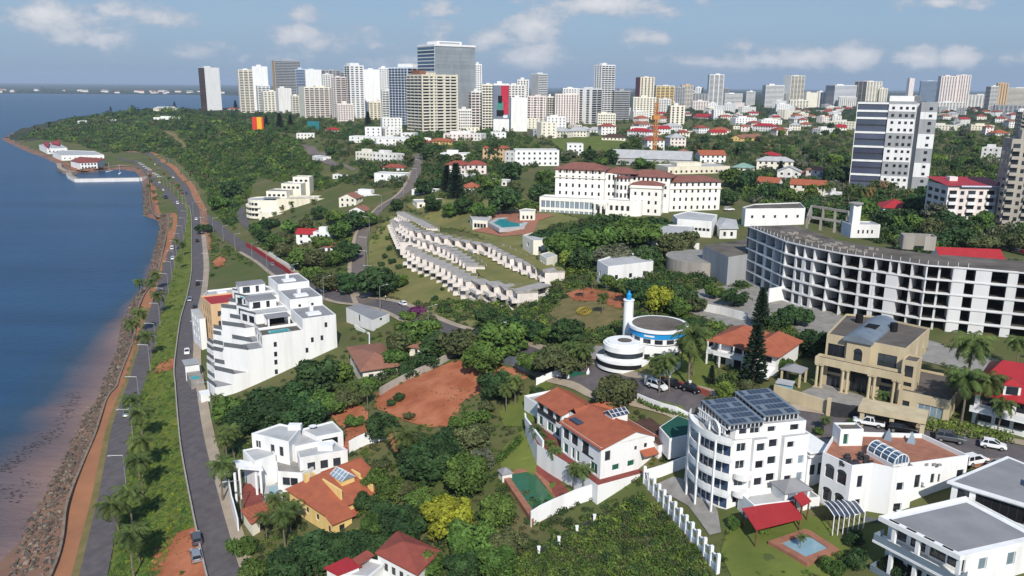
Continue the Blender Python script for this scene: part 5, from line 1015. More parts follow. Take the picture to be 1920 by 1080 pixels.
for i,(k,s0,s1) in enumerate(S_):
    p,d=along((s0+s1)/2); p0,_=along(s0); p1,_=along(s1); n_=np.array([-d[1],d[0]])
    g=MB(); a=p0; e=p0+n_*5.0; g.beam((*a,(TOPZ)/2-.2),(*e,(TOPZ)/2-.2),.3,TOPZ-.3); b.part('cross_wall',g,'concretew')
    if k=='O': 
        g=MB(); 
        if s1-s0>5.2: m_=(p0+p1)/2+n_*.8; g.box(m_[0]-.2,m_[0]+.2,m_[1]-.2,m_[1]+.2,0,TOPZ-.3); b.part('pier',g,'concretew')
        continue
    tf=NF if s0>=cut-.1 else NF-1
    ops=[] 
    w_=math.dist(p0,p1)
    if k=='W': ops=[(.2*w_ if w_<3.2 else .14*w_,.84*w_,f*fh+.22,f*fh+2.8) for f in range(tf)]
    dd=(p1-p0)/w_; g=MB(); wall(g,p0-n_*.06,dd,w_,-.8,tf*fh+(-.3 if tf<NF else .1),ops,.35); b.part('facade_wall',g,'concretew')
# things on its roof (fixed to it)
def rp(x,y,h=TOPZ): return b.px(x,y,h)
g=MB(); c=[rp(1512,428),rp(1592,440),rp(1588,418),rp(1520,406)]
for i in range(4):
    a,e=c[i],c[(i+1)%4]; g.beam((*a,TOPZ+3.4),(*e,TOPZ+3.4),.5,.7)
    for t in (0,.33,.66): m_=np.array(a)*(1-t)+np.array(e)*t; g.box(m_[0]-.3,m_[0]+.3,m_[1]-.3,m_[1]+.3,TOPZ,TOPZ+3.2)
b.part('roof_frame',g,'concrete')
a=np.array(rp(1594,446)); e=np.array(rp(1648,446)); g=MB(); d=(e-a)/np.linalg.norm(e-a); n_=np.array([-d[1],d[0]]); Lw=np.linalg.norm(e-a)
P=[tuple(a),tuple(e),tuple(e+n_*6),tuple(a+n_*6)]; b.vol('roof_house_wall',P,TOPZ,TOPZ+3.4,'white_old',{0:lambda w:row(w,4,.5,1,1.2,[TOPZ],1.5)},'dark',top='rooflight',parapet=.3)
t_=a+n_*2+d*1.6; g=MB(); g.prism([tuple(t_+d*-1.1+n_*-1.1),tuple(t_+d*1.1+n_*-1.1),tuple(t_+d*1.1+n_*1.1),tuple(t_+d*-1.1+n_*1.1)],TOPZ,TOPZ+9.2); b.part('lift_tower',g,'white_old'); g=MB(); g.cyl(t_[0],t_[1],TOPZ+9.2,TOPZ+9.5,2.0,n=8); b.part('lift_tower_slab',g,'concrete')
a=np.array(rp(1692,467)); e=np.array(rp(1752,470)); d=(e-a)/np.linalg.norm(e-a); n_=np.array([-d[1],d[0]]); g=MB()
for q0,q1 in ((a,a+d*2.5),(a+d*5,e),(a,a+n_*4),(e,e+n_*4),(a+n_*4,e+n_*4)): g.beam((*q0,TOPZ+1.8),(*q1,TOPZ+1.8),.25,3.6)
b.part('roof_shed_wall',g,'concrete'); R0=random.Random(9); g=MB()
for i in range(70):
    s=R0.uniform(12,50); p,d=along(s); n_=np.array([-d[1],d[0]]); p=p+n_*R0.uniform(4,10); s2=R0.uniform(.15,.6); g.box(p[0]-s2,p[0]+s2,p[1]-s2*.6,p[1]+s2*.6,TOPZ,TOPZ+R0.uniform(.1,.6))
b.part('roof_rubble',g,'concrete'); g=MB()
for i in range(34): p,d=along(1.5+i*2.1); n_=np.array([-d[1],d[0]]); p=p+n_*.4; g.box(p[0]-.05,p[0]+.05,p[1]-.05,p[1]+.05,TOPZ,TOPZ+1.0)
b.part('starter_bar',g,'concretew')
# ================= terraced hotel wing
b=Bld('hotel_wing','long terraced pinkish hotel wing with sawtooth rooms and grass roofs','hotel',ground(900,520),0,land='the terraced hotel wing')
mat('hotel_wing_paint',(.74,.68,.63),(.60,.54,.49),.85,.5,V3); mat('slate_edge',(.40,.37,.345),(.28,.26,.24),.85,.5)
def terrace_row(P,zr,unit=6.0,storeys=1,depth=6.5,ang=22):
    W_=[at(x,y,z)[:2] for (x,y),z in zip(P,zr)]; ln=np.array([b.L(q) for q in W_]); cum=np.concatenate([[0],np.cumsum(np.linalg.norm(np.diff(ln,axis=0),axis=1))]); n=max(1,int(cum[-1]/unit))
    for i in range(n):
        s0=cum[-1]*i/n; s1=cum[-1]*(i+1)/n; p0=np.array([np.interp(s0,cum,ln[:,k]) for k in (0,1)]); p1=np.array([np.interp(s1,cum,ln[:,k]) for k in (0,1)]); z=np.interp((s0+s1)/2,cum,zr)-b.loc[2]
        w_=np.linalg.norm(p1-p0); a=math.atan2(*(p1-p0)[::-1])-math.radians(ang); d=np.array([math.cos(a),math.sin(a)]); q=np.array([-d[1],d[0]]); o=p0+ (p1-p0)*.02
        w_*=.94
        for s in range(storeys):
            zt=z-.35-s*3.0; zb=zt-2.65
            pl=[tuple(o),tuple(o+d*w_),tuple(o+d*w_+q*depth),tuple(o+q*depth)]
            g=MB(); wall(g,o,d,w_,zb,zt,[(w_*.30,w_*.94,zb+.25,zt-.25)],1.0); wall(g,o+d*w_,q,depth,zb-3,zt,[]); wall(g,o+q*depth,-q,depth,zb-3,zt,[]); wall(g,o,d,w_,zb-3,zb,[]); b.part('room_wall',g,MATS['hotel_wing_paint'])
            g=MB(); e=o+q*1.0; g.quad((*(e+d*w_*.30),zb+.25),(*(e+d*w_*.94),zb+.25),(*(e+d*w_*.94),zt-.25),(*(e+d*w_*.30),zt-.25)); b.part('room_window',g,'glass')
            g=MB(); f0=o+d*w_*.02-q*1.9; g.add([(*(o+d*.1),zb-.4),(*(f0+d*.5),zb-1.0),(*(o+d*.1),zt),(*(o+d*.75),zb-.4),(*(f0+d*1.1),zb-1.0),(*(o+d*.75),zt)],[(0,1,2),(5,4,3),(0,3,4,1),(1,4,5,2)]); g.prism([tuple(o-q*1.7+d*.6),tuple(o-q*1.7+d*w_),tuple(o+d*w_),tuple(o+d*.6)],zb-.5,zb+.55); b.part('balcony',g,MATS['hotel_wing_paint'])
        g=MB(); pl=[tuple(o-q*.7-d*.3),tuple(o+d*(w_+.2)-q*.7),tuple(o+d*(w_+.2)+q*depth),tuple(o+q*depth-d*.3)]; g.prism(pl,z-.34,z); b.part('roof_slab',g,MATS['slate_edge']); g=MB(); g.add([(*c,z+.02) for c in (tuple(o+q*depth*.62),tuple(o+d*w_+q*depth*.62),tuple(o+d*w_+q*(depth-.15)),tuple(o+q*(depth-.15)))],[(0,1,2,3)]); b.part('grass_roof',g,'drylawn')
def groofs(P,z): g=MB(); pl=[b.px(x,y,z-b.loc[2]) for x,y in P]; g.prism(pl,z-b.loc[2]-.5,z-b.loc[2]+.05); b.part('grass_roof',g,'drylawn')
terrace_row([(766,462),(790,478),(820,490),(850,505),(880,524),(919,530),(954,537),(984,546)],[31.5,31.6,32,32.4,32.9,33.3,33.7,34.1],6.0,2)
terrace_row([(984,546),(1028,532)],[34.1,34.1],12,2,7,4)
groofs([(868,468),(905,470),(1020,528),(986,540),(955,531),(921,525),(900,516)],33.2)
terrace_row([(757,428),(773,440),(800,452),(835,462),(862,478),(885,497)],[34.6]*6,5.2,1)
terrace_row([(752,414),(775,430),(800,436),(835,444),(870,450),(925,460),(955,478),(990,492),(1034,508)],[37.2]*9,5.6,1)
groofs([(848,445),(930,455),(1036,500),(1012,506),(985,488),(950,472),(920,456)],37.3)
terrace_row([(748,397),(765,406),(785,414),(806,426)],[36.6,37.4,38,38.4],4.2,1,5)
terrace_row([(738,410),(748,432),(758,452)],[32.6,32.2,31.8],4.6,1,5)
b.vol('pavilion_wall',b.pts([(980,442),(1000,452),(1024,452),(1022,440),(1000,437)],11),5,11,'creamlt',{0:lambda w:row(w,1,2,1.5,1,[7]),1:lambda w:row(w,1,1,2,1,[6])},top='rooflight',parapet=.3); b.vol('pavilion_wall',b.pts([(1012,478),(1025,486),(1045,480),(1030,473)],9.5),4,9.5,'creamlt',{0:lambda w:row(w,2,1,1.5,1,[6])},top='rooflight',parapet=.3)
# ================= grand old hotel
l,rz,_w=frame_from((1040,393),(1132,398)); b=Bld('grand_hotel','grand ivory hotel of several wings with dusty red hip roofs','hotel',l,rz,land='the grand ivory hotel')
LV=[6.6,10.2,13.8]
def ivory(poly,z1,edges,lv=LV,name='wall',h=1.6,w=.95,top=None,par=0,sp=3.0):
    return b.vol(name,poly,-2,z1,'hotel',{e:(lambda w_,lv=lv:row(w_,max(1,int(w_/sp)),w,h,.7,lv,.8)) for e in edges},'dark',top=top,parapet=par)
ivory(rect(0,23,0,13),19.2,[0,1,3],LV+[16.6],h=1.7); hip_roof(b,0,23,0,13,19.25,2.6,'hotelroof',.9)
ivory([(23.02,3),(34,5.6),(34,15),(23.02,13)],17.6,[0],LV+[14.6],sp=1.9); ivory([(34.02,6.5),(52,6.5),(52,18),(34.02,18)],16.4,[0],LV,sp=2.2)
g=MB(); g.hip(22,37,4.2,14.5,17.7,2.4,.6); b.part('roof',g,'hotelroof'); g=MB(); g.hip(33,53,6.5,18,16.5,2.6,.7); b.part('roof',g,'hotelroof')
g=MB(); g.cyl(31,3.6,-2,15.6,3.6,n=16); b.part('bow_wall',g,'hotel'); g=MB(); g.cyl(31,3.6,15.6,17.2,3.9,.3,16); b.part('bow_roof',g,'hotelroof')
for k in range(5):
    a=math.radians(-150+30*k)
    for z in LV: put_window(b.e,(31+3.62*math.cos(a)+.45*math.sin(a),3.6+3.62*math.sin(a)-.45*math.cos(a)),(-math.sin(a),math.cos(a)),0,.9,z+.6,1.9,'dark',-.05)
ivory(rect(35.6,49.6,-3,6),13.4,[0,1,3],[.6,4.4,8.2]); g=MB(); g.hip(35.6,49.6,-2,6,13.45,1.6,.6); b.part('roof',g,'hotelroof')
for Z_,rc in ((15.2,(0,23,0,13)),(12.2,(35.6,49.6,-3,6))): g=MB(); x0,x1,y0,y1=rc; g.box(x0-.45,x1+.45,y0-.45,y0-.02,Z_,Z_+.4); g.box(x0-.45,x0-.02,y0-.02,y1,Z_,Z_+.4); g.box(x1+.02,x1+.45,y0-.02,y1,Z_,Z_+.4); b.part('cornice',g,'creamlt')
g=MB()
for i in range(9): x=2+i*2.45; g.box(x-.3,x+.3,-.75,-.05,18.2,19.0)
b.part('eaves_bracket',g,'tileold')
b.vol('podium_wall',rect(-5,21,-9,-.02),-2,6.2,'hotel',{0:lambda w:row(w,11,1.9,3.2,2.2,[0],.6)+row(w,11,1.8,1.3,-.2,[0],.6),3:lambda w:row(w,4,1.6,3,2.2,[0],.6)},'pale',top='rooflight',parapet=.7)
b.vol('portico_wall',[(26,-8.5),(38,-8.5),(38,-1),(26,-1)],-2,6.4,'hotel',{0:lambda w:row(w,4,1.3,2.2,2.4,[0]),3:lambda w:row(w,2,1.4,2.2,2.4,[0])},'dark',top='rooflight',parapet=.5); g=MB(); g.box(20.5,27,-11.5,-4,5.2,6.3); b.part('portico_roof',g,'hotel')
for x,y in ((21.2,-11),(24,-11),(26.5,-11),(21.2,-7.5)): g=MB(); g.cyl(x,y,-2,5.2,.5,n=12); b.part('portico_column',g,'hotel')
g=MB(); g.cyl(38,-4.8,-2,6.4,3.75,n=20,a0=-math.pi/2,a1=math.pi/2); b.part('portico_bow',g,'hotel')
bD=Bld('hotel_annexe','ivory hotel wing with red hip roof at inland end of the grand hotel','hotel',(*b.W(51.9,10.5),l[2]),rz+math.radians(27),land='the inland wing of the grand hotel'); bG=b; b=bD
ivory(rect(0,24.6,0,12),14.0,[0,1,3],[.6,4.4,8.2,11.2],h=1.6); hip_roof(b,0,24.6,0,12,14.05,2.2,'hotelroof',.9); g=MB(); g.box(-.45,25.05,-.45,-.02,10.6,11.0); b.part('cornice',g,'creamlt')
# ---- hotel annexes, lot by lot: outline pixels at roof height h above the ground pixel
def block(name,label,cat,base,P,h,m='white_old',top='rooflight',wins=None,style='dark',par=.4,roof=None,rm='tile',land=None,zb=-3,rz=0,group=None):
    l=ground(*base); b=Bld(name,label,cat,l,rz,group,land); pl=b.pts(P,h)
    A=sum(pl[i][0]*pl[(i+1)%len(pl)][1]-pl[(i+1)%len(pl)][0]*pl[i][1] for i in range(len(pl)))
    if A<0: pl=pl[::-1]
    b.vol('wall',pl,zb,h,m,wins,style,top=top if not roof else None,parapet=par if not roof else 0)
    if roof:
        c=np.mean(pl,0); n=len(pl); o=inset(pl,-.6)
        g=MB()
        if n==4 and roof!='pyr':
            e=[math.dist(pl[i],pl[(i+1)%4]) for i in range(4)]
            k=0 if e[0]+e[2]>=e[1]+e[3] else 1
            m0=(np.array(o[k])+np.array(o[(k+3)%4]))/2; m1=(np.array(o[(k+1)%4])+np.array(o[(k+2)%4]))/2; Lr=np.linalg.norm(m1-m0); ins=min(.45,(e[(k+1)%4]/2+.6)/Lr)*(0 if roof=='gable' else 1)
            r0=m0+(m1-m0)*ins; r1=m1-(m1-m0)*ins; rh=e[(k+1)%4]*.24
            q=[o[k],o[(k+1)%4],o[(k+2)%4],o[(k+3)%4]]
            g.add([(*p,h) for p in q]+[(*r0,h+rh),(*r1,h+rh)]+[(*p,h-.2) for p in q],[(0,1,5,4),(1,2,5),(2,3,4,5),(3,0,4),(6,7,1,0),(7,8,2,1),(8,9,3,2),(9,6,0,3),(9,8,7,6)])
        else: g.add([(*p,h) for p in o]+[(*c,h+1.8)]+[(*p,h-.2) for p in o],[(i,(i+1)%n,n) for i in range(n)]+[(n+1+i,n+1+(i+1)%n,(i+1)%n,i) for i in range(n)]+[tuple(range(2*n,n,-1))])
        b.part('roof',g,rm)
    return b
ww=lambda n,w,h,s,f:(lambda L_:row(L_,n,w,h,s,f,.6))
block('annexe','white hotel ballroom annexe with row of square windows below the inland hotel wing','annexe',(1330,432),[(1262,405),(1270,412),(1335,417),(1345,404),(1290,397)],6,'white',wins={1:ww(8,1.2,1.1,2.4,[0])},land='the white ballroom annexe')
block('annexe','low stepped white annexe with parapets in front of white ballroom annexe','annexe',(1240,452),[(1215,430),(1222,440),(1290,440),(1300,425),(1240,422)],4.5,'white_old',wins={0:ww(2,1,1.4,1,[0]),1:ww(3,1.4,1,2,[0])})
block('annexe','white low annexe with sloping pale roof at end of ballroom','annexe',(1370,430),[(1345,420),(1350,428),(1382,428),(1378,412),(1352,408)],4,'white_old',wins={1:ww(2,1,1.6,1,[0])},roof='pyr',rm='rooflight')
block('office_block','plain white block with dark flat roof beside grand hotel car park','office',(1400,425),[(1392,390),(1398,393),(1510,392),(1500,381),(1415,384)],7,'white',wins={1:ww(5,1,1.2,3.4,[0])},top='roofdirty',land='the plain white block')
block('warehouse','grey walled warehouse with sloping dark roof next to unfinished concrete building','warehouse',(1370,492),[(1318,460),(1366,482),(1440,470),(1405,448)],8,'greyw',top='roofdirty',par=.0,land='the dark roofed warehouse')
block('house','white flat roofed bungalow with pale screed roof above round tank','house',(1150,510),[(1120,490),(1140,502),(1225,492),(1205,478),(1165,476)],5,'white',wins={0:ww(2,1,1.6,1,[0]),1:ww(3,1.2,1.4,1,[0])},land='the white bungalow')
block('outhouse','tiny white outhouse with red door at corner of white bungalow','outhouse',(1134,520),[(1120,500),(1133,508),(1143,502),(1133,497)],3.2,'white',wins={1:ww(1,.8,1.8,.2,[0])})
c=ground(1320,512); b=Bld('reservoir','old round concrete reservoir with stained top and small white hut','reservoir',c,0,land='the round concrete reservoir'); g=MB(); g.cyl(0,6,-2,4.2,11,n=40); b.part('wall',g,'concrete'); g=MB(); g.cyl(0,6,4.2,4.26,10.6,n=40); b.part('top',g,'pavgrey'); g=MB(); g.box(3,7.5,3,6,4.2,6.2); b.part('hut_wall',g,'white_old')
wallrun('boundary_wall','long pale garden wall behind bungalow leading to dark roofed warehouse',[(1230,480),(1270,474),(1310,468)],2.4,.3,'white_old')
pool('swimming_pool',[(925,418),(942,427),(975,425),(985,412),(960,409),(938,410)],'poolw','turquoise oval hotel pool in pale paving beside grand hotel',.15,'rooflight',2.0)
sheet('pool_paving',[(880,405),(890,435),(940,445),(1000,440),(1010,415),(1040,405),(985,398),(920,398)],'paving',.35)
block('pool_house','small cream pool house between hotel pool and grand hotel','pool house',(985,407),[(973,395),(975,398),(1003,398),(1005,394),(985,392)],3.6,'creamlt',wins={1:ww(3,.9,1.6,.6,[0])})
block('pool_bar','cream pool bar with grey flat roof at sea side of hotel pool','pool bar',(890,422),[(881,405),(886,414),(914,416),(922,408),(900,402)],3.2,'creamlt',wins={0:ww(2,1.4,1.8,.4,[0]),1:ww(4,1.2,1.8,.4,[0])})
pr_=None
for i,(x,y) in enumerate([(893,398),(905,400),(918,401),(932,399),(945,397)]):
    q=ground(x,y); t=thing('parasol',('pale green square pool parasol '+['nearest the sea','second from the sea','in the middle of the row','second from the inland end','at inland end of row'][i]+' beside hotel pool'),'parasol',tuple(q),0,'parasols by the hotel pool')
    g=MB(); g.cyl(0,0,0,2.4,.06,n=6); g.build('pole',M['frame'],t); g=MB(); g.cyl(0,0,2.2,2.9,1.9,.05,4); g.build('canopy',M['greenroof'],t)
# ================= towers
AUTO=[]   # (object, look, noun): labels written at the end from what stands next to them
def face_row(mb,kind,w,n,fh,O,d):
    """one storey of a facade: dark panes (mb[0]) and solid balcony / fin pieces (mb[1]) along d from O, z from 0"""
    nx,ny=d[1],-d[0]; g,s_=mb
    P=lambda a,q,z:(O[0]+d[0]*a+nx*q,O[1]+d[1]*a+ny*q,z)
    def pane(a0,a1,z0,z1,q=.04): g.quad(P(a0,q,z0),P(a1,q,z0),P(a1,q,z1),P(a0,q,z1))
    def bx(a0,a1,q0,q1,z0,z1):
        v=[P(a,q,z) for z in (z0,z1) for a,q in ((a0,q0),(a1,q0),(a1,q1),(a0,q1))]; s_.add(v,[(0,1,2,3),(7,6,5,4),(4,5,1,0),(5,6,2,1),(6,7,3,2),(7,4,0,3)])
    if kind=='rib': pane(.6,w-.6,fh*.32,fh*.8)
    elif kind=='fullrib': pane(.15,w-.15,fh*.18,fh*.95)
    elif kind=='win':
        q=(w-1)/n
        for i in range(n): c=.5+q*(i+.5); pane(c-q*.30,c+q*.30,fh*.28,fh*.78)
    elif kind=='slit':
        q=(w-1)/n
        for i in range(n): c=.5+q*(i+.5); pane(c-q*.2,c+q*.2,fh*.15,fh*.85)
    elif kind=='bal':
        q=(w-.6)/n
        for i in range(n):
            a=.3+q*i; pane(a+q*.12,a+q*.88,fh*.05,fh*.85); bx(a+q*.06,a+q*.94,0,1.3,-.15,.08); bx(a+q*.06,a+q*.94,1.15,1.3,.08,1.05)
    elif kind=='mix':
        q=(w-.6)/n
        for i in range(n):
            a=.3+q*i
            if i%2==0: pane(a+q*.1,a+q*.9,fh*.05,fh*.85); bx(a+q*.04,a+q*.96,0,1.2,-.15,1.0)
            else: pane(a+q*.3,a+q*.7,fh*.28,fh*.78)
    elif kind=='cur':
        pane(.1,w-.1,.05,fh-.12)
        for i in range(n+1): a=.1+(w-.2)*i/n; bx(a-.07,a+.07,0,.16,0,fh)
        bx(.1,w-.1,0,.12,fh-.14,fh)
    elif kind=='frame':
        q=w/n
        for i in range(n): pane(q*i+.3,q*i+q-.3,fh*.12,fh*.9)
        for i in range(n+1): a=min(max(q*i,.15),w-.15); bx(a-.2,a+.2,0,.5,0,fh)
        bx(0,w,0,.45,-.2,.25)
def tower(label,l,c,r,yt,yb,wall='white',Ls=('win',3),Rs=('bal',4),fl=None,z0=44,fh=3.1,glass='glass',glassL=None,cat='tower',name='apartment_tower',land=None,solid=None,plant=1,top='rooflight',wallL=None,par=.6,yaw=None,group=None,rooff=None):
    p=at(c,yb,z0); D=p[1]; k=D/FOC*1.03; wr=(r-c)*k; wl=(c-l)*k
    phi=math.radians(4) if wl<1 else math.asin(min(.85,max(.12,wl/max(.85*wr,9))))
    phi=min(phi,math.radians(52)) if yaw is None else math.radians(yaw)
    V_=wl/math.sin(phi) if wl>=1 else max(9,.6*wr); V_=min(V_,40); U_=wr/math.cos(phi)
    d=ray(c,yt); t=D/d[1]; zt=CZ+d[2]*t
    th=-math.atan2(p[0],p[1])+0.0
    gz=min(z0,hz(p[0],p[1]))-2
    b=Bld(name,label,cat,(p[0],p[1],z0),th+phi,group,land)
    H=zt-z0; EXC.append(np.array([b.W(*q) for q in rect(0,U_,0,V_)])); nf=fl or max(2,round(H/fh)); fh=(H-par)/nf
    g=MB(); g.prism(rect(0,U_,0,V_),gz-z0,H); w_=b.part('wall',g,wall)
    if wallL: g=MB(); g.box(-.25,-.01,.0,V_,gz-z0,H); b.part('side_wall',g,wallL)
    g=MB(); i_=inset(rect(0,U_,0,V_),.35); g.add([(*q,H+.03) for q in i_],[(0,1,2,3)]); b.part('flat_roof',g,top)
    g=MB(); 
    for x0,x1,y0,y1 in ((0,U_,0,.3),(0,U_,V_-.3,V_),(0,.3,.3,V_-.3),(U_-.3,U_,.3,V_-.3)): g.box(x0,x1,y0,y1,H,H+.8)
    b.part('roof_parapet',g,wall)
    for st,O,d_,w__,gl_ in ((Rs,(0,0),(1,0),U_,glass),(Ls,(-.26 if wallL else 0,V_),(0,-1),V_,glassL or glass)):
        if not st or st[0]=='blank': continue
        a,e=MB(),MB(); face_row((a,e),st[0],w__,st[1],fh,O,d_); first=None
        if D<430 or any(k in label for k in SPLIT):
            for src,k_,nm,m_ in ((a,1,'window',gl_),(e,12 if st[0]=='bal' else 6,'balcony',solid or wall)):
                nb=len(src.f)//k_; nfl=nf if nb*nf<=60 else max(1,50//max(nb,1))
                for j in range(0,len(src.f),k_):
                    q=MB(); [q.add([src.v[i] for i in F_],[tuple(range(len(F_)))]) for F_ in src.f[j:j+k_]]
                    o0=q.build(nm,M[m_],b.e); o0.location.z=(nf-1)*fh+.02
                    for f in range(1,nfl): c_=o0.copy(); COL.objects.link(c_); c_.location.z=(nf-1-f)*fh+.02
                if nfl<nf and src.f:
                    q=MB()
                    for f in range(nf-nfl): q.add([(x,y,z+f*fh+.02) for x,y,z in src.v],src.f)
                    tag(q.build('lower_windows' if nm=='window' else 'lower_balconies',M[m_],b.e),kind='stuff')
            continue
        for f in range(nf):
            z=f*fh+.02
            if first is None: first=a.build('window_row',M[gl_],b.e); fs=e.build('balcony_row' if st[0] in('bal','mix') else 'mullion_row',M[solid or wall],b.e) if e.v else None; first.location.z=z; 
            else:
                q=first.copy(); COL.objects.link(q); q.location.z=z
                if fs: q=fs.copy(); COL.objects.link(q); q.location.z=z
    if plant:
        R_=random.Random(int(l*7+r)); g=MB(); x=U_*R_.uniform(.2,.45); g.box(x,x+U_*.3,V_*.3,V_*.7,H,H+R_.uniform(2,4)); b.part('lift_house',g,wall)
        g=MB(); 
        for _ in range(3): x=U_*R_.uniform(.05,.9); y=V_*R_.uniform(.1,.8); g.box(x,x+1.2,y,y+1.2,H,H+1.3)
        b.part('water_tank',g,'greyw')
        if plant>1: g=MB(); g.tube([(U_*.5,V_*.5,H),(U_*.5,V_*.5,H+7)],.12,5); b.part('aerial',g,'metal')
    return b,U_,V_,H
SPLIT=('cream balconied tower at sea end','low old cream block below','pinkish apartment block with small red roof','cream gridded tower with dark red glass','orange striped block behind')
T=tower
T('lone slab tower with blank white front and dark brown gridded side, nearest headland',379,389,414,127,205,Ls=('win',3),Rs=('blank',1),wallL='brownroof',z0=40,land='the lone slab tower')
T('cream balconied tower at sea end of the skyline beside plain white slab',450,452,477,131,211,'creamlt',('win',2),('bal',3),z0=41,land='the seaward cream tower',plant=2)
T('plain white slab tower joined to the cream balconied seaward tower',477,478,504,125,211,'white',('win',2),('blank',1),z0=41)
T('low white stepped block at foot of plain white seaward slab',483,486,507,161,212,'white',('win',2),('bal',3),z0=41)
T('dark ribbon windowed office tower with tan edge above the seaward blocks',515,520,564,114,206,'greyw',('blank',1),('rib',1),z0=43,cat='office tower',name='office_tower',wallL='peach',land='the dark ribbon office tower',solid='greyw')
T('blue glass office slab behind dark ribbon office tower',557,558,577,130,206,'bluew',None,('fullrib',1),z0=43,glass='glassblue',name='office_tower',cat='office tower')
T('white blank slab block between blue glass slab and dark balcony block',575,576,605,131,208,'white',None,('blank',1),z0=43)
T('dark balconied block with flat roof next to white blank slab',605,606,638,132,208,'greyw',None,('mix',5),z0=43)
T('short beige block in front of dark ribbon office tower',492,496,522,172,212,'creamlt',('win',2),('win',4),z0=42)
T('short white grey block with blank side below dark ribbon office tower',520,524,547,166,214,'white_old',None,('blank',1),z0=42)
T('broad cream apartment block with balcony rows above hillside trees',563,573,625,164,224,'creamlt',('blank',1),('bal',6),z0=43,land='the broad cream block',solid='pink')
T('slim pinkish tower leaning against tall white tower with dark slits',624,632,651,145,226,'pink',('win',2),('bal',2),z0=43)
b_,U_,V_,H=T('tall white tower with a dark window slit side and stepped top',650,659,684,123,226,'white',('frame',2),('win',3),z0=43,land='the tall white slit tower')
g=MB(); g.box(U_*.1,U_*.75,V_*.2,V_*.8,H,H+4); b_.part('crown_block',g,'white')
T('blank white tower with bare front between two white towers',684,685,714,131,222,'white',None,('blank',1),z0=43,plant=2)
T('white tower of small windows beside blank white tower',712,713,735,128,222,'white',None,('win',5),z0=43,plant=2)
T('low old cream block below blank white tower',690,693,735,192,228,'cream',('win',2),('win',6),z0=43)
b_,U_,V_,H=T('pale blue gridded tower with white upper storeys beside beige balcony tower',733,766,818,127,243,'bluew',('frame',6),('frame',6),z0=43,land='the pale blue gridded tower')
g=MB(); g.box(U_*.25,U_,V_*.1,V_*.9,H,H+5); b_.part('crown_block',g,'white')
b_,U_,V_,H=T('large beige balconied apartment tower in the middle of skyline',765,793,857,141,257,'cream',('bal',4),('bal',5),z0=42.5,land='the large beige tower',solid='creamlt',plant=2,top='rooftaupe')
g=MB()
for x in (U_*.32,U_*.62,U_*.98): g.box(x-1.1,x+1.1,-.9,-.02,-1,H+1.2)
b_.part('pilaster',g,'yellow' if False else 'cream'); g=MB(); g.box(U_*.02,U_*.2,V_*.2,V_*.7,H,H+5); b_.part('crown_block',g,'tileold')
b_,U_,V_,H=T('tallest glass curtain walled tower with white crown and blue glass side',786,817,890,86,246,'metalroof',('fullrib',1),('cur',14),z0=43,glass='glassgrey',glassL='glassblue',solid='metal',name='glass_tower',cat='office tower',land='the tallest glass tower',fh=3.9,plant=0,wallL='white')
g=MB(); g.box(-.6,U_+.4,-.6,V_+.4,H,H+2.2); b_.part('crown_band',g,'white'); g=MB(); g.box(U_*.15,U_*.75,V_*.2,V_*.8,H+2.2,H+6); b_.part('crown_block',g,'white'); g=MB(); g.box(U_*.2,U_*.7,V_*.2-.1,V_*.2-.02,H+3,H+5); b_.part('crown_louvre',g,'greyw')
T('white window gridded tower peeping out inland of tallest glass tower',889,890,903,121,226,'white',None,('win',3),z0=44)
T('weathered brown grey block against inland side of large beige tower',880,884,906,172,245,'white_old',('bal',2),('bal',3),z0=43,solid='pink')
T('white balconied block carrying the advertising banner at its side',903,904,926,159,247,'creamlt',('win',2),('bal',4),z0=43)
b_,U_,V_,H=T('white slab block with large red and grey advertising banner on its end',924,925,953,158,254,'white',None,('blank',1),z0=43,land='the banner block')
ban=MB(); ban.box(0,U_,-.35,-.2,H*.33,H*.98); ban_=b_.part('advertising_banner',ban,mat('banner_grey',(.17,.21,.27),(.13,.16,.21),.7,.05)); 
g=MB(); g.box(U_*.48,U_*.97,-.42,-.36,H*.42,H*.975); b_.part('banner_red_field',g,mat('banner_red',(.48,.02,.05),(.42,.02,.045),.7,.05))
g=MB(); cz=H*.62
for k in range(18):
    a0,a1=2*math.pi*k/18,2*math.pi*(k+1)/18; R_=U_*.34; g.beam((U_*.55+R_*math.cos(a0),-.5,cz+R_*1.1*math.sin(a0)),(U_*.55+R_*math.cos(a1),-.5,cz+R_*1.1*math.sin(a1)),.5,.12)
b_.part('banner_ring',g,mat('banner_pink',(.62,.32,.34),(.56,.28,.3),.7,.05)); g=MB(); g.prism([(U_*.22,-.56),(U_*.62,-.56),(U_*.62,-.5),(U_*.22,-.5)],H*.5,H*.66); b_.part('banner_figure_shirt',g,mat('banner_green',(.05,.24,.2),(.05,.2,.17),.7,.05)); g=MB(); g.cyl(U_*.42,-.5,H*.66,H*.78,U_*.13,n=10); g.box(U_*.2,U_*.66,-.56,-.5,H*.38,H*.5); b_.part('banner_figure',g,'dark'); g=MB(); g.box(U_*.62,U_*.9,-.56,-.5,H*.345,H*.40); b_.part('banner_text',g,'frame')
T('white block with blank lower end wall inland of banner block',955,958,987,184,249,'white',None,('blank',1),z0=43)
T('white upper block with tank roof right behind banner block',950,952,982,160,236,'white_old',None,('win',5),z0=43)
T('pinkish apartment block with small red roof line and window bays',986,988,1022,181,236,'pink',None,('mix',6),z0=43.5,top='redroof',land='the pinkish block')
T('grey and white ribbon windowed office tower standing alone behind pinkish block',995,1009,1025,139,216,'white',('blank',1),('rib',1),z0=44.5,wallL='greyw',plant=2,cat='office tower',name='office_tower')
T('cream ribbon block between pinkish block and wide pale block',1023,1025,1038,182,235,'creamlt',None,('frame',3),z0=43.5)
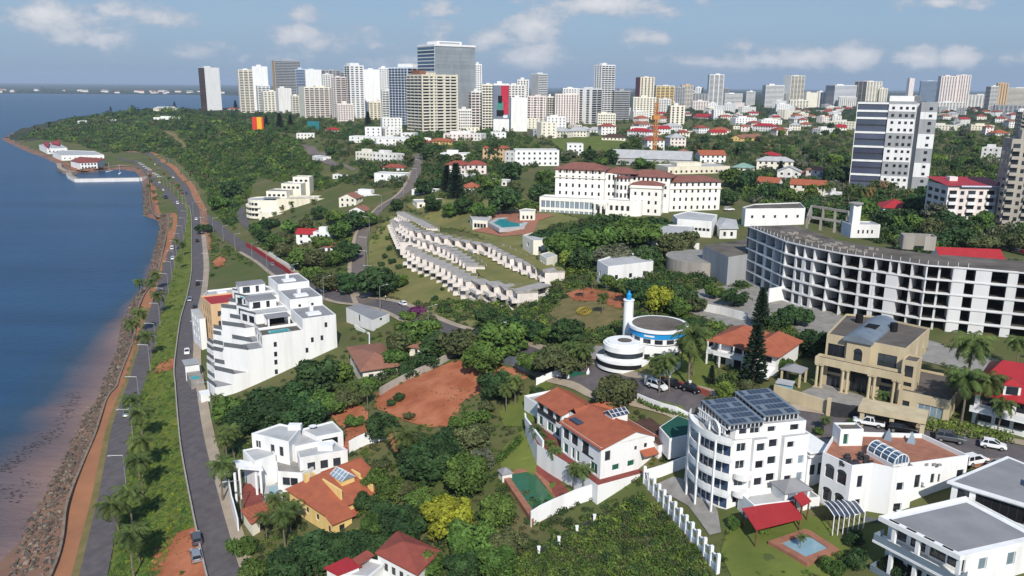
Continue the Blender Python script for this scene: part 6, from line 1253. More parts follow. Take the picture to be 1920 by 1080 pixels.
T('wide pale pinkish block with plain front and few windows',1037,1040,1083,177,236,'pink',None,('slit',9),z0=43.5,plant=2,land='the wide pale block')
T('white tower with blank left wall and square window end',1082,1108,1126,167,236,'white',('slit',2),('frame',2),z0=43.5)
T('tall slim white ribbed tower rising alone right of the wide pale block',1112,1125,1149,122,228,'white',('slit',3),('bal',4),z0=44,land='the tall slim white tower')
T('grey balconied block at foot of tall slim white tower',1142,1150,1178,171,228,'greyw',('rib',1),('rib',1),z0=44)
T('yellow ochre tower with dark red window strip and stepped top',1190,1198,1223,145,212,'cream',('rib',1),('slit',4),z0=44.5,wallL='redroof',land='the ochre tower')
T('cream window gridded block in front of ochre tower',1182,1186,1226,183,226,'creamlt',None,('win',7),z0=44)
T('yellow stepped block inland of ochre tower',1223,1228,1260,161,212,'cream',('bal',2),('bal',4),z0=44.5,solid='yellow')
T('grey white window block squeezed between yellow block and orange white block',1258,1260,1281,164,205,'greyw',None,('win',5),z0=44.5)
T('orange and white balconied block beside grey white window block',1273,1276,1296,160,205,'peach',None,('bal',4),z0=44.5,solid='white')
T('small yellow panelled block in front of yellow stepped block',1250,1256,1281,199,236,'creamlt',('bal',2),('slit',3),z0=44,solid='yellow')
T('low grey block seaward of white striped tower',1294,1297,1324,176,203,'greyw',None,('win',5),z0=44.5)
T('white tower with regular striped balconies standing alone',1324,1327,1352,140,201,'white',None,('bal',3),z0=44.5,land='the white striped tower')
T('low white office with flat roof inland of white striped tower',1357,1358,1388,176,203,'white',None,('rib',1),z0=44.5)
T('tiny white block midway between two inland white towers',1396,1398,1413,172,200,'white',None,('rib',1),z0=44.5)
T('white ribbon windowed block with dark side left of tall pale tower',1427,1433,1464,160,203,'white',('rib',1),('rib',1),z0=44.5,land='the white ribbon block')
T('tall pale tower with blank grey side and balconied front',1466,1479,1502,142,203,'creamlt',('blank',1),('bal',4),z0=44.5,land='the tall pale inland tower',wallL='white_old')
T('low brown and cream block just inland of tall pale tower',1500,1510,1529,174,202,'creamlt',None,('blank',1),z0=44.5)
T('blue glass curved office block with white ribs',1544,1562,1598,160,203,'white',('fullrib',1),('rib',1),z0=44.5,glass='glassblue',name='office_tower',cat='office tower',land='the blue ribbed office')
T('cream gridded tower with dark red glass side and red roof sign frame',1592,1621,1646,153,202,'creamlt',('frame',3),('win',5),z0=44.5,wallL='tile2',land='the red sided tower')
T('small cream block against inland side of red sided tower',1644,1646,1659,166,202,'creamlt',None,('win',3),z0=44.5)
T('thin beige slab tower far beyond white and grey office tower',1697,1701,1709,147,190,'pink',None,('blank',1),z0=44.5,plant=2)
T('dark blue glass tower with sloped top on far skyline',1720,1723,1751,152,192,'bluew',None,('fullrib',1),z0=44.5,glass='glassblue',name='office_tower',cat='office tower')
T('pinkish brown tower with ribbed front forming left half of twin towers',1752,1757,1783,143,207,'pink',('slit',2),('slit',6),z0=44.5,plant=2,solid='peach',land='the twin pinkish towers')
T('pinkish grey tower with ribbed front forming inland half of twin towers',1782,1784,1808,141,207,'pink',None,('slit',6),z0=44.5,plant=2)
T('white block with dark glazed edge seaward of orange and yellow block',1844,1852,1864,162,210,'white_old',('fullrib',1),('rib',1),z0=44.5)
T('orange striped block behind white block at inland edge of skyline',1862,1864,1881,156,206,'peach',None,('slit',4),z0=44.5)
T('yellow and orange office slab at inland edge of skyline',1878,1880,1960,165,205,'creamlt',None,('rib',1),z0=44.5,solid='peach')
T('long low grey office with rows of windows below the orange slab',1862,1864,1960,197,212,'greyw',None,('win',14),z0=44.5,plant=0)
T('grey brown apartment tower at inland edge with stacked balcony boxes',1857,1872,1945,264,432,'taupe',('win',2),('mix',5),z0=42.5,land='the grey brown edge tower',solid='taupe')
T('pale concrete tower beyond grey brown edge tower',1895,1905,1950,212,292,'concrete',('win',2),('bal',5),z0=44)
b_,U_,V_,H=T('pink and white four storey apartment house with red sheet roof',1732,1768,1861,352,424,'pink',('win',3),('mix',6),z0=42.5,fl=5,top='redroof',plant=0,land='the pink apartment house',solid='white')
g=MB(); g.add([(-.8,-1,H+.9),(U_+.8,-1,H+.9),(U_+.8,V_+.6,H+2.6),(-.8,V_+.6,H+2.6)],[(0,1,2,3)]); b_.part('sheet_roof',g,'redroof'); g=MB(); g.box(U_*.2,U_*.34,V_*.5,V_*.7,H+1.5,H+3.4); b_.part('chimney',g,'pink'); g=MB(); g.box(U_*.2,U_+.9,-1.3,-1.02,H+.5,H+1.0); b_.part('eaves_board',g,'bluew')
for q in [('cream low block tucked below dark ribbon office tower',547,549,566,180,214,'creamlt',None,('bal',3)),('white balconied slab between broad cream block and slim pinkish tower',607,608,626,140,214,'white_old',None,('win',4)),('narrow grey block behind tall white slit tower',640,641,654,136,212,'greyw',None,('rib',1)),('old pinkish block at foot of slim pinkish tower',632,634,662,196,230,'pink',None,('win',6)),('weathered white block before white tower of small windows',716,718,742,170,233,'white_old',None,('bal',4)),('white low slab at foot of tallest glass tower',857,859,884,206,250,'white_old',None,('win',6)),('grey block peeping between banner block and pinkish block',968,969,990,150,228,'white_old',None,('slit',4)),('white stepped block behind wide pale block',1052,1054,1084,166,226,'white',None,('win',6)),('old cream block at foot of tall slim white tower',1118,1120,1152,214,238,'creamlt',None,('win',7)),('pale block between yellow stepped block and small yellow panelled block',1232,1234,1256,186,214,'white_old',None,('win',5)),('grey slab inland of white ribbon block',1444,1446,1470,176,203,'greyw',None,('rib',1)),('pale long block seaward of red sided tower',1570,1572,1600,182,204,'white_old',None,('win',8)),('white low block before twin pinkish towers',1752,1754,1800,192,210,'white_old',None,('win',9)),('cream block at foot of tall pale inland tower',1478,1480,1512,188,206,'creamlt',None,('win',6)),('small grey tower far behind white striped tower',1352,1353,1364,166,200,'greyw',None,('rib',1)),('white block far behind low grey block',1300,1302,1316,164,200,'white',None,('win',3)),('low pink block left of white striped tower',1296,1298,1326,190,208,'pink',None,('win',6)),('pale grey tower beyond orange white block',1284,1285,1300,170,202,'white_old',None,('bal',3)),('pale small tower beyond blue ribbed office',1528,1529,1545,172,202,'white_old',None,('win',3)),('brown block beyond thin beige slab',1708,1709,1722,180,196,'taupe',None,('rib',1)),('white block inland of twin pinkish towers',1812,1813,1846,178,204,'white_old',None,('win',6))]:
    T(q[0],*q[1:7],Ls=q[7],Rs=q[8],wall=q[6],z0=44) if False else T(q[0],q[1],q[2],q[3],q[4],q[5],q[6],q[7],q[8],z0=44)
# white and grey office tower: dark glass left, white and grey storeys right
p=at(1592,352,42.7); k=p[1]/FOC*.86; b=Bld('office_tower','white and grey banded office tower with dark glass side amid dark trees','office tower',p,math.radians(-23),land='the banded office tower')
wg,ww_,wn_,wb=60*k,52*k,9*k,31*k; fh=3.72; nf=12; H=nf*fh
EXC.append(np.array([b.W(*q) for q in rect(-1,wg+ww_+wn_+wb,-1,16)])); g=MB(); g.box(0,wg,.3,15,-2,H); b.part('glass_wall',g,'metald'); g=MB(); g.box(wg+.02,wg+ww_,-.6,15,-2,H+1.5); b.part('wall',g,'greyw'); g=MB(); g.box(wg+ww_+.02,wg+ww_+wn_,2.5,15,-2,H+.4); b.part('recess_wall',g,'concretew'); g=MB(); g.box(wg+ww_+wn_+.02,wg+ww_+wn_+wb,-.6,15,-2,H+1.2); b.part('side_wall',g,'greyw')
for f in range(nf):
    z=f*fh
    g=MB(); g.box(.25,wg-.3,.16,.26,z+.5,z+fh-.35); b.part('glass_band',g,'navy')
    if f%2==0 or f==nf-1: g=MB(); g.box(-.3,wg,-.2,.14,z-.45,z+.6); g.box(-.3,-.02,-.2,15,z-.25,z+.4); b.part('storey_band',g,'white')
    if (f//2)%2==0 or f==nf-1:
        g=MB(); g.box(wg+.05,wg+ww_-.02,-.75,-.62,z,z+fh); b.part('white_panel',g,'white')
    else: g=MB(); g.box(wg+ww_+wn_+.05,wg+ww_+wn_+wb-.02,-.75,-.62,z,z+fh); b.part('white_panel',g,'white')
    for i in range(4): 
        x=wg+ww_*(.16+.22*i+(.03 if i else -.03)); g=MB(); g.box(x,x+1.3,-.82,-.78,z+1.1,z+2.5); b.part('window',g,'glass')
    x=wg+ww_+wn_+wb*.52; g=MB(); g.box(x,x+1.5,-.82,-.78,z+1.1,z+2.5); b.part('window',g,'glass')
g=MB(); g.box(-.3,-.02,-.3,15,-2,H+.6); g.box(-.3,wg,-.3,.2,H-.1,H+.9); b.part('edge_frame',g,'white'); g=MB(); g.box(.3,wg-.3,.3,14.6,H+.9,H+1); b.part('flat_roof',g,'roofgrey'); g=MB(); g.box(wg,wg+ww_*.9,3,10,H+1.5,H+4.2); b.part('plant_room',g,'white')
# ================= houses set by their front edge: (front-left px, front-right px, base y left, base y right, storeys, depth, wall, roof kind, roof material, label)
def house(x0,y0,x1,y1,st,dep,wl,kind,rm,label,style='dark',land=None,auto=None,cat='house',name='house',top='rooflight',fh=3.0,nw=None,group=None):
    a=ground(x0,y0); e=at(x1,y1,a[2]); w=math.hypot(*(e-a)[:2]); rz=math.atan2(e[1]-a[1],e[0]-a[0])
    if abs(rz)>.9: rz=.3*np.sign(rz); 
    b=Bld(name,label,cat,a,rz,group,land); h=st*fh
    n=nw or max(2,int(w/3.4)); F=FL(st,fh)
    b.vol('wall',rect(0,w,0,dep),-3,h,wl,{0:lambda W:row(W,n,1.3,1.4,.9,F,.5),3:lambda W:row(W,max(1,int(dep/4)),1.2,1.4,.9,F,.5),1:lambda W:row(W,max(1,int(dep/4)),1.2,1.4,.9,F,.5)},style,top=None if kind in('hip','gable') else top,parapet=.4 if kind=='flat' else 0)
    if kind=='hip': hip_roof(b,0,w,0,dep,h,min(w,dep)*.26,rm,.6)
    elif kind=='gable': gable_roof(b,0,w,0,dep,h,dep*.24,rm,'x',.5,wall=wl)
    elif kind=='gabley': gable_roof(b,0,w,0,dep,h,w*.22,rm,'y',.5,wall=wl); 
    elif kind=='flat' and rm: g=MB(); g.box(w*.2,w*.6,dep*.3,dep*.7,h,h+2.4); b.part('roof_room',g,wl)
    if auto: AUTO.append((b.e,auto,cat))
    return b
h=house
h(966,311,1048,311,3,14,'white','flat',None,'large plain white three storey building with ribbon windows on the plateau',land='the large white three storey building',cat='office',name='office_building',fh=3.4)
h(946,309,965,311,3,10,'white_old','flat',None,'narrow white block with square windows adjoining large white three storey building')
h(905,300,945,302,3,10,'peach','hip','tile','orange three storey house with balconies and wide red hip roof',land='the orange three storey house')
h(835,326,874,328,2,9,'pink','hip','tile2','pinkish white double house with red roofs, seaward half',land='the red roofed double house'); h(875,327,912,327,2,9,'pink','hip','tile2','pinkish white double house with red roofs, inland half')
h(826,304,878,305,2,10,'white','flat',1,'white stepped house with flat roof behind red roofed double house')
h(702,343,760,345,2,10,'white','flat',None,'white cubic house with single dark window beside garden road',land='the white cubic house',nw=2); h(718,322,757,323,1,8,'white','hip','tile2','small red hip roofed upper house behind white cubic house')
h(667,300,700,303,2,9,'creamlt','flat',1,'cream flat roofed house with veranda near hill top road',land='the cream veranda house'); h(697,303,745,306,2,9,'white_old','flat',1,'white many cornered house between cream veranda house and white cubic house')
h(655,372,715,376,1,10,'white','flat',1,'low white vaulted bungalow below white cubic house',land='the white vaulted bungalow')
h(636,389,668,391,2,8,'creamlt','gabley','tileold','cream gabled house with brown roof above cream stepped hillside building'); h(655,403,684,405,1,7,'white','gabley','tileold','small white gabled house next to cream gabled house')
h(624,336,670,338,1,12,'white','flat',None,'low white roofed bungalow among trees below hill top road')
h(556,459,590,460,2,8,'white','gable','redroof','small white villa with bright red roofs among trees by red wall',land='the small red roofed villa'); h(588,458,622,460,2,8,'white','flat',1,'white flat roofed half of small red roofed villa'); h(600,474,624,474,1,7,'white','hip','tile','lone terracotta hip roof of a garden house inland of small red roofed villa')
h(655,268,705,275,2,12,'white','flat',None,'long white two storey apartment row on hill edge, seaward end',land='the long white apartment row',nw=9); h(706,274,764,268,2,12,'white','flat',None,'long white two storey apartment row on hill edge, inland end',nw=8)
h(610,248,628,249,1,9,'creamlt','hip','redroof','tiny red roofed house on hill edge behind teal hoarding'); h(806,270,842,272,1,9,'yellow','hip','tile','bright yellow house with orange roof at foot of large beige tower'); h(760,272,800,274,1,9,'pink','hip','tile2','low house with dusty red roof below pale blue gridded tower')
h(845,262,902,264,2,12,'white_old','flat',1,'row of old white houses at foot of weathered brown grey block')
h(1022,256,1062,258,2,14,'creamlt','hip','rooflight','cream two storey house with pale roof in front of wide pale block'); h(1062,256,1100,257,2,14,'creamlt','hip','rooflight','cream house with pale hip roof next in front of white blank walled tower')
h(1128,263,1172,264,1,12,'creamlt','hip','brownroof','wine brown roofed bungalow before tall slim white tower'); h(1176,256,1214,258,2,12,'white','hip','redroof','white two storey house with dark pinkish red roof behind orange crane mast',land='the pinkish red roofed house')
h(1148,300,1200,302,1,14,'creamlt','hip','tile2','low wide house with dark red hip roofs behind the grand hotel'); h(1205,307,1240,308,1,10,'brownroof','hip','brownroof','dark brown roofed low house at foot of orange crane mast')
h(1312,306,1360,306,2,12,'white','gable','tile','white gabled house with terracotta roof behind cream flat building',land='the white gabled house')
h(1252,327,1368,325,1,20,'cream','flat',1,'broad cream flat roofed building behind inland wing of grand hotel',land='the broad cream building',fh=4.2)
h(1145,308,1232,322,1,20,'rooflight','gable','rooflight','pale grey sheet roofed hall directly behind grand hotel',fh=5)
for q in ((1372,322,1408,324,1,10,'creamlt','hip','greenroof','house with pale green sheet roof inland of broad cream building'),(1418,318,1470,324,2,10,'creamlt','hip','rooflight','cream house with pale roof behind red roofed row'),(1425,306,1455,308,2,9,'white','hip','redroof','white house with bright red roof near dark conifers'),(1456,340,1500,342,2,11,'white_old','gabley','rooflight','grey roofed gabled house seaward of banded office tower'),(1496,334,1520,336,1,9,'pink','hip','tile','small orange roofed house beside grey roofed gabled house'),(1510,336,1535,338,2,9,'pink','hip','tileold','pale pink roofed house beside dark blue roofed house'),(1535,340,1565,341,1,10,'white','hip','solar','house with dark blue solar roof at foot of banded office tower'),
 (1416,350,1458,353,1,10,'white','gable','tile','white bungalow with terracotta roof behind plain white block'),(1480,366,1545,370,2,9,'creamlt','gable','tile','two storey cream house with long red roof among palms'),(1545,374,1570,376,1,9,'white','flat',1,'small white house among palms below banded office tower'),
 (1655,402,1712,404,1,13,'white','hip','redroof','bungalow with bright red many sided roof between palms and pink apartment house'),(1762,500,1880,505,1,10,'white','gable','redroof','long red roofed hall with white gable behind unfinished concrete building'),
 (1838,300,1872,302,3,12,'white_old','flat',1,'white and grey house with balconies seaward of grey brown edge tower'),(1552,241,1602,243,3,12,'creamlt','flat',1,'long cream three storey block behind dark trees'),(1735,243,1790,245,2,14,'creamlt','flat',1,'low cream block behind banded office tower'),(1820,244,1858,246,2,14,'cream','flat',1,'sand coloured low block near long grey office'),
 (1300,222,1345,224,1,20,'pink','gable','redroof','long pinkish hall with red roof below white striped tower'),(1410,245,1450,247,2,12,'white','hip','redroof','white house with red roof far out among inland trees'),(1458,245,1478,246,1,10,'white','flat',None,'tiny white box house inland of far red roofed white house'),(1390,265,1430,262,1,12,'yellow','gable','tileold','ochre yellow house with balcony in dark inland trees')):
    h(*q)
R0=random.Random(21); n=0
_BB=[None,0]
def blocked(x,y,m=2.0):
    if _BB[1]!=len(EXC): _BB[0]=np.array([(P[:,0].min(),P[:,0].max(),P[:,1].min(),P[:,1].max()) for P in EXC]); _BB[1]=len(EXC)
    B=_BB[0]
    for k in np.nonzero((x>B[:,0]-m)&(x<B[:,1]+m)&(y>B[:,2]-m)&(y<B[:,3]+m))[0]:
        P=EXC[k]; Q2_=np.roll(P,-1,0); e=Q2_-P; w_=np.array([x,y])-P
        c=(P[:,1]>y)!=(Q2_[:,1]>y)
        if (np.count_nonzero(c&(x<e[:,0]*(y-P[:,1])/np.where(e[:,1]==0,1e-9,e[:,1])+P[:,0]))&1): return True
        t=np.clip((w_*e).sum(1)/np.maximum((e*e).sum(1),1e-9),0,1); r=w_-e*t[:,None]
        if ((r*r).sum(1)<m*m).any(): return True
    return False
tries=0
while n<150 and tries<1600:
    tries+=1; px_=R0.uniform(1060,1900); py_=R0.triangular(190,300,204)
    if 1330<px_ and py_>255 or (1570<px_<1760 and py_>215): continue
    p=ground(px_,py_)
    if blocked(p[0],p[1],9): continue
    w_=R0.uniform(9,20); wc,wn2=R0.choice([('white','white'),('creamlt','cream'),('pink','pinkish'),('white_old','off white')]); rk,rm,rn=R0.choice([('hip','tile','terracotta'),('hip','tile2','dark red'),('gable','redroof','bright red'),('flat',None,'flat pale'),('flat',1,'flat stepped'),('hip','rooflight','pale grey'),('hip','tileold','faded brown')])
    k=FOC/p[1]; h(px_,py_,px_+w_*k,py_+R0.uniform(-.6,.6),R0.choice([1,1,2,2,3]),R0.uniform(8,14),wc,rk,rm,None,auto=f'{wn2} house with {rn} roof',group='small inland houses'); n+=1
n=0; tries=0
while n<72 and tries<1500:
    tries+=1; far_=R0.random()<.72
    px_,py_=(R0.uniform(1000,1915),R0.triangular(193,240,202)) if far_ else (R0.uniform(640,1060),R0.uniform(238,266))
    if 1590<px_<1750: continue
    p=ground(px_,py_)
    if blocked(p[0],p[1],7): continue
    k=FOC/p[1]; w_=R0.uniform(12,30); wc,wn2=R0.choice([('white','white'),('white_old','off white'),('creamlt','pale cream'),('pink','pale pink'),('white','white'),('greyw','grey')]); st_=R0.choice([2,3,3,4,5,6]); h(px_,py_,px_+w_*k,py_+R0.uniform(-.5,.5),st_,R0.uniform(10,16),wc,'flat',R0.choice([None,1]),None,auto=f'{wn2} {["","","two","three","four","five","six"][st_]} storey block',cat='low block',name='low_rise_block',group='low blocks of the inland city',nw=max(3,int(w_/4))); n+=1
# ================= headland, club and harbour
B_=block
B_('clubhouse','white sea front clubhouse with dark red roof and two rows of arched windows','clubhouse',(155,308),[(132,301),(150,305),(182,304),(196,297),(150,294)],8,'white',wins={1:ww(5,1.6,2,1,[.4,4])},land='the sea front clubhouse',roof='pyr',rm='tile2')
B_('clubhouse_annexe','low white hall with pale roofs behind sea front clubhouse','hall',(130,295),[(98,286),(115,292),(195,291),(178,284),(120,282)],6,'white',wins={1:ww(8,1.4,1.6,1,[1])},top='rooflight')
B_('restaurant','white and red angular restaurant on headland shore','restaurant',(100,283),[(73,272),(88,279),(126,278),(112,270),(90,268)],7,'white',wins={1:ww(5,1.4,2,1,[1])},top='rooflight',land='the red and white restaurant')
b=Bld('red_canopy','pair of bright red sloping roof panels on headland restaurant','roof panel',ground(92,281),0); g=MB(); P=b.pts([(82,270),(90,277),(93,267)],9); g.prism(P,8,[11,8.5,10]); b.part('panel',g,'redroof'); g=MB(); P=b.pts([(95,268),(111,272),(112,265)],9); g.prism(P,8,[8.5,9,12]); b.part('panel',g,'redroof')
h(146,232,203,232,1,14,'white','flat',None,'long white clifftop villa among headland trees',land='the long white clifftop villa',fh=5,nw=9); h(205,229,218,229,1,8,'white','flat',None,'small white clifftop house next to long white clifftop villa',fh=4)
h(288,227,338,225,2,12,'white','flat',1,'white terraced clifftop house near the lone slab tower',nw=8); h(288,210,322,209,2,14,'creamlt','hip','rooflight','cream domed clifftop building at edge of headland plateau',fh=4); h(426,207,450,207,1,9,'white','hip','tile','small orange roofed house at foot of seaward cream tower')
h(868,362,900,362,1,10,'creamlt','hip','tile','terracotta roofed garden house seaward of hotel trees'); h(782,392,838,390,1,12,'creamlt','flat',None,'cream flat roofed pavilion above the terraced hotel wing',land='the cream pavilion',nw=5); h(772,366,815,368,1,8,'white','flat',1,'white walled terrace house beside garden road bend'); h(905,348,950,350,1,8,'white_old','flat',None,'long pale garden building behind hotel conifer',nw=6); h(845,336,885,338,1,6,'white_old','flat',None,'low pale outbuilding in front of red roofed double house',nw=4)
h(556,262,590,262,2,10,'white_old','flat',None,'pale two storey block among trees at hill edge'); h(690,262,720,262,1,8,'pink','hip','tileold','faded roofed house behind long white apartment row'); h(586,300,606,303,1,7,'white','flat',None,'tiny white hut beside hill top road')
def seawork(name,label,P,h,wd,m='concretew'):
    W_=[at(x,y,h)[:2] for x,y in P]; t=thing(name,label,'breakwater',(W_[0][0],W_[0][1],0)); ln=smooth_line(W_,4) if len(P)>3 else np.array(W_); g=MB()
    for p,q in zip(W_[:-1],W_[1:]): g.beam((p[0]-W_[0][0],p[1]-W_[0][1],h/2-1.5),(q[0]-W_[0][0],q[1]-W_[0][1],h/2-1.5),wd,h+3)
    g.build('wall',M[m],t); g=MB()
    for p,q in zip(W_[:-1],W_[1:]): g.beam((p[0]-W_[0][0],p[1]-W_[0][1],h+.06),(q[0]-W_[0][0],q[1]-W_[0][1],h+.06),wd*.96,.12)
    g.build('deck',M['pavement'],t); return t
seawork('breakwater','pale concrete harbour wall enclosing tidal basin below clubhouse',[(274,331),(262,333),(144,335),(131,328),(128,323)],3.4,4.5)
seawork('breakwater','curved stone quay in front of sea front clubhouse',[(110,306),(112,314),(122,320),(140,322)],3.2,5,'seawall')
b=Bld('cream_building','cream stepped hillside building with ramps, terraces and rounded sea end','apartment building',ground(480,410),0,land='the cream stepped hillside building')
l=ground(474,411); b.e.location=(*l[:2],l[2]); b.loc=l; e=at(612,411,l[2]); b.rz=math.atan2(e[1]-l[1],e[0]-l[0]); b.e.rotation_euler=(0,0,b.rz); b.c,b.s=math.cos(b.rz),math.sin(b.rz)
rw=lambda n,z,w_=1.8,h_=1.5:(lambda W:row(W,n,w_,h_,.8,z,.6))
rnd=[(12+9*math.cos(math.radians(a))*1.4,8+9*math.sin(math.radians(a))) for a in range(255,104,-15)][::-1]
pl=[(16,-1)]+[(16,17)]+[(4+8*math.cos(math.radians(a)),8+9*math.sin(math.radians(a))) for a in range(90,271,18)]
b.vol('sea_end_wall',pl,-3,11.5,'creamlt',{i:(lambda W:[(.2,W-.2,z+.9,z+2.6,'dark') for z in (1,4.4,7.8)]) for i in range(5,12)},'dark',top='rooflight',parapet=.7)
for z in (1.0,4.4,7.8): g=MB(); o=[(4+9.6*math.cos(math.radians(a)),8+10.6*math.sin(math.radians(a))) for a in range(110,281,17)]; i_=[(4+8.05*math.cos(math.radians(a)),8+9.05*math.sin(math.radians(a))) for a in range(110,281,17)]; g.prism(o+i_[::-1],z-.3,z+.95); b.part('balcony',g,'creamlt')
b.vol('wall',[(16.02,-2),(47,1.5),(47,15),(16.02,15)],-3,12.4,'cream',{0:(lambda W:[(3,4.2,8,9.4,'dark'),(9,10.2,8,9.4,'dark'),(25,27,8,9.6,'dark'),(28,29.5,3.2,5,'dark')])},'dark',top='cream',parapet=.7)
g=MB()
for k in range(4): y=3+k*3; g.add([(20+20*t,y+q,12.42+1.1*math.sin(math.pi*t)) for q in (0,1.6) for t in np.linspace(0,1,9)],[(i,i+1,i+10,i+9) for i in range(8)])
b.part('roof_rib',g,'creamlt')
b.vol('front_terrace_wall',[(6,-8),(20,-9),(30,-6),(30,-2.1),(16,-2.1),(6,-1)],-5,4.5,'creamlt',{0:rw(3,[.5]),1:rw(2,[.5])},'dark',top='rooflight',parapet=.8)
b.vol('upper_wall',[(7,10),(20,9),(22,22),(9,24)],8,16,'creamlt',{0:rw(4,[12.4])},'dark',top='roofgrey',parapet=.6); b.vol('upper_wall',[(14,22),(27,20),(29,32),(16,34)],4,19.5,'creamlt',{0:rw(4,[16])},'dark',top='rooflight',parapet=.6); b.vol('upper_wall',[(20,30),(31,29),(32,38),(21,39)],4,23,'creamlt',{0:rw(3,[19.5])},'dark',top='rooflight',parapet=.5)
g=MB(); g.prism([(47,4),(62,12),(61,14),(46,7)],8,9.4); b.part('ramp_wall',g,'creamlt'); box_part(b,'canopy','metalroof',6,15,3,9,12.6,12.9)
# advertising boards and hoarding
b=Bld('billboard','tall red and yellow striped board standing on hill edge','billboard',ground(474,247),math.radians(8)); w_=16.; g=MB(); g.box(0,w_*.34,-.3,.3,-1,17); g.box(w_*.67,w_*.8,-.3,.3,-1,17); mat('board_red',(.62,.05,.02),(.55,.04,.02),.6); b.part('red_stripe',g,MATS['board_red']); g=MB(); g.box(w_*.34,w_*.67,-.3,.3,-1,17); mat('board_yellow',(.75,.42,.02),(.7,.38,.02),.6); b.part('yellow_stripe',g,MATS['board_yellow'])
b=Bld('hoarding','teal site hoarding on hill edge below broad cream block','hoarding',ground(577,246),math.radians(4)); g=MB(); g.box(0,13,-.2,.2,-1,11); mat('teal_board',(.02,.17,.19),(.018,.15,.17),.7); b.part('panel',g,MATS['teal_board']); g=MB()
for x in (1,6,12): g.box(x-.2,x+.2,.2,.6,-1,11)
b.part('post',g,'metald')
# orange crane mast
b=Bld('crane_mast','rust orange lattice crane mast standing behind grand hotel','crane',ground(1226,302),.3); g=MB(); Hm=42; s=1.0
for x,y in ((-s,-s),(s,-s),(s,s),(-s,s)): g.box(x-.2,x+.2,y-.2,y+.2,-1,Hm)
for i in range(21):
    z=i*2; k=1 if i%2 else -1
    for a,e in (((-s*k,-s),(s*k,-s)),((s,-s*k),(s,s*k)),((-s*k,s),(s*k,s)),((-s,-s*k),(-s,s*k))): g.beam((*a,z),(*e,z+2),.22)
mat('crane_orange',(.58,.25,.07),(.5,.21,.06),.7); b.part('mast',g,MATS['crane_orange']); g=MB(); g.box(-2.6,2.6,-1.5,1.5,Hm-12,Hm-9); b.part('collar',g,MATS['crane_orange'])
# right hand white house with red roof
l=ground(1826,790); b=Bld('house','white balconied house with bright red sheet roof and dormer at inland edge','house',l,math.radians(-20),land='the bright red roofed house')
P=b.pts([(1826,733),(1950,760),(1960,690),(1862,680)],6.0)
b.vol('wall',inset(P,.3),-1,6,'white',{0:lambda w:row(w,3,2.2,1.9,.5,[.2,3.2],.5)},'dark',top=None); g=MB(); o=inset(P,-.6); c0=(np.array(o[0])+o[3])/2; c1=(np.array(o[1])+o[2])/2; g.add([(*q,6) for q in o]+[(*(c0*.7+c1*.3),9.6),(*c1,9.6)]+[(*q,5.75) for q in o],[(0,1,5,4),(1,2,5),(2,3,4,5),(3,0,4),(9,8,7,6),(6,7,1,0),(7,8,2,1),(8,9,3,2),(9,6,0,3)]); b.part('roof',g,'redroof')
m_=(np.array(P[0])*.55+np.array(P[1])*.45); g=MB(); g.box(m_[0],m_[0]+2.6,m_[1]+.4,m_[1]+4,6,8.2); b.part('dormer_wall',g,'white'); g=MB(); g.box(m_[0]+.4,m_[0]+2.2,m_[1]+.34,m_[1]+.39,6.5,7.9); b.part('dormer_window',g,'glass'); g=MB(); g.hip(m_[0],m_[0]+2.6,m_[1]+.4,m_[1]+4,8.22,.8,.2); b.part('dormer_roof',g,'redroof')
g=MB(); d=np.subtract(P[1],P[0]); d=d/np.linalg.norm(d); n_=np.array([d[1],-d[0]]); g.prism([tuple(np.array(P[0])+n_*1.6),tuple(np.array(P[1])+n_*1.6),P[1],P[0]],2.7,2.95); b.part('balcony_slab',g,'white'); rails(b,[tuple(np.array(P[0])+n_*1.55),tuple(np.array(P[1])+n_*1.55)],2.95,'frame',.9)
wallrun('boundary_wall','dark red painted wall along hill road below the small villas',[(462,462),(495,483),(525,503),(550,522)],2.4,.3,'redroof')
wallrun('boundary_wall','red and white painted wall along hill road bend',[(505,478),(530,494),(552,508)],1.6,.3,'white')
wallrun('boundary_wall','pale concrete wall along sea side of red earth lot',[(712,742),(760,715),(815,690),(858,666)],2.0,.3,'concrete')
wallrun('fence','grey sheet fence along street at top of red earth lot',[(918,672),(945,682),(980,690)],2.4,.12,'metalroof')
wallrun('boundary_wall','white garden wall behind white cubist villa',[(605,785),(635,768),(650,758)],2.6,.3,'white')
wallrun('boundary_wall','white garden wall running inland from the yellow house',[(655,850),(690,832),(735,822)],2.8,.3,'white')
wallrun('boundary_wall','pale wall along rubble yard beside round white building',[(1245,563),(1290,578),(1350,590),(1400,603)],2.2,.3,'white_old')
wallrun('fence','low white post fence along wild garden edge',[(1010,1040),(1060,1015),(1105,985),(1140,965)],.9,.12,'metald',posts=4,postm='white',posth=.5)
wallrun('boundary_wall','white wall stub at foot of unfinished concrete building',[(1440,568),(1472,562)],4,.4,'white')
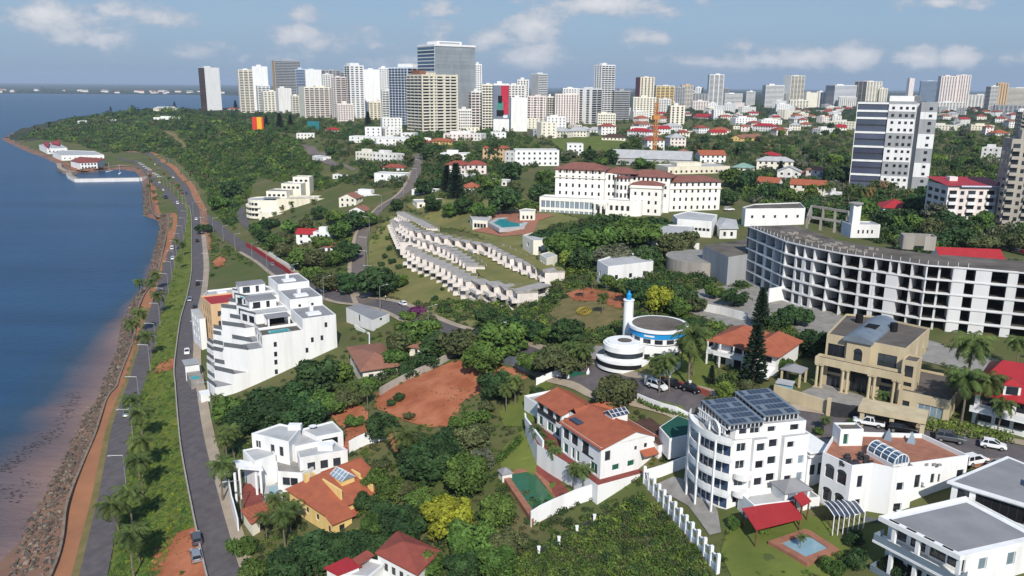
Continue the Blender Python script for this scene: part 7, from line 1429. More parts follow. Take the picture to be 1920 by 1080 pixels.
# ================= plants
def leaves(blobs,per,leaf,seed,up=.25,flat=.6):
    """leaf-sized quads on the shells of many small blobs; returns (verts n*4x3, tone n*4)"""
    r=np.random.default_rng(seed); V_=[];T_=[]
    for (c,R_) in blobs:
        n=per; d=r.normal(size=(n,3)); d[:,2]=d[:,2]*.9+up; d/=np.linalg.norm(d,axis=1)[:,None]
        p=np.array(c)+d*(R_*r.uniform(.72,1.08,(n,1)))*np.array([1,1,.85])
        nm=d+r.normal(size=(n,3))*flat; nm/=np.linalg.norm(nm,axis=1)[:,None]
        a=np.cross(nm,r.normal(size=(n,3))); a/=np.linalg.norm(a,axis=1)[:,None]; b_=np.cross(nm,a); s=leaf*r.uniform(.6,1.3,(n,1))
        q=np.stack([p-a*s-b_*s*.62,p+a*s-b_*s*.62,p+a*s+b_*s*.62,p-a*s+b_*s*.62],1); V_.append(q.reshape(-1,3))
        T_.append(np.repeat(r.uniform(.72,1.3)*r.uniform(.82,1.2,n),4))
    return np.concatenate(V_),np.concatenate(T_)
def quadmesh(name,V_,T_,m):
    n=len(V_)//4; me=bpy.data.meshes.new(name); me.vertices.add(len(V_)); me.vertices.foreach_set('co',V_.astype(np.float32).ravel()); me.loops.add(4*n); me.loops.foreach_set('vertex_index',np.arange(4*n,dtype=np.int32)); me.polygons.add(n); me.polygons.foreach_set('loop_start',np.arange(n,dtype=np.int32)*4); me.polygons.foreach_set('loop_total',np.full(n,4,np.int32)); me.update(calc_edges=True)
    a=me.color_attributes.new('tone','FLOAT_COLOR','POINT'); a.data.foreach_set('color',np.stack([T_,T_,T_,np.ones_like(T_)],1).astype(np.float32).ravel()); me.materials.append(m); return me
def crown_blobs(kind,seed):
    r=random.Random(seed); B=[]
    if kind=='round':
        for i in range(30):
            a=r.uniform(0,6.28); q=math.sqrt(r.random()); z=r.uniform(-1,1); rr=q*math.sqrt(max(0,1-z*z))*.78; B.append(((rr*math.cos(a),rr*math.sin(a)*r.uniform(.85,1),.86+z*.42),r.uniform(.24,.40)))
    elif kind=='spread':
        for i in range(32):
            a=r.uniform(0,6.28); rr=math.sqrt(r.random())*.86; B.append(((rr*math.cos(a),rr*math.sin(a),.80-rr*rr*.28+r.uniform(-.1,.12)),r.uniform(.2,.34)))
    elif kind=='tall':
        for i in range(30):
            z=r.random(); rr=(.62-.42*abs(z-.35))*math.sqrt(r.random()); a=r.uniform(0,6.28); B.append(((rr*math.cos(a)*1.2,rr*math.sin(a)*1.2,.45+z*1.25),r.uniform(.22,.36)))
    elif kind=='bush':
        for i in range(14): a=r.uniform(0,6.28); rr=math.sqrt(r.random())*.62; B.append(((rr*math.cos(a),rr*math.sin(a),.35+r.uniform(0,.4)),r.uniform(.28,.42)))
    elif kind=='lopsided':
        for i in range(30):
            a=r.gauss(.6,1.4); rr=math.sqrt(r.random())*.85; B.append(((rr*math.cos(a),rr*math.sin(a),.7+r.uniform(-.3,.5)*(1-rr*.5)),r.uniform(.22,.38)))
    return B
SHAPE=['round','spread','lopsided','round','tall']; _TM={}
def crown_mesh(v,col,detail):
    k=(v,col,detail)
    if k not in _TM:
        kk=(v,detail)
        if kk not in _TM:
            B=crown_blobs(SHAPE[v] if v<5 else 'bush',100+v); _TM[kk]=leaves(B,{0:34,1:80,2:150}[detail],{0:.115,1:.078,2:.056}[detail],v+7)
        _TM[k]=quadmesh('crown',*_TM[kk],LEAF[col])
    return _TM[k]
def trunk_mesh(v):
    k=('t',v)
    if k not in _TM:
        r=random.Random(v); g=MB(); g.tube([(0,0,-.15),(.02,.01,.2),(.03,-.02,.5),(0,0,.75)],[.075,.06,.05,.03],7)
        for i in range(4): a=i*1.6+r.random(); g.tube([(.02,0,.3+.06*i),(.22*math.cos(a),.22*math.sin(a),.55+.05*i),(.42*math.cos(a),.42*math.sin(a),.8)],[.035,.025,.012],5)
        me=bpy.data.meshes.new('trunk'); me.from_pydata(g.v,[],g.f); me.materials.append(M['bark']); _TM[k]=me
    return _TM[k]
COLN=dict(dark='dark green',mid='mid green',light='bright green',yellow='yellow green',olive='olive green',grey='grey green',magenta='magenta flowering',pine='blackish green')
NT=0
def tree_at(p,R_,col='dark',v=None,detail=1,hs=1.0,noun='tree',group=None,name='broadleaf_tree'):
    global NT
    NT+=1; rr=random.Random(NT*13); v=rr.randrange(5) if v is None else v
    t=thing(name,None,'tree' if noun=='tree' else noun,(p[0],p[1],p[2]-.1),rr.uniform(0,6.28),group or ('trees among the houses' if noun=='tree' else 'garden shrubs')); t.scale=(R_,R_*rr.uniform(.9,1.05),R_*hs)
    if name!='shrub': link('trunk',trunk_mesh(v%5),t)
    link('crown',crown_mesh(v,col,detail),t)
    D_=2*R_; sz='small' if D_<5 else 'large' if D_>9.5 else 'medium'
    shape={0:'round',1:'spreading',2:'lopsided',3:'rounded',4:'upright',5:'bushy'}[v]
    AUTO.append((t,f'{sz} {shape} {COLN[col]} {noun}',noun)); return t
def tree_px(x,y,wpx,col='dark',v=None,hs=1.0,**k):
    p=ground(x,y); return tree_at(p,max(.5,wpx/2*p[1]/FOC*1.02),col,v,2 if p[1]<190 else 1 if p[1]<420 else 0,hs,**k)
TREES=[(700,912,66,'mid',5,.9),(735,940,78,'mid',0,.9),(690,955,60,'dark',2,.8),(715,880,44,'olive',5,.9),(660,905,36,'mid',5,.9),(760,935,60,'olive',3,.85),(790,955,70,'mid',2,.85),(600,738,112,'dark',0,.85),(640,722,60,'mid',3),(530,812,118,'dark',3,.75),(470,805,105,'dark',2,.75),(430,790,85,'mid',0,.7),(575,800,105,'dark',0,.75),(620,775,85,'mid',2,.8),(500,770,95,'dark',1,.8),(560,760,80,'dark',3,.8),(655,765,64,'olive',2,.8),(690,735,50,'mid',0,.8),
(716,825,88,'dark',0,.8),(665,800,40,'mid',2,.8),(748,752,26,'dark',0,.9),(733,762,22,'dark',3,.9),(768,786,24,'olive',2,.9),
(800,905,118,'dark',0,.9),(770,870,90,'dark',3,.9),(838,860,90,'dark',2,.9),(890,850,88,'olive',3,.9),(905,880,70,'grey',0,.8),(872,925,115,'mid',0,.95),(840,1010,128,'yellow',3,.95),(890,1045,120,'mid',2,.9),(930,985,95,'mid',0,.9),(758,1020,118,'dark',0,.9),(958,1035,80,'olive',2,.85),(800,1085,95,'mid',3,.85),(935,1078,100,'mid',0,.85),(722,975,66,'dark',3,.8),(600,1068,130,'dark',0,.8),(540,1090,112,'dark',3,.8),(655,1050,100,'dark',2,.85),(700,1000,66,'mid',0,.8),(870,1090,90,'dark',0),
(932,748,82,'dark',0,.95),(862,805,56,'mid',5,.9),(892,795,60,'mid',5,.9),(915,772,44,'olive',5,.9),(1008,740,30,'dark',5),
(1150,768,108,'olive',0,.85),(1050,702,112,'olive',1,.9),(1005,700,70,'mid',2,.9),(945,672,118,'mid',0,.85),(905,700,95,'mid',3,.8),(868,668,95,'olive',2,.85),(975,640,90,'dark',1,.9),(920,630,80,'dark',3,.9),(780,650,95,'mid',2,.8),(820,672,85,'dark',0,.8),(755,665,75,'olive',3,.8),(742,692,66,'mid',0,.8),(712,700,50,'dark',2,.8),(842,668,70,'mid',5,.8),(800,690,66,'dark',5,.8),(765,707,56,'dark',5,.8),(730,700,50,'mid',5,.8),
(614,548,58,'olive',0,.9),(653,552,56,'dark',0,1),(706,556,88,'dark',0,.85),(745,540,40,'mid',2),(585,530,44,'mid',2),(650,492,58,'dark',0,.9),(622,500,52,'mid',2,.9),(596,505,56,'olive',3,.9),(565,505,60,'mid',0,.9),(540,485,50,'olive',2,.9),(515,470,44,'mid',3,.9),(495,455,36,'dark',0),(530,460,44,'olive',1),(605,470,44,'mid',2),(640,450,52,'mid',3,.9),(668,432,54,'dark',0,.9),(690,425,40,'mid',2),(383,438,32,'dark',1,1),(628,420,40,'mid',2),(598,412,34,'dark',0),(575,436,36,'olive',3),(548,440,40,'mid',2),(505,430,36,'dark',1),(478,440,30,'mid',0),(412,395,40,'mid',2),(436,372,44,'dark',0),
(945,402,78,'dark',0,.9),(905,412,52,'mid',2,.9),(870,402,48,'dark',3,.9),(885,392,40,'olive',0),(960,338,46,'dark',0,1),(1022,352,44,'mid',0),(1012,386,52,'dark',3),(990,402,40,'mid',2),(920,360,44,'mid',2),(965,370,40,'olive',3),(800,350,36,'olive',2),(810,398,40,'dark',3),(845,408,36,'mid',0),(1045,360,30,'dark',2),(930,300,44,'dark',0,1),(800,300,36,'dark',3),(780,285,40,'mid',0),(745,395,30,'dark',0),
(1062,482,86,'mid',1,.9),(1122,486,96,'mid',0,.85),(1185,462,112,'mid',1,.8),(1228,440,70,'dark',1,.8),(1025,458,64,'dark',1,.8),(1150,500,84,'grey',1,.9),(1255,488,72,'olive',3,.9),(1212,505,60,'dark',0),(1090,510,60,'dark',3),(1064,502,44,'light',0,1),(1280,470,56,'olive',2),(1100,455,80,'dark',1,.8),(1150,440,80,'dark',1,.8),
(1235,588,68,'yellow',0,1.05),(1192,568,62,'dark',0,1),(1282,572,54,'dark',2),(1270,598,54,'mid',3),(1302,585,44,'olive',2),(1165,548,40,'mid',2),(1140,540,36,'mid',0),(1066,645,78,'dark',0,.85),(1032,640,40,'mid',2),
(1362,760,56,'light',4,.9),(1395,752,70,'olive',3,.8),(1345,770,58,'olive',5),(1455,620,60,'dark',5),(1490,610,66,'dark',1),(1528,665,84,'dark',0,.8),(1375,575,50,'dark',2),(1340,560,40,'mid',2),(1310,650,60,'mid',2),(1295,630,50,'dark',0),(1470,700,44,'mid',0),(1395,790,50,'olive',5),(1320,780,40,'olive',5),
(1715,405,60,'dark',0,.9),(1800,465,80,'dark',1,.8),(1770,440,70,'dark',3,.8),(1740,470,70,'dark',1,.8),(1840,470,66,'olive',1,.8),(1700,440,60,'mid',2),(1620,410,50,'mid',0),(1660,430,60,'dark',2),(1580,420,50,'dark',0),(1900,520,60,'dark',1),(1905,470,50,'olive',2),(1520,410,50,'dark',3),(1440,380,50,'dark',0),(1480,385,46,'mid',2),(1400,360,50,'dark',3),(1370,350,46,'mid',0),(1360,385,44,'dark',2),(1560,350,50,'dark',0),
(1675,1075,60,'dark',5),(1600,1065,70,'dark',5),(1560,1075,60,'mid',5),(1375,990,36,'mid',5,1.2),(1430,1000,30,'light',5),(1600,1020,50,'dark',5),(1780,880,40,'mid',5),(1600,800,34,'dark',5),(1535,815,30,'mid',5),(783,592,44,'magenta',5,.8),(765,600,40,'mid',5,.8),(800,605,44,'olive',5,.8),(700,1045,70,'dark',2),(480,1085,80,'mid',5),(455,1040,70,'mid',5)]
for t in TREES: tree_px(*t[:3],t[3],*t[4:])
# clipped shrubs on the grass slope below the terraced wing
R0=random.Random(3)
for x,y,w_ in [(800,512,13),(838,512,16),(862,510,18),(885,518,16),(905,528,16),(920,536,14),(790,520,10),(830,545,12),(815,565,18),(842,565,12),(855,552,10),(870,575,12),(888,555,14),(895,572,13),(912,580,14),(905,595,14),(925,550,12),(935,570,12),(865,595,14),(870,540,11),(850,528,11),(780,505,12),(770,495,12),(758,485,14),(730,470,16),(722,485,16),(715,500,16),(735,495,18),(748,505,16),(728,450,14),(742,462,14),(755,470,12),(738,440,12),(1000,575,16),(1020,568,16),(1040,570,16),(1015,590,16),(992,598,14),(1060,560,14)]:
    tree_px(x,y,w_,R0.choice(['dark','mid','dark']),5,1.15,noun='shrub',name='shrub')
# ---- conifers
def pine_mesh(seed,H=1.0):
    r=np.random.default_rng(seed); V_=[];T_=[]; tiers=15
    for i in range(tiers):
        z=.10+.88*i/tiers; R_=.26*(1-z)**.8+.02; nb=7
        for k in range(nb):
            a=2*math.pi*k/nb+i*.5+r.uniform(-.2,.2); 
            for s in np.linspace(.25,1,7):
                c=np.array([math.cos(a)*R_*s,math.sin(a)*R_*s,z+.03*s*s-.02]); 
                for _ in range(3):
                    p=c+r.normal(size=3)*.012; u=np.array([math.cos(a),math.sin(a),.3])*.03*r.uniform(.7,1.3); v=np.cross(u,r.normal(size=3)); v=v/np.linalg.norm(v)*.012
                    V_+=[p-u-v,p+u-v,p+u+v,p-u+v]; T_+=[r.uniform(.7,1.25)]*4
    return np.array(V_),np.array(T_)
pm=[quadmesh('crown',*pine_mesh(s),LEAF['pine']) for s in (1,2)]; g=MB(); g.tube([(0,0,-.05),(0,0,.5),(0,0,.98)],[.02,.014,.003],6); ptr=bpy.data.meshes.new('trunk'); ptr.from_pydata(g.v,[],g.f); ptr.materials.append(M['bark'])
for i,(x,y,hp) in enumerate([(1425,615,82),(1412,720,125),(1333,722,42),(855,372,66),(1175,578,30),(838,360,50),(500,240,22),(525,243,30),(545,240,24),(442,205,16),(328,205,14),(94,243,14),(208,210,10),(628,214,24),(690,236,26),(1105,300,26),(1462,332,30)]):
    p=ground(x,y); hgt=hp*p[1]/FOC*1.05; t=thing('norfolk_pine',None,'tree',(p[0],p[1],p[2]),i*1.3,'conifers'); t.scale=(hgt*(.78 if i<3 else .95),)*2+(hgt,); link('trunk',ptr,t); link('crown',pm[i%2],t); AUTO.append((t,('tall ' if hgt>11 else 'small ')+'dark conical conifer','conifer'))
# ---- palms
def palm_meshes(seed):
    r=random.Random(seed); g=MB(); lean=r.uniform(.1,.9); P=[(lean*(t**1.8),.15*math.sin(t*3),t*7.6) for t in np.linspace(0,1,8)]; P[0]=(0,0,-.5); g.tube(P,[.24,.19,.17,.16,.15,.14,.14,.16],8)
    tm=bpy.data.meshes.new('trunk'); tm.from_pydata(g.v,[],g.f); tm.materials.append(M['palmbark']); top=np.array(P[-1]); V_=[];T_=[]; rr=np.random.default_rng(seed)
    for k in range(26):
        az=2*math.pi*k/26+r.uniform(-.15,.15); e0=[1.1,.65,.2,-.25][k%4]+r.uniform(-.15,.15); L_=r.uniform(3.0,4.0); pts=[]; p=top.copy(); e=e0; 
        for s in range(9): pts.append(p.copy()); d=np.array([math.cos(az)*math.cos(e),math.sin(az)*math.cos(e),math.sin(e)]); p=p+d*L_/8; e-=.20+.02*s
        tn=r.uniform(.75,1.25); sd_=np.array([-math.sin(az),math.cos(az),0])
        for s in range(8):
            a,b_=pts[s],pts[s+1]; w_=.055*(1-s/9); V_+=[a-sd_*w_,b_-sd_*w_,b_+sd_*w_,a+sd_*w_]; T_+=[tn*1.15]*4
            for h_ in (0,.5):
                q=a+(b_-a)*h_; ll=.78*math.sin(math.pi*min(.98,(s+h_+1.2)/9.6))+.12; f=(b_-a)/np.linalg.norm(b_-a)
                for sg in (-1,1):
                    tip=q+sd_*sg*ll*.75+f*ll*.45+np.array([0,0,-ll*r.uniform(.35,.7)]); V_+=[q-f*.10,q+f*.12,tip+f*.045,tip-f*.045]; T_+=[tn*r.uniform(.8,1.2)]*4
    return tm,quadmesh('fronds',np.array(V_),np.array(T_),LEAF['palm']),quadmesh('fronds',np.array(V_),np.array(T_),LEAF['brown'])
PM=[palm_meshes(s) for s in range(4)]
def palm(x,y,hm=8.0,v=None,dry=False):
    p=ground(x,y); i=len(AUTO); t=thing('palm_tree',None,'palm',(p[0],p[1],p[2]),(i*2.4)%6.28,'palms'); v=i%4 if v is None else v; s=hm/9.2; t.scale=(s*1.05,s*1.05,s); link('trunk',PM[v][0],t); link('fronds',PM[v][2 if dry else 1],t)
    AUTO.append((t,('tall ' if hm>10 else 'short ' if hm<6 else 'slender ')+('dry yellow ' if dry else 'green ')+'palm','palm'))
for q in [(228,1020,9),(248,1000,9.5),(252,1085,9),(268,930,9),(262,895,9.5),(270,835,9),(252,800,8.5),(262,1055,7),(285,672,8.5),(250,648,9),(266,628,9),(300,590,8.5),(282,560,8),(296,545,8),(262,556,7.5),(338,505,6),(345,480,7),(330,470,6),(280,360,6),(284,350,6),(288,372,6),(282,340,6),(290,385,6),(335,360,6),(318,345,6),
 (418,940,10),(440,860,8.5),(425,870,8),(408,780,6),(520,985,7),(545,1000,7),(535,1025,8),(500,1010,6),(760,880,9),(745,860,7),(965,762,7.5),(950,775,7),(640,760,6),(660,755,6),(690,765,6),(1010,850,5),(1030,870,5),(1045,885,5.5),(1075,920,5.5),(1095,930,6),(1005,838,5),(1065,690,6.5),(1078,695,6.5),(1090,698,6.5),(1100,692,6),(1055,690,6),(1290,725,13),(1255,735,8),(1235,740,7),(1225,720,6),(1300,705,7),(1275,690,7),(1130,590,6),(1170,570,6),(1110,545,6),(1095,560,5),(1215,545,6),
 (1812,748,13),(1800,800,11),(1830,795,10),(1790,770,8),(1868,815,7),(1880,800,6),(1905,690,7),(1610,395,11),(1555,375,9),(1670,375,9),(1590,380,9),(1640,370,9),(1540,375,8),(1545,815,3.5),(1655,770,4),(515,415,6),(530,405,6),(505,400,6),(545,395,6),(590,398,8),(575,420,6),(520,385,6),(550,410,6),(880,340,7),(785,270,8),(830,262,8),(760,250,8),(740,365,5),(1180,290,9),(700,250,8),(720,245,8),(1500,1030,2.5),(600,440,7),(615,445,6),(470,395,6)]: palm(q[0],q[1],q[2]*(1.15 if q[0]<350 else 1))
for q in [(752,875,7.5),(1620,392,10.5),(1655,372,9)]: palm(*q,dry=True)
# ---- scattered trees on the plateau (largest ones each an object), the rest of the woods as masses
ROADS=[(LOWER,4.2),(UPPER,6.5),(THIRD,6.0),(RIGHTR,5.5)]
def onroad(x,y): return any(np.min(np.hypot(L_[:,0]-x,L_[:,1]-y))<w_ for L_,w_ in ROADS)
def free(x,y,m): return not onroad(x,y) and not blocked(x,y,m)
def inpoly(px,py,P):
    ins=False
    for i in range(len(P)):
        (x1,y1),(x2,y2)=P[i],P[(i+1)%len(P)]
        if (y1>py)!=(y2>py) and px<(x2-x1)*(py-y1)/(y2-y1)+x1: ins=not ins
    return ins
R0=random.Random(5); n=0; BR=sum(1 for o in AUTO if o[0].name.startswith('broadleaf_tree'))
ZONES=[([(1380,250),(1590,240),(1590,345),(1380,300)],30),([(1745,240),(1860,250),(1855,345),(1745,350)],24),([(1050,290),(1310,262),(1380,300),(1240,322),(1050,305)],22),([(600,280),(660,262),(960,280),(940,340),(780,370),(640,330)],26),([(1360,335),(1600,350),(1720,380),(1880,440),(1730,480),(1380,385)],20),([(340,215),(560,220),(600,262),(480,245),(340,226)],22),([(880,345),(1020,350),(1020,395),(880,400)],8)]
for P,c in ZONES:
    k=0; tries=0
    while k<c and BR+n<300 and tries<600:
        tries+=1; x=R0.uniform(min(q[0] for q in P),max(q[0] for q in P)); y=R0.uniform(min(q[1] for q in P),max(q[1] for q in P))
        if not inpoly(x,y,P): continue
        p=ground(x,y); r_=R0.uniform(3.6,6.2)
        if not free(p[0],p[1],r_*.55): continue
        tree_at(p,r_,R0.choices(['dark','mid','olive','grey','light'],[5,3,2,1,.6])[0],None,1 if p[1]<420 else 0,R0.uniform(.8,1.05),group='trees on the plateau'); k+=1; n+=1
CL=[leaves(crown_blobs('bush',50+i),7,.17,60+i,flat=.8) for i in range(6)]; CLF=[leaves([((0,0,.35),.60),((.38,.2,.28),.4),((-.3,.28,.40),.42),((.05,-.38,.32),.4)],26,.105,80+i,flat=.7) for i in range(6)]
def mass(name,label,pts,cols,seed,cat='undergrowth',hz_=(.7,1.1),base=CLF):
    """uncountable growth: leaf clumps spread over the ground as one object, one material slot per leaf colour"""
    r=np.random.default_rng(seed); V_=[[] for _ in cols]; T_=[[] for _ in cols]
    for x,y,z,R_ in pts:
        v,t=base[r.integers(len(base))]; a=r.uniform(0,6.28); c,s=math.cos(a),math.sin(a); q=v*np.array([R_,R_,R_*r.uniform(*hz_)]); q=np.stack([q[:,0]*c-q[:,1]*s+x,q[:,0]*s+q[:,1]*c+y,q[:,2]+z-.1*R_],1); k=r.choice(len(cols),p=cols_w(cols)); V_[k].append(q); T_[k].append((.55+.45*t)*r.uniform(.78,1.22))
    VV=np.concatenate([np.concatenate(v) for v in V_ if v]); TT=np.concatenate([np.concatenate(t) for t in T_ if t]); me=quadmesh(name,VV,TT,LEAF[cols[0][0]]); idx=[]; j=0; me.materials.clear()
    for (c,_),v in zip(cols,V_):
        if v: me.materials.append(LEAF[c]); idx.append(np.full(sum(len(q) for q in v)//4,j)); j+=1
    me.polygons.foreach_set('material_index',np.concatenate(idx).astype(np.int32)); return tag(link(name,me),label,cat,kind='stuff')
def cols_w(c): w_=np.array([q[1] for q in c],float); return w_/w_.sum()
def spread(P,n,rpx=None,rm=None,m=1.0,seed=0,road=True,inner=True,exc=True):
    r=random.Random(seed); out=[]; tries=0; x0,x1=min(q[0] for q in P),max(q[0] for q in P); y0,y1=min(q[1] for q in P),max(q[1] for q in P)
    while len(out)<n and tries<n*5:
        tries+=1; x=r.uniform(x0,x1); y=r.uniform(y0,y1)
        if not inpoly(x,y,P): continue
        p=ground(x,y)
        if p[2]<1.6: continue
        R_=r.uniform(*rpx)*p[1]/FOC if rpx else r.uniform(*rm)
        if road and onroad(p[0],p[1]): continue
        if exc and blocked(p[0],p[1],R_*m): continue
        out.append((*p,R_))
    return out
BL=[(40,262),(60,248),(98,240),(140,226),(200,214),(300,206),(345,206),(400,225),(480,240),(560,262),(610,290),(600,330),(640,345),(600,360),(480,330),(465,372),(445,400),(440,440),(400,395),(385,360),(375,345),(350,318),(330,300),(300,290),(200,286),(140,268),(60,258)]
mass('hillside_shrubbery','dense green shrubbery covering the coastal bluff above the road',spread(BL,5200,rpx=(3.6,8.2),m=.6,seed=1),[('mid',5),('dark',3),('olive',3),('light',2)],1)
mass('hillside_thicket','larger bushes and small trees dotted through the bluff shrubbery',spread(BL,520,rpx=(7,15),m=.4,seed=51),[('mid',4),('dark',5),('olive',2),('light',1)],51,hz_=(.8,1.2))
mass('bank_undergrowth','wild green grass and bushes on bank between the two coast roads',[q for q in spread([(205,1085),(228,940),(249,780),(277,699),(318,530),(346,432),(349,390),(356,400),(357,450),(350,550),(328,680),(329,720),(353,900),(366,985),(330,1005),(300,1085)],3300,rm=(.3,1.1),seed=2,m=0,exc=False,road=False) if np.min(np.hypot(UPPER[:,0]-q[0],UPPER[:,1]-q[1]))>3.3 and np.min(np.hypot(LOWER[:,0]-q[0],LOWER[:,1]-q[1]))>3.1],[('light',6),('mid',3),('olive',2),('yellow',1)],2,hz_=(.4,.9))
GA=[(400,735),(445,745),(660,650),(655,560),(740,590),(1000,690),(1180,735),(1300,770),(1290,850),(1200,905),(1320,1085),(470,1085),(425,980),(392,800)]
mass('garden_undergrowth','mixed garden shrubs and creepers filling gaps between near houses',spread(GA,1500,rm=(.5,1.5),seed=3,m=.9),[('dark',5),('mid',4),('olive',2),('light',1)],3)
mass('wild_thicket','overgrown green thicket in the wild plot beside white arcade wall',spread([(930,1060),(1010,1030),(1100,985),(1200,930),(1225,945),(1310,1040),(1330,1085),(900,1085)],900,rm=(.6,1.7),seed=4,m=.4),[('mid',5),('light',3),('olive',3),('dark',2)],4)
G2=[(450,470),(520,500),(640,545),(680,520),(700,420),(760,370),(1020,360),(1060,420),(1240,430),(1320,480),(1390,530),(1440,600),(1560,640),(1490,680),(1330,740),(1200,700),(1020,660),(760,570),(1030,560),(960,500),(880,400),(740,400),(690,480),(640,430),(480,440)]
mass('mid_undergrowth','shrubs and hedges between the hotels and the hill road',spread(G2,2100,rm=(.8,2.7),seed=5,m=1.0),[('dark',5),('mid',4),('olive',2),('light',1)],5)
G2b=[(1020,430),(1130,400),(1250,425),(1300,480),(1390,520),(1420,600),(1250,570),(1150,530),(1050,505),(1000,470)]
mass('hotel_grove','dense grove of trees and shrubs in front of the grand hotel',spread(G2b,420,rm=(1.6,3.2),seed=15,m=.7),[('dark',5),('mid',4),('olive',2)],15)
G3=[(560,225),(640,235),(900,240),(1040,258),(1300,225),(1600,215),(1920,225),(1920,470),(1850,440),(1740,490),(1540,420),(1400,380),(1360,330),(1050,300),(960,330),(900,390),(780,360),(640,345),(600,290)]
mass('plateau_woods','dark tree canopy filling the plateau between houses',spread(G3,4300,rm=(2.2,4.8),seed=6,m=.75),[('dark',7),('mid',2),('olive',2),('grey',1)],6,cat='woods',hz_=(.9,1.5))
G4=[(340,206),(520,206),(900,205),(1300,196),(1920,190),(1920,228),(1300,228),(900,244),(560,232),(400,226)]
G5=[(384,440),(352,400),(362,385),(400,405),(445,455),(480,490),(470,500),(420,480),(385,545),(378,500)]
mass('roadside_scrub','green scrub on the slope between upper coast road and hill road',spread(G5,260,rm=(.6,2.0),seed=16,m=.6),[('mid',4),('light',3),('dark',2),('olive',2)],16)
G6=[(340,210),(560,212),(620,232),(800,246),(960,250),(960,266),(640,262),(560,252),(470,242),(340,226)]
mass('tower_foot_woods','dark trees massed along the hill edge below skyline towers',spread(G6,620,rm=(2.6,5.4),seed=26,m=.5),[('dark',6),('mid',2),('olive',2)],26,cat='woods',hz_=(1.0,1.7))
mass('far_woods','dark distant tree canopy at the feet of skyline towers',spread(G4,2300,rpx=(2.8,6.0),m=.4,seed=7),[('dark',6),('mid',2),('olive',2)],7,cat='woods',hz_=(.9,1.4))
r_=np.random.default_rng(8); far=[]
for _ in range(1500):
    a=r_.uniform(-.75,.75); d=np.exp(r_.uniform(np.log(2300),np.log(14000))); x,y=d*math.sin(a),d*math.cos(a); z=hz(x,y)
    if z>3: far.append((x,y,z,r_.uniform(5,10)*d/3500))
for _ in range(900):
    x=r_.uniform(-6200,-2100); y=FAR_Y+x*.02+60*math.sin(x/700)+r_.uniform(40,3000); z=hz(x,y)
    if z>1: far.append((x,y,z,r_.uniform(10,22)))
mass('horizon_woods','hazy belt of far woods along the horizon and far shore',far,[('dark',5),('mid',2),('olive',3)],9,cat='woods',hz_=(.35,.7))
R0=random.Random(77)   # pale buildings on the far shore
for i in range(34):
    x=R0.uniform(-5200,-2600); y=FAR_Y+x*.02+R0.uniform(150,1600); z=hz(x,y)
    if z<1: continue
    w_=R0.uniform(25,70); b=Bld('far_house',None,'house',(x,y,z),R0.uniform(-.3,.3),'houses on the far shore'); wc=R0.choice(['white','creamlt','pink']); g=MB(); g.box(0,w_,0,20,-3,R0.uniform(9,16)); b.part('wall',g,wc); g=MB(); g.hip(0,w_,0,20,16,5,2); b.part('roof',g,R0.choice(['tile','rooflight','tile2'])); tag(b.e,'pale speck of a house among woods on the far shore')
bw=[]; rb=random.Random(41)
for nm_,P_ in SHEETS:
    if not any(k in nm_ for k in ('lawn','earth','lot','slope','yard','garden')): continue
    for i in range(len(P_)):
        a,e=P_[i],P_[(i+1)%len(P_)]; Lg=np.linalg.norm(e-a)
        if Lg>150 or a[1]>420: continue
        for _ in range(int(Lg/.75)):
            q=a+(e-a)*rb.random()+np.array([rb.gauss(0,.7),rb.gauss(0,.7)]); R_=rb.choice([.18,.25,.35,.5,.8])
            if not onroad(q[0],q[1]): bw.append((q[0],q[1],0,R_))
    for _ in range(90 if 'lot' in nm_ or 'patch' in nm_ else 0):
        w_=np.array([rb.random() for _ in P_])**3; q=(P_*w_[:,None]).sum(0)/w_.sum(); bw.append((q[0],q[1],0,rb.choice([.1,.15,.2,.3])))
zz_=height(np.array([q[0] for q in bw]),np.array([q[1] for q in bw])); mass('border_weeds','weeds and tufts along the ragged edges of lawns and bare earth',[(q[0],q[1],z+.12,q[3]) for q,z in zip(bw,zz_)],[('olive',4),('mid',3),('light',3),('dark',1)],31)
mass('outskirts_woods','woods and gardens beyond the last houses at inland side',spread([(1925,300),(2300,300),(2300,1000),(1990,1000),(1930,760),(1985,520),(1960,440)],900,rm=(1.6,4.2),seed=61,m=.7),[('dark',5),('mid',4),('olive',2)],61,cat='woods')
# ---- hedges
def hedge(label,P,w_=1.4,h_=1.5,col='mid'):
    W_=[ground(*q) for q in P]; ln=smooth_line([q[:2] for q in W_],.6) if len(P)>2 else np.linspace(W_[0][:2],W_[1][:2],max(3,int(math.dist(W_[0][:2],W_[1][:2])/.6))); z=height(ln[:,0],ln[:,1]); B=[((x,y,zz+h_*k),w_*.55) for (x,y),zz in zip(ln,z) for k in (.3,.75)]; v,t=leaves(B,26,.17,int(P[0][0])); tag(link('hedge',quadmesh('hedge',v,t,LEAF[col])),label,'hedge')
hedge('clipped bright green street hedge in front of bright red roofed house',[(1735,806),(1790,815),(1840,824),(1890,832)],1.8,2.2,'light')
hedge('long clipped hedge between lawn and green swimming pool of terracotta roofed villa',[(935,868),(960,845),(975,830)],1.3,1.4); hedge('low hedge along foot of green swimming pool',[(1005,958),(1030,955),(1060,945),(1085,938)],1.0,1.0,'dark')
hedge('rounded thick hedge under the lower end of terraced hotel wing',[(1040,522),(1070,516),(1095,515)],3,2.4,'light'); hedge('mown hedge along white wall on hill street',[(1200,755),(1240,772),(1290,786)],1.0,.8,'mid')
hedge('dark hedge dividing red earth lot from the hip roofed house',[(700,724),(752,694),(803,668),(842,652)],2.2,2.0,'dark'); hedge('hedge along red pavement of red roofed villa lane',[(475,425),(500,440)],2.5,2.0,'mid')
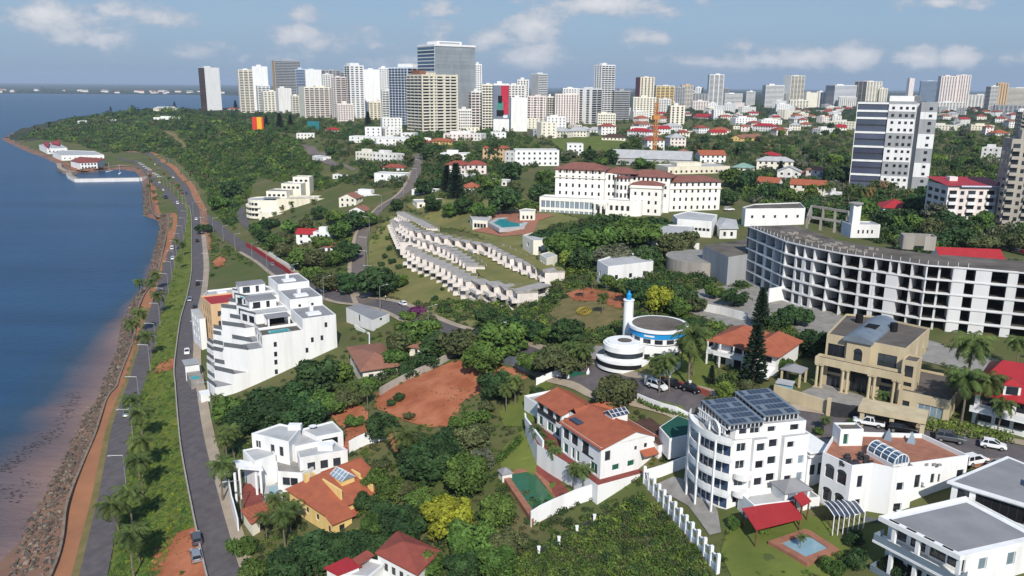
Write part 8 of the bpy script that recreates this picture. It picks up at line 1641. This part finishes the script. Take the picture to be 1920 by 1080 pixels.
# ================= vehicles
def car_proto(kind,paint_):
    """half a dozen parts: body, cabin glass, roof, four wheels (tyre, rim), lamps; x is forward"""
    root=bpy.data.objects.new(kind,None); COL.objects.link(root)
    L_,W_,H_,prof,cab=dict(
     hatchback=(3.9,1.7,1.48,[(-1.95,.35),(-1.93,.85),(-1.75,.98),(.85,.98),(1.75,.82),(1.95,.62),(1.95,.32)],[(-1.72,.98),(-1.45,1.44),(.05,1.48),(.95,.98)]),
     sedan=(4.4,1.75,1.45,[(-2.2,.35),(-2.2,.85),(-2.05,.98),(.95,.95),(1.95,.80),(2.2,.62),(2.2,.32)],[(-1.5,.97),(-.9,1.40),(.2,1.45),(1.1,.95)]),
     suv=(4.6,1.85,1.75,[(-2.3,.42),(-2.3,1.0),(-2.2,1.12),(.95,1.12),(2.05,1.0),(2.3,.8),(2.3,.42)],[(-2.2,1.12),(-2.0,1.70),(.1,1.75),(1.05,1.12)]),
     pickup=(5.2,1.85,1.75,[(-2.6,.5),(-2.6,1.08),(-.9,1.08),(1.2,1.08),(2.4,.98),(2.6,.8),(2.6,.45)],[(-.85,1.08),(-.7,1.70),(.5,1.75),(1.25,1.08)]),
     van=(4.8,1.9,2.0,[(-2.4,.4),(-2.4,1.1),(1.4,1.1),(2.2,1.0),(2.4,.75),(2.4,.4)],[(-2.38,1.1),(-2.3,1.95),(1.0,2.0),(1.75,1.08)]),
     bus=(9.5,2.4,3.0,[(-4.7,.5),(-4.7,1.5),(4.6,1.5),(4.7,1.2),(4.7,.5)],[(-4.68,1.5),(-4.6,2.85),(4.3,2.9),(4.58,1.5)]))[kind]
    def loft(P,w0,w1,zlo,zhi):
        g=MB(); n=len(P); f=lambda z:w0+(w1-w0)*max(0,min(1,(z-zlo)/(zhi-zlo))); vs=[(x,-f(z)/2,z) for x,z in P]+[(x,f(z)/2,z) for x,z in P]; g.add(vs,[(i,(i+1)%n,n+(i+1)%n,n+i) for i in range(n)]+[tuple(range(n))[::-1],tuple(range(n,2*n))]); return g
    o=loft(prof,W_,W_*.94,.5,1.1).build('body',paint_,root); bv=o.modifiers.new('b','BEVEL'); bv.width=.08; bv.segments=2
    zb=cab[0][1]; zt=cab[2][1]; o=loft(cab,W_*.93,W_*.74,zb,zt).build('cabin_glass',M['carglass'],root)
    g=MB(); x0,x1=cab[1][0],cab[2][0]; w_=W_*.74/2; g.box(x0-.02,x1+.03,-w_-.01,w_+.01,min(cab[1][1],cab[2][1])-.03,zt+.03)
    for sgn in (-1,1):
        for (a,e) in ((cab[0],cab[1]),(cab[3],cab[2])): g.beam((a[0],sgn*W_*.93/2,a[1]),(e[0],sgn*w_,e[1]),.09)
        m_=(cab[1][0]+cab[2][0])/2-.1; g.beam((m_-.05,sgn*W_*.93/2,zb),(m_,sgn*w_,zt),.1)
    g.build('roof',paint_,root)
    if kind=='pickup': g=MB(); g.box(-2.5,-.95,-.78,.78,.92,1.09); g.build('load_bed',M['metald'],root)
    r_=.33 if kind not in('suv','pickup','bus') else .40
    wm=MB(); k=14; vs=[(r_*math.cos(2*math.pi*i/k),y,r_*math.sin(2*math.pi*i/k)) for y in (-.11,.11) for i in range(k)]; wm.add(vs,[(i,(i+1)%k,k+(i+1)%k,k+i) for i in range(k)]+[tuple(range(k))[::-1],tuple(range(k,2*k))]); rm_=MB(); q=r_*.62; rm_.add([(q*math.cos(2*math.pi*i/10),y,q*math.sin(2*math.pi*i/10)) for y in (-.125,.125) for i in range(10)],[tuple(range(10)),tuple(range(19,9,-1))])
    first=None
    for x in (-L_*.31,L_*.31):
        for y in (-W_/2+.08,W_/2-.08):
            if first is None: a=wm.build('wheel',M['rubber'],root); e=rm_.build('rim',M['rim'],a); first=(a,e)
            else: a=first[0].copy(); COL.objects.link(a); e=first[1].copy(); COL.objects.link(e); e.parent=a
            a.location=(x,y,r_)
    zl=prof[-2][1]+.06; lm=MB(); lm.box(-.04,.03,-.18,.18,-.07,.07)
    for y in (-W_*.36,W_*.36):
        o=lm.build('headlight',M['lampglass'],root); o.location=(L_/2-.02,y,zl)
        o=lm.build('tail_light',M['tail'],root); o.location=(-L_/2+.01,y,zl+.12)
    return root
CP={}
def car(kind,col,x,y,head,label=None,look=None,line=None,grp='cars'):
    if (kind,col) not in CP: o=car_proto(kind,CARP[col]); CP[(kind,col)]=o
    else: o=copy_tree(CP[(kind,col)])
    p=ground(x,y)
    if line is not None:
        i=int(np.argmin(np.hypot(line[:,0]-p[0],line[:,1]-p[1]))); d=line[min(i+2,len(line)-1)]-line[max(i-2,0)]; a=math.atan2(d[1],d[0])+(math.pi if head<0 else 0)
    else: a=math.radians(head)
    z=hz(p[0],p[1])+.24; o.location=(p[0],p[1],z); o.rotation_euler=(0,0,a)
    nm={'hatchback':'hatchback_car','sedan':'sedan_car','suv':'off_road_car','pickup':'pickup_truck','van':'van','bus':'bus'}[kind]; o.name=nm; cat={'pickup':'pickup','van':'van','bus':'bus'}.get(kind,'car'); tag(o,label,cat,grp)
    if not label: AUTO.append((o,look or f'{col} {dict(hatchback="hatchback",sedan="sedan",suv="off road car").get(kind,kind)}',cat))
car('suv','grey',369,1017,1,'dark grey off road car parked at roadside on bare red earth, farther of two',line=UPPER); car('suv','silver',368,1049,1,'silver blue off road car parked at roadside on bare red earth, nearer of two',line=UPPER)
car('hatchback','white',351,664,-1,'white hatchback driving toward us on upper coast road below stepped white apartments',line=UPPER); car('van','white',375,719,1,'white van parked on sandy pavement at foot of stepped white apartments',line=UPPER)
for x,y,c,k,hd in [(356,565,'silver','hatchback',-1),(366,579,'black','hatchback',1),(371,535,'black','sedan',1),(370,454,'black','suv',1),(368,413,'white','hatchback',-1),(350,364,'blue','suv',-1),(325,334,'white','sedan',-1)]: car(k,c,x,y,hd,None,f'{c} {"off road car" if k=="suv" else k} on upper coast road',UPPER)
for x,y,c,k,hd in [(323,468,'white','van',1),(324,487,'white','hatchback',-1),(238,780,'silver','hatchback',-1),(310,372,'blue','bus',1),(333,383,'white','van',-1),(306,358,'white','sedan',1),(299,344,'white','sedan',-1),(290,334,'silver','sedan',1)]: car(k,c,x,y,hd,None,f'{c} {k} on lower coast road',LOWER)
car('suv','white',1233,731,1,'white off road car on hill street in front of dark red street wall',line=THIRD); car('sedan','black',1262,726,1,'black car parked against white and dark red street wall',line=THIRD); car('hatchback','black',1297,736,1,'black hatchback parked under the end of dark red street wall',line=THIRD)
car('pickup','white',1628,800,-1,'white pickup parked before sandstone carport',line=THIRD); car('suv','black',1690,812,1,'black car parked inside street edge beside sandstone carport',line=THIRD); car('suv','grey',1780,830,1,'grey off road car parked by bright green street hedge',line=THIRD); car('hatchback','white',1861,842,1,'white hatchback parked on earth verge at inland end of hill street',line=THIRD); car('suv','white',1826,872,20,'white off road car half hidden behind the building with glass vault'); car('sedan','silver',1875,880,20,'silver car by shrubs behind the grey roofed modern villa')
car('hatchback','blue',1150,672,30,'dark blue car on paved drive of round white building'); car('sedan','black',1130,678,60,'black car at gate of round white building'); car('hatchback','white',755,573,-1,'white hatchback at junction below grass slope',line=THIRD); car('hatchback','silver',510,499,-1,'silver hatchback coming down hill road beside red painted wall',line=THIRD); car('suv','white',1367,396,10,'white off road car beside inland wing of grand hotel'); car('sedan','red',630,546,1,'red car parked under street trees at hill road junction',line=THIRD); car('sedan','black',640,549,1,'black car parked under street trees at hill road junction',line=THIRD); car('van','white',605,548,-1,'white van parked behind stepped white apartments on hill road',line=THIRD)
R0=random.Random(12)
for i in range(9): car(R0.choice(['sedan','suv','hatchback']),R0.choice(['white','silver','black','grey','red']),1852+i*9,462+i*2.2,100,None,'parked car in inland car park',grp='parked cars')
for i in range(10): car(R0.choice(['sedan','van','hatchback']),R0.choice(['white','white','silver']),258+i*4.5,304+i*3.2,60,None,'pale car parked beside clubhouse harbour',grp='parked cars')
for i in range(8): car(R0.choice(['sedan','hatchback']),R0.choice(['white','silver','red']),282+i*8.5,300+i*9,1,None,'small parked car along cliff foot',UPPER+np.array([4.,1.]),grp='parked cars')
# delivery truck
p=ground(968,652); i=int(np.argmin(np.hypot(THIRD[:,0]-p[0],THIRD[:,1]-p[1]))); d=THIRD[i+2]-THIRD[i-2]
t=thing('delivery_truck','white box delivery truck on hill street between leafy trees','truck',(p[0],p[1],hz(p[0],p[1])+.24),math.atan2(d[1],d[0])); g=MB(); g.box(-3.4,1.2,-1.15,1.15,.9,3.3); g.build('cargo_box',M['white'],t); g=MB(); g.prism([(1.35,-1.05),(3.0,-1.05),(3.0,1.05),(1.35,1.05)],.55,2.3); g.build('cab',M['white'],t); g=MB(); g.box(3.0,3.03,-.95,.95,1.4,2.15); g.box(1.9,2.8,-1.08,-1.055,1.4,2.1); g.build('windscreen',M['carglass'],t); g=MB(); g.box(-3.4,1.4,-.5,.5,.5,.88); g.build('chassis',M['metald'],t)
for x in (-2.3,2.1):
    for y in (-.95,.95): g=MB(); g.tube([(x,y-.15,.45),(x,y+.15,.45)],.45,14); g.build('wheel',M['rubber'],t)
# ================= street lamps
LP=None
def lamp(p,ang,hgt=9.0,arm=2.6,look='grey street lamp'):
    global LP
    if LP is None:
        LP=thing('street_lamp',None,'street lamp',tuple(p),ang,'street lamps'); g=MB(); g.tube([(0,0,-.3),(0,0,9)],[.13,.07],7); g.build('pole',M['metal'],LP); g=MB(); g.tube([(0,0,8.9),(2.6,0,9.25)],.055,6); g.build('arm',M['metal'],LP); g=MB(); g.box(2.3,3.1,-.16,.16,9.16,9.34); g.build('lamp_head',M['rooflight'],LP); o=LP
    else: o=copy_tree(LP,tuple(p),ang)
    o['group']='street lamps'; o['category']='street lamp'; o.scale=(1,1,hgt/9); AUTO.append((o,look,'street lamp'))
def lamps_along(line,off_,s0,s1,stepm,side,look):
    cum=np.concatenate([[0],np.cumsum(np.linalg.norm(np.diff(line,axis=0),axis=1))])
    for s in np.arange(s0,min(s1,cum[-1]),stepm):
        x=np.interp(s,cum,line[:,0]); y=np.interp(s,cum,line[:,1]); x2=np.interp(s+1,cum,line[:,0]); y2=np.interp(s+1,cum,line[:,1]); d=np.array([x2-x,y2-y]); d/=np.linalg.norm(d); n_=np.array([d[1],-d[0]]); q=np.array([x,y])+n_*off_; lamp((q[0],q[1],hz(*q)),math.atan2(-n_[1]*np.sign(off_),-n_[0]*np.sign(off_)),look=look)
lamps_along(LOWER,3.4,38,700,27,1,'grey lamp on lower coast road'); lamps_along(UPPER,5.6,22,900,62,1,'grey lamp on upper coast road'); lamps_along(THIRD,5.2,30,460,38,1,'grey lamp on hill road'); lamps_along(RIGHTR,3.6,20,300,34,1,'grey lamp on garden road')
for i,(x,y) in enumerate([(1252,302),(1500,300),(1540,320),(1300,225),(1780,310),(885,250),(548,300),(610,300)]): lamp(ground(x,y),i*1.1,11,look='tall grey lamp among plateau trees')
lamp(ground(1345,355),.4,10,look='tall grey lamp among plateau trees')
# ================= people by the road
def person(x,y,shirt,trs,ang,label):
    p=ground(x,y); t=thing('person',label,'person',(p[0],p[1],hz(p[0],p[1])+.25),ang); me=bpy.data.meshes.new('body'); V_=[(0,0,.95),(0,0,1.25),(0,0,1.47),(0,0,1.56),(0,.02,1.68),(.1,0,.9),(.11,.06,.5),(.12,.0,.05),(.12,.12,.03),(-.1,0,.9),(-.11,-.06,.5),(-.12,-.1,.06),(-.12,.02,.03),(.2,0,1.42),(.26,.02,1.15),(.27,.1,.9),(-.2,0,1.42),(-.26,0,1.15),(-.27,.08,.9)]
    me.from_pydata(V_,[(0,1),(1,2),(2,3),(3,4),(0,5),(5,6),(6,7),(7,8),(0,9),(9,10),(10,11),(11,12),(2,13),(13,14),(14,15),(2,16),(16,17),(17,18)],[]); o=link('body',me,t); sk=o.modifiers.new('skin','SKIN'); rad=[.15,.16,.13,.06,.11,.09,.065,.05,.045,.09,.065,.05,.045,.06,.045,.04,.06,.045,.04]
    for v,r_ in zip(me.skin_vertices[0].data,rad): v.radius=(r_,r_)
    me.skin_vertices[0].data[0].use_root=True; o.modifiers.new('s','SUBSURF').levels=1; me.materials.append(M['wood'])
    g=MB(); g.tube([(0,0,.98),(0,0,1.2),(0,0,1.46)],[.185,.20,.16],10); g.build('shirt',mat('shirt_'+shirt,dict(white=(.7,.7,.7),red=(.4,.05,.05),blue=(.06,.12,.3))[shirt]),t); g=MB()
    for s in (-1,1): g.tube([(s*.1,0,.97),(s*.115,s*.06,.5),(s*.12,s*-.03,.12)],[.115,.085,.07],8)
    g.build('trousers',mat('trousers_'+trs,dict(dark=(.03,.03,.04),khaki=(.22,.17,.11))[trs]),t); g=MB(); g.tube([(0,.0,1.66),(0,-.01,1.76),(0,-.01,1.81)],[.115,.11,.05],8); g.build('hair',M['dark'],t)
person(723,563,'white','dark',.5,'person in white shirt walking at road junction, sea side of pair'); person(733,562,'red','dark',2.0,'person in red shirt walking at road junction, inland side of pair')
# ================= rock armour below the sea wall
rm=[]
for s in range(5):
    bm=bmesh.new(); bmesh.ops.create_icosphere(bm,subdivisions=2,radius=.5); r=random.Random(s); ax=[(Vector((r.gauss(0,1),r.gauss(0,1),r.gauss(0,1))).normalized(),r.uniform(.22,.4)) for _ in range(9)]
    for v in bm.verts:
        for n_,h_ in ax:
            k=v.co.dot(n_)-h_
            if k>0: v.co-=n_*k
        v.co=Vector((v.co.x*1.25,v.co.y*.95,v.co.z*.8))
    me=bpy.data.meshes.new('boulder'); bm.to_mesh(me); bm.free(); rm.append(me)
for i,(c1,c2) in enumerate((((.17,.135,.11),(.085,.068,.056)),((.115,.095,.082),(.06,.05,.044)),((.25,.205,.16),(.13,.105,.082)))): M[f'rock{i}']=mat(['brown_rock','dark_rock','pale_rock'][i],c1,c2,.9,1.4,spec=.2,bump=.05,rnd=.2)
for k,me in enumerate(rm): me.materials.append(M[f'rock{k%3}'])
WL=smooth_line(CO[1:24],1.0); tn=np.gradient(WL,axis=0); tn/=np.linalg.norm(tn,axis=1)[:,None]; nl=np.stack([-tn[:,1],tn[:,0]],1)
RR=random.Random(31); cand=[]
for i in range(len(WL)):
    if WL[i][1]>760: break
    wide=min(1,max(0,(225-WL[i][1])/90)); W_=6.2+2.6*wide
    for _ in range(8 if WL[i][1]<330 else 4):
        o=.9+W_*RR.random(); q=WL[i]+nl[i]*o+np.array([RR.uniform(-.6,.6),RR.uniform(-.6,.6)]); cand.append((q[0],q[1],RR.uniform(.5,1.15)*(1 if RR.random()>.12 else 1.5)))
    if wide>.6 and RR.random()<.35: o=RR.uniform(9,20); q=WL[i]+nl[i]*o; cand.append((q[0],q[1],RR.uniform(.25,.6)))
Z=height(np.array([c[0] for c in cand]),np.array([c[1] for c in cand])); inview=[]
for (x,y,s),z in zip(cand,Z):
    if z<-.6: continue
    px_,py_=proj((x,y,z)); inview.append((s/max(y,1) if -30<px_<1950 and py_<1100 else 0,x,y,z,s))
inview.sort(reverse=True); vb=[]; fb=[]; mi=[]
for k,(q,x,y,z,s) in enumerate(inview):
    me=rm[k%5]
    if k<300 and q>0:
        o=link('boulder',me,None,(x,y,z+.12*s)); o.rotation_euler=(RR.uniform(-.5,.5),RR.uniform(-.5,.5),RR.uniform(0,6.28)); o.scale=(s,s*RR.uniform(.8,1.1),s); tag(o,'rough brown boulder in rock armour below stone sea wall','boulder','boulders below the sea wall')
    else:
        R3=(Matrix.Rotation(RR.uniform(0,6.28),3,'Z')@Matrix.Rotation(RR.uniform(-.6,.6),3,'X'))*s; b0_=len(vb); co=[R3@v.co for v in me.vertices]; vb+=[(c.x+x,c.y+y,c.z+z+.12*s) for c in co]; fb+=[tuple(i+b0_ for i in p.vertices) for p in me.polygons]; mi+=[k%3]*len(me.polygons)
me=bpy.data.meshes.new('rock_armour'); me.from_pydata(vb,[],fb); [me.materials.append(M[f'rock{i}']) for i in range(3)]; me.polygons.foreach_set('material_index',mi); tag(link('rock_armour',me),'bank of brown armour rocks between sea wall and water','rocks',kind='stuff')
# weed and stones on the mud flat
RS=np.random.default_rng(5); pts=[]
SW=[(8,880),(35,858),(62,838),(92,818),(118,785),(135,755),(150,735)]
for _ in range(420):
    t=RS.uniform(0,len(SW)-1.001); i=int(t); f=t-i; x=SW[i][0]*(1-f)+SW[i+1][0]*f+RS.normal()*7; y=SW[i][1]*(1-f)+SW[i+1][1]*f+RS.normal()*6; p=at(x,y,0.); pts.append((p[0],p[1],0,RS.uniform(.08,.38)))
for x0,y0,n_ in ((22,925,60),(55,905,30),(140,668,18),(235,465,4),(242,470,3)):
    for _ in range(n_): p=at(x0+RS.normal()*14,y0+RS.normal()*8,0.); pts.append((p[0],p[1],0,RS.uniform(.08,.4)))
mat('sea_weed',(.055,.040,.034),(.03,.023,.02),.6,1); g=MB()
for x,y,z,s in pts:
    a=RS.uniform(0,6.28); n=7; P=[(x+s*RS.uniform(.6,1.1)*math.cos(a+2*math.pi*i/n)*1.6,y+s*RS.uniform(.5,1.)*math.sin(a+2*math.pi*i/n)) for i in range(n)]; k=len(g.v); h0=hz(x,y); zz=max(h0,-.02); g.add([(*p,zz+.02) for p in P]+[(x,y,zz+.14*s)],[(i,(i+1)%n,n) for i in range(n)])
tag(g.build('seaweed_beds',MATS['sea_weed']),'dark patches of seaweed lying in the muddy shallows','seaweed',kind='stuff')
# small boats of the harbour and poles in the bay
for i,(x,y) in enumerate([(140,318),(205,322),(225,326)]):
    p=at(x,y,0); t=thing('sailing_boat',None,'boat',(p[0],p[1],0),i*.9,'boats in the harbour'); g=MB(); g.add([(-4,-1,.9),(-4,1,.9),(2,1.2,.9),(5,0,1.1),(2,-1.2,.9),(-3.6,-.6,-.3),(-3.6,.6,-.3),(3.6,0,-.3)],[(0,1,2,3,4)[::-1],(0,5,6,1)[::-1],(1,6,7,3,2)[::-1],(4,3,7,5,0)[::-1]]); g.build('hull',M['white'],t); g=MB(); g.tube([(0,0,.8),(0,0,10)],.09,6); g.build('mast',M['frame'],t); AUTO.append((t,'small white sailing boat with bare mast','boat'))
# ================= labels: say which one by what stands next to it
ORD=['','second ','third ','fourth ','fifth ','sixth ','seventh ','eighth ','ninth ','tenth ','eleventh ','twelfth ','thirteenth ','fourteenth ','fifteenth ','sixteenth ','seventeenth ','eighteenth ','nineteenth ','twentieth ']
seen=set(); LM=[]
for q in LAND:
    if q[0] not in seen: seen.add(q[0]); LM.append(q)
LX=np.array([[q[1],q[2]] for q in LM]); bag={}
bpy.context.view_layer.update()
for o,look,noun in AUTO:
    x,y=o.location.x,o.location.y; d=np.hypot(LX[:,0]-x,(LX[:,1]-y)); i=int(np.argmin(d)); dx,dy=x-LX[i,0],y-LX[i,1]
    rel='seaward of' if dx<-abs(dy) else 'inland of' if dx>abs(dy) else 'behind' if dy>0 else 'in front of'
    bag.setdefault((look,rel,LM[i][0]),[]).append((d[i],o))
for (look,rel,lm),L_ in bag.items():
    L_.sort(key=lambda q:q[0])
    for k,(d,o) in enumerate(L_):
        
        pre='' if len(L_)==1 else f'{ORD[k] if k<20 else ORD[19]}closest '; t_=f'{pre}{look} {rel} {lm}'
        if len(t_.split())>16: t_=f'{pre}{look} {rel} the '+' '.join(lm.split()[-2:])
        o['label']=' '.join(t_.split()[:16])
# ================= the air
g=MB(); g.box(-40000,40000,-300,58000,-8,320); hz_o=g.build('haze',None); hm=bpy.data.materials.new('haze_air'); hm.use_nodes=True; nt=hm.node_tree; nt.nodes.clear(); o=nt.nodes.new('ShaderNodeOutputMaterial'); pv=nt.nodes.new('ShaderNodeVolumePrincipled'); pv.inputs['Color'].default_value=(.62,.76,.95,1); pv.inputs['Density'].default_value=HAZE if 'HAZE' in globals() else 5.5e-5; pv.inputs['Anisotropy'].default_value=.0; nt.links.new(pv.outputs[0],o.inputs['Volume']); hz_o.data.materials.append(hm); tag(hz_o,'thin blue haze over the bay and the far city','haze',kind='stuff')
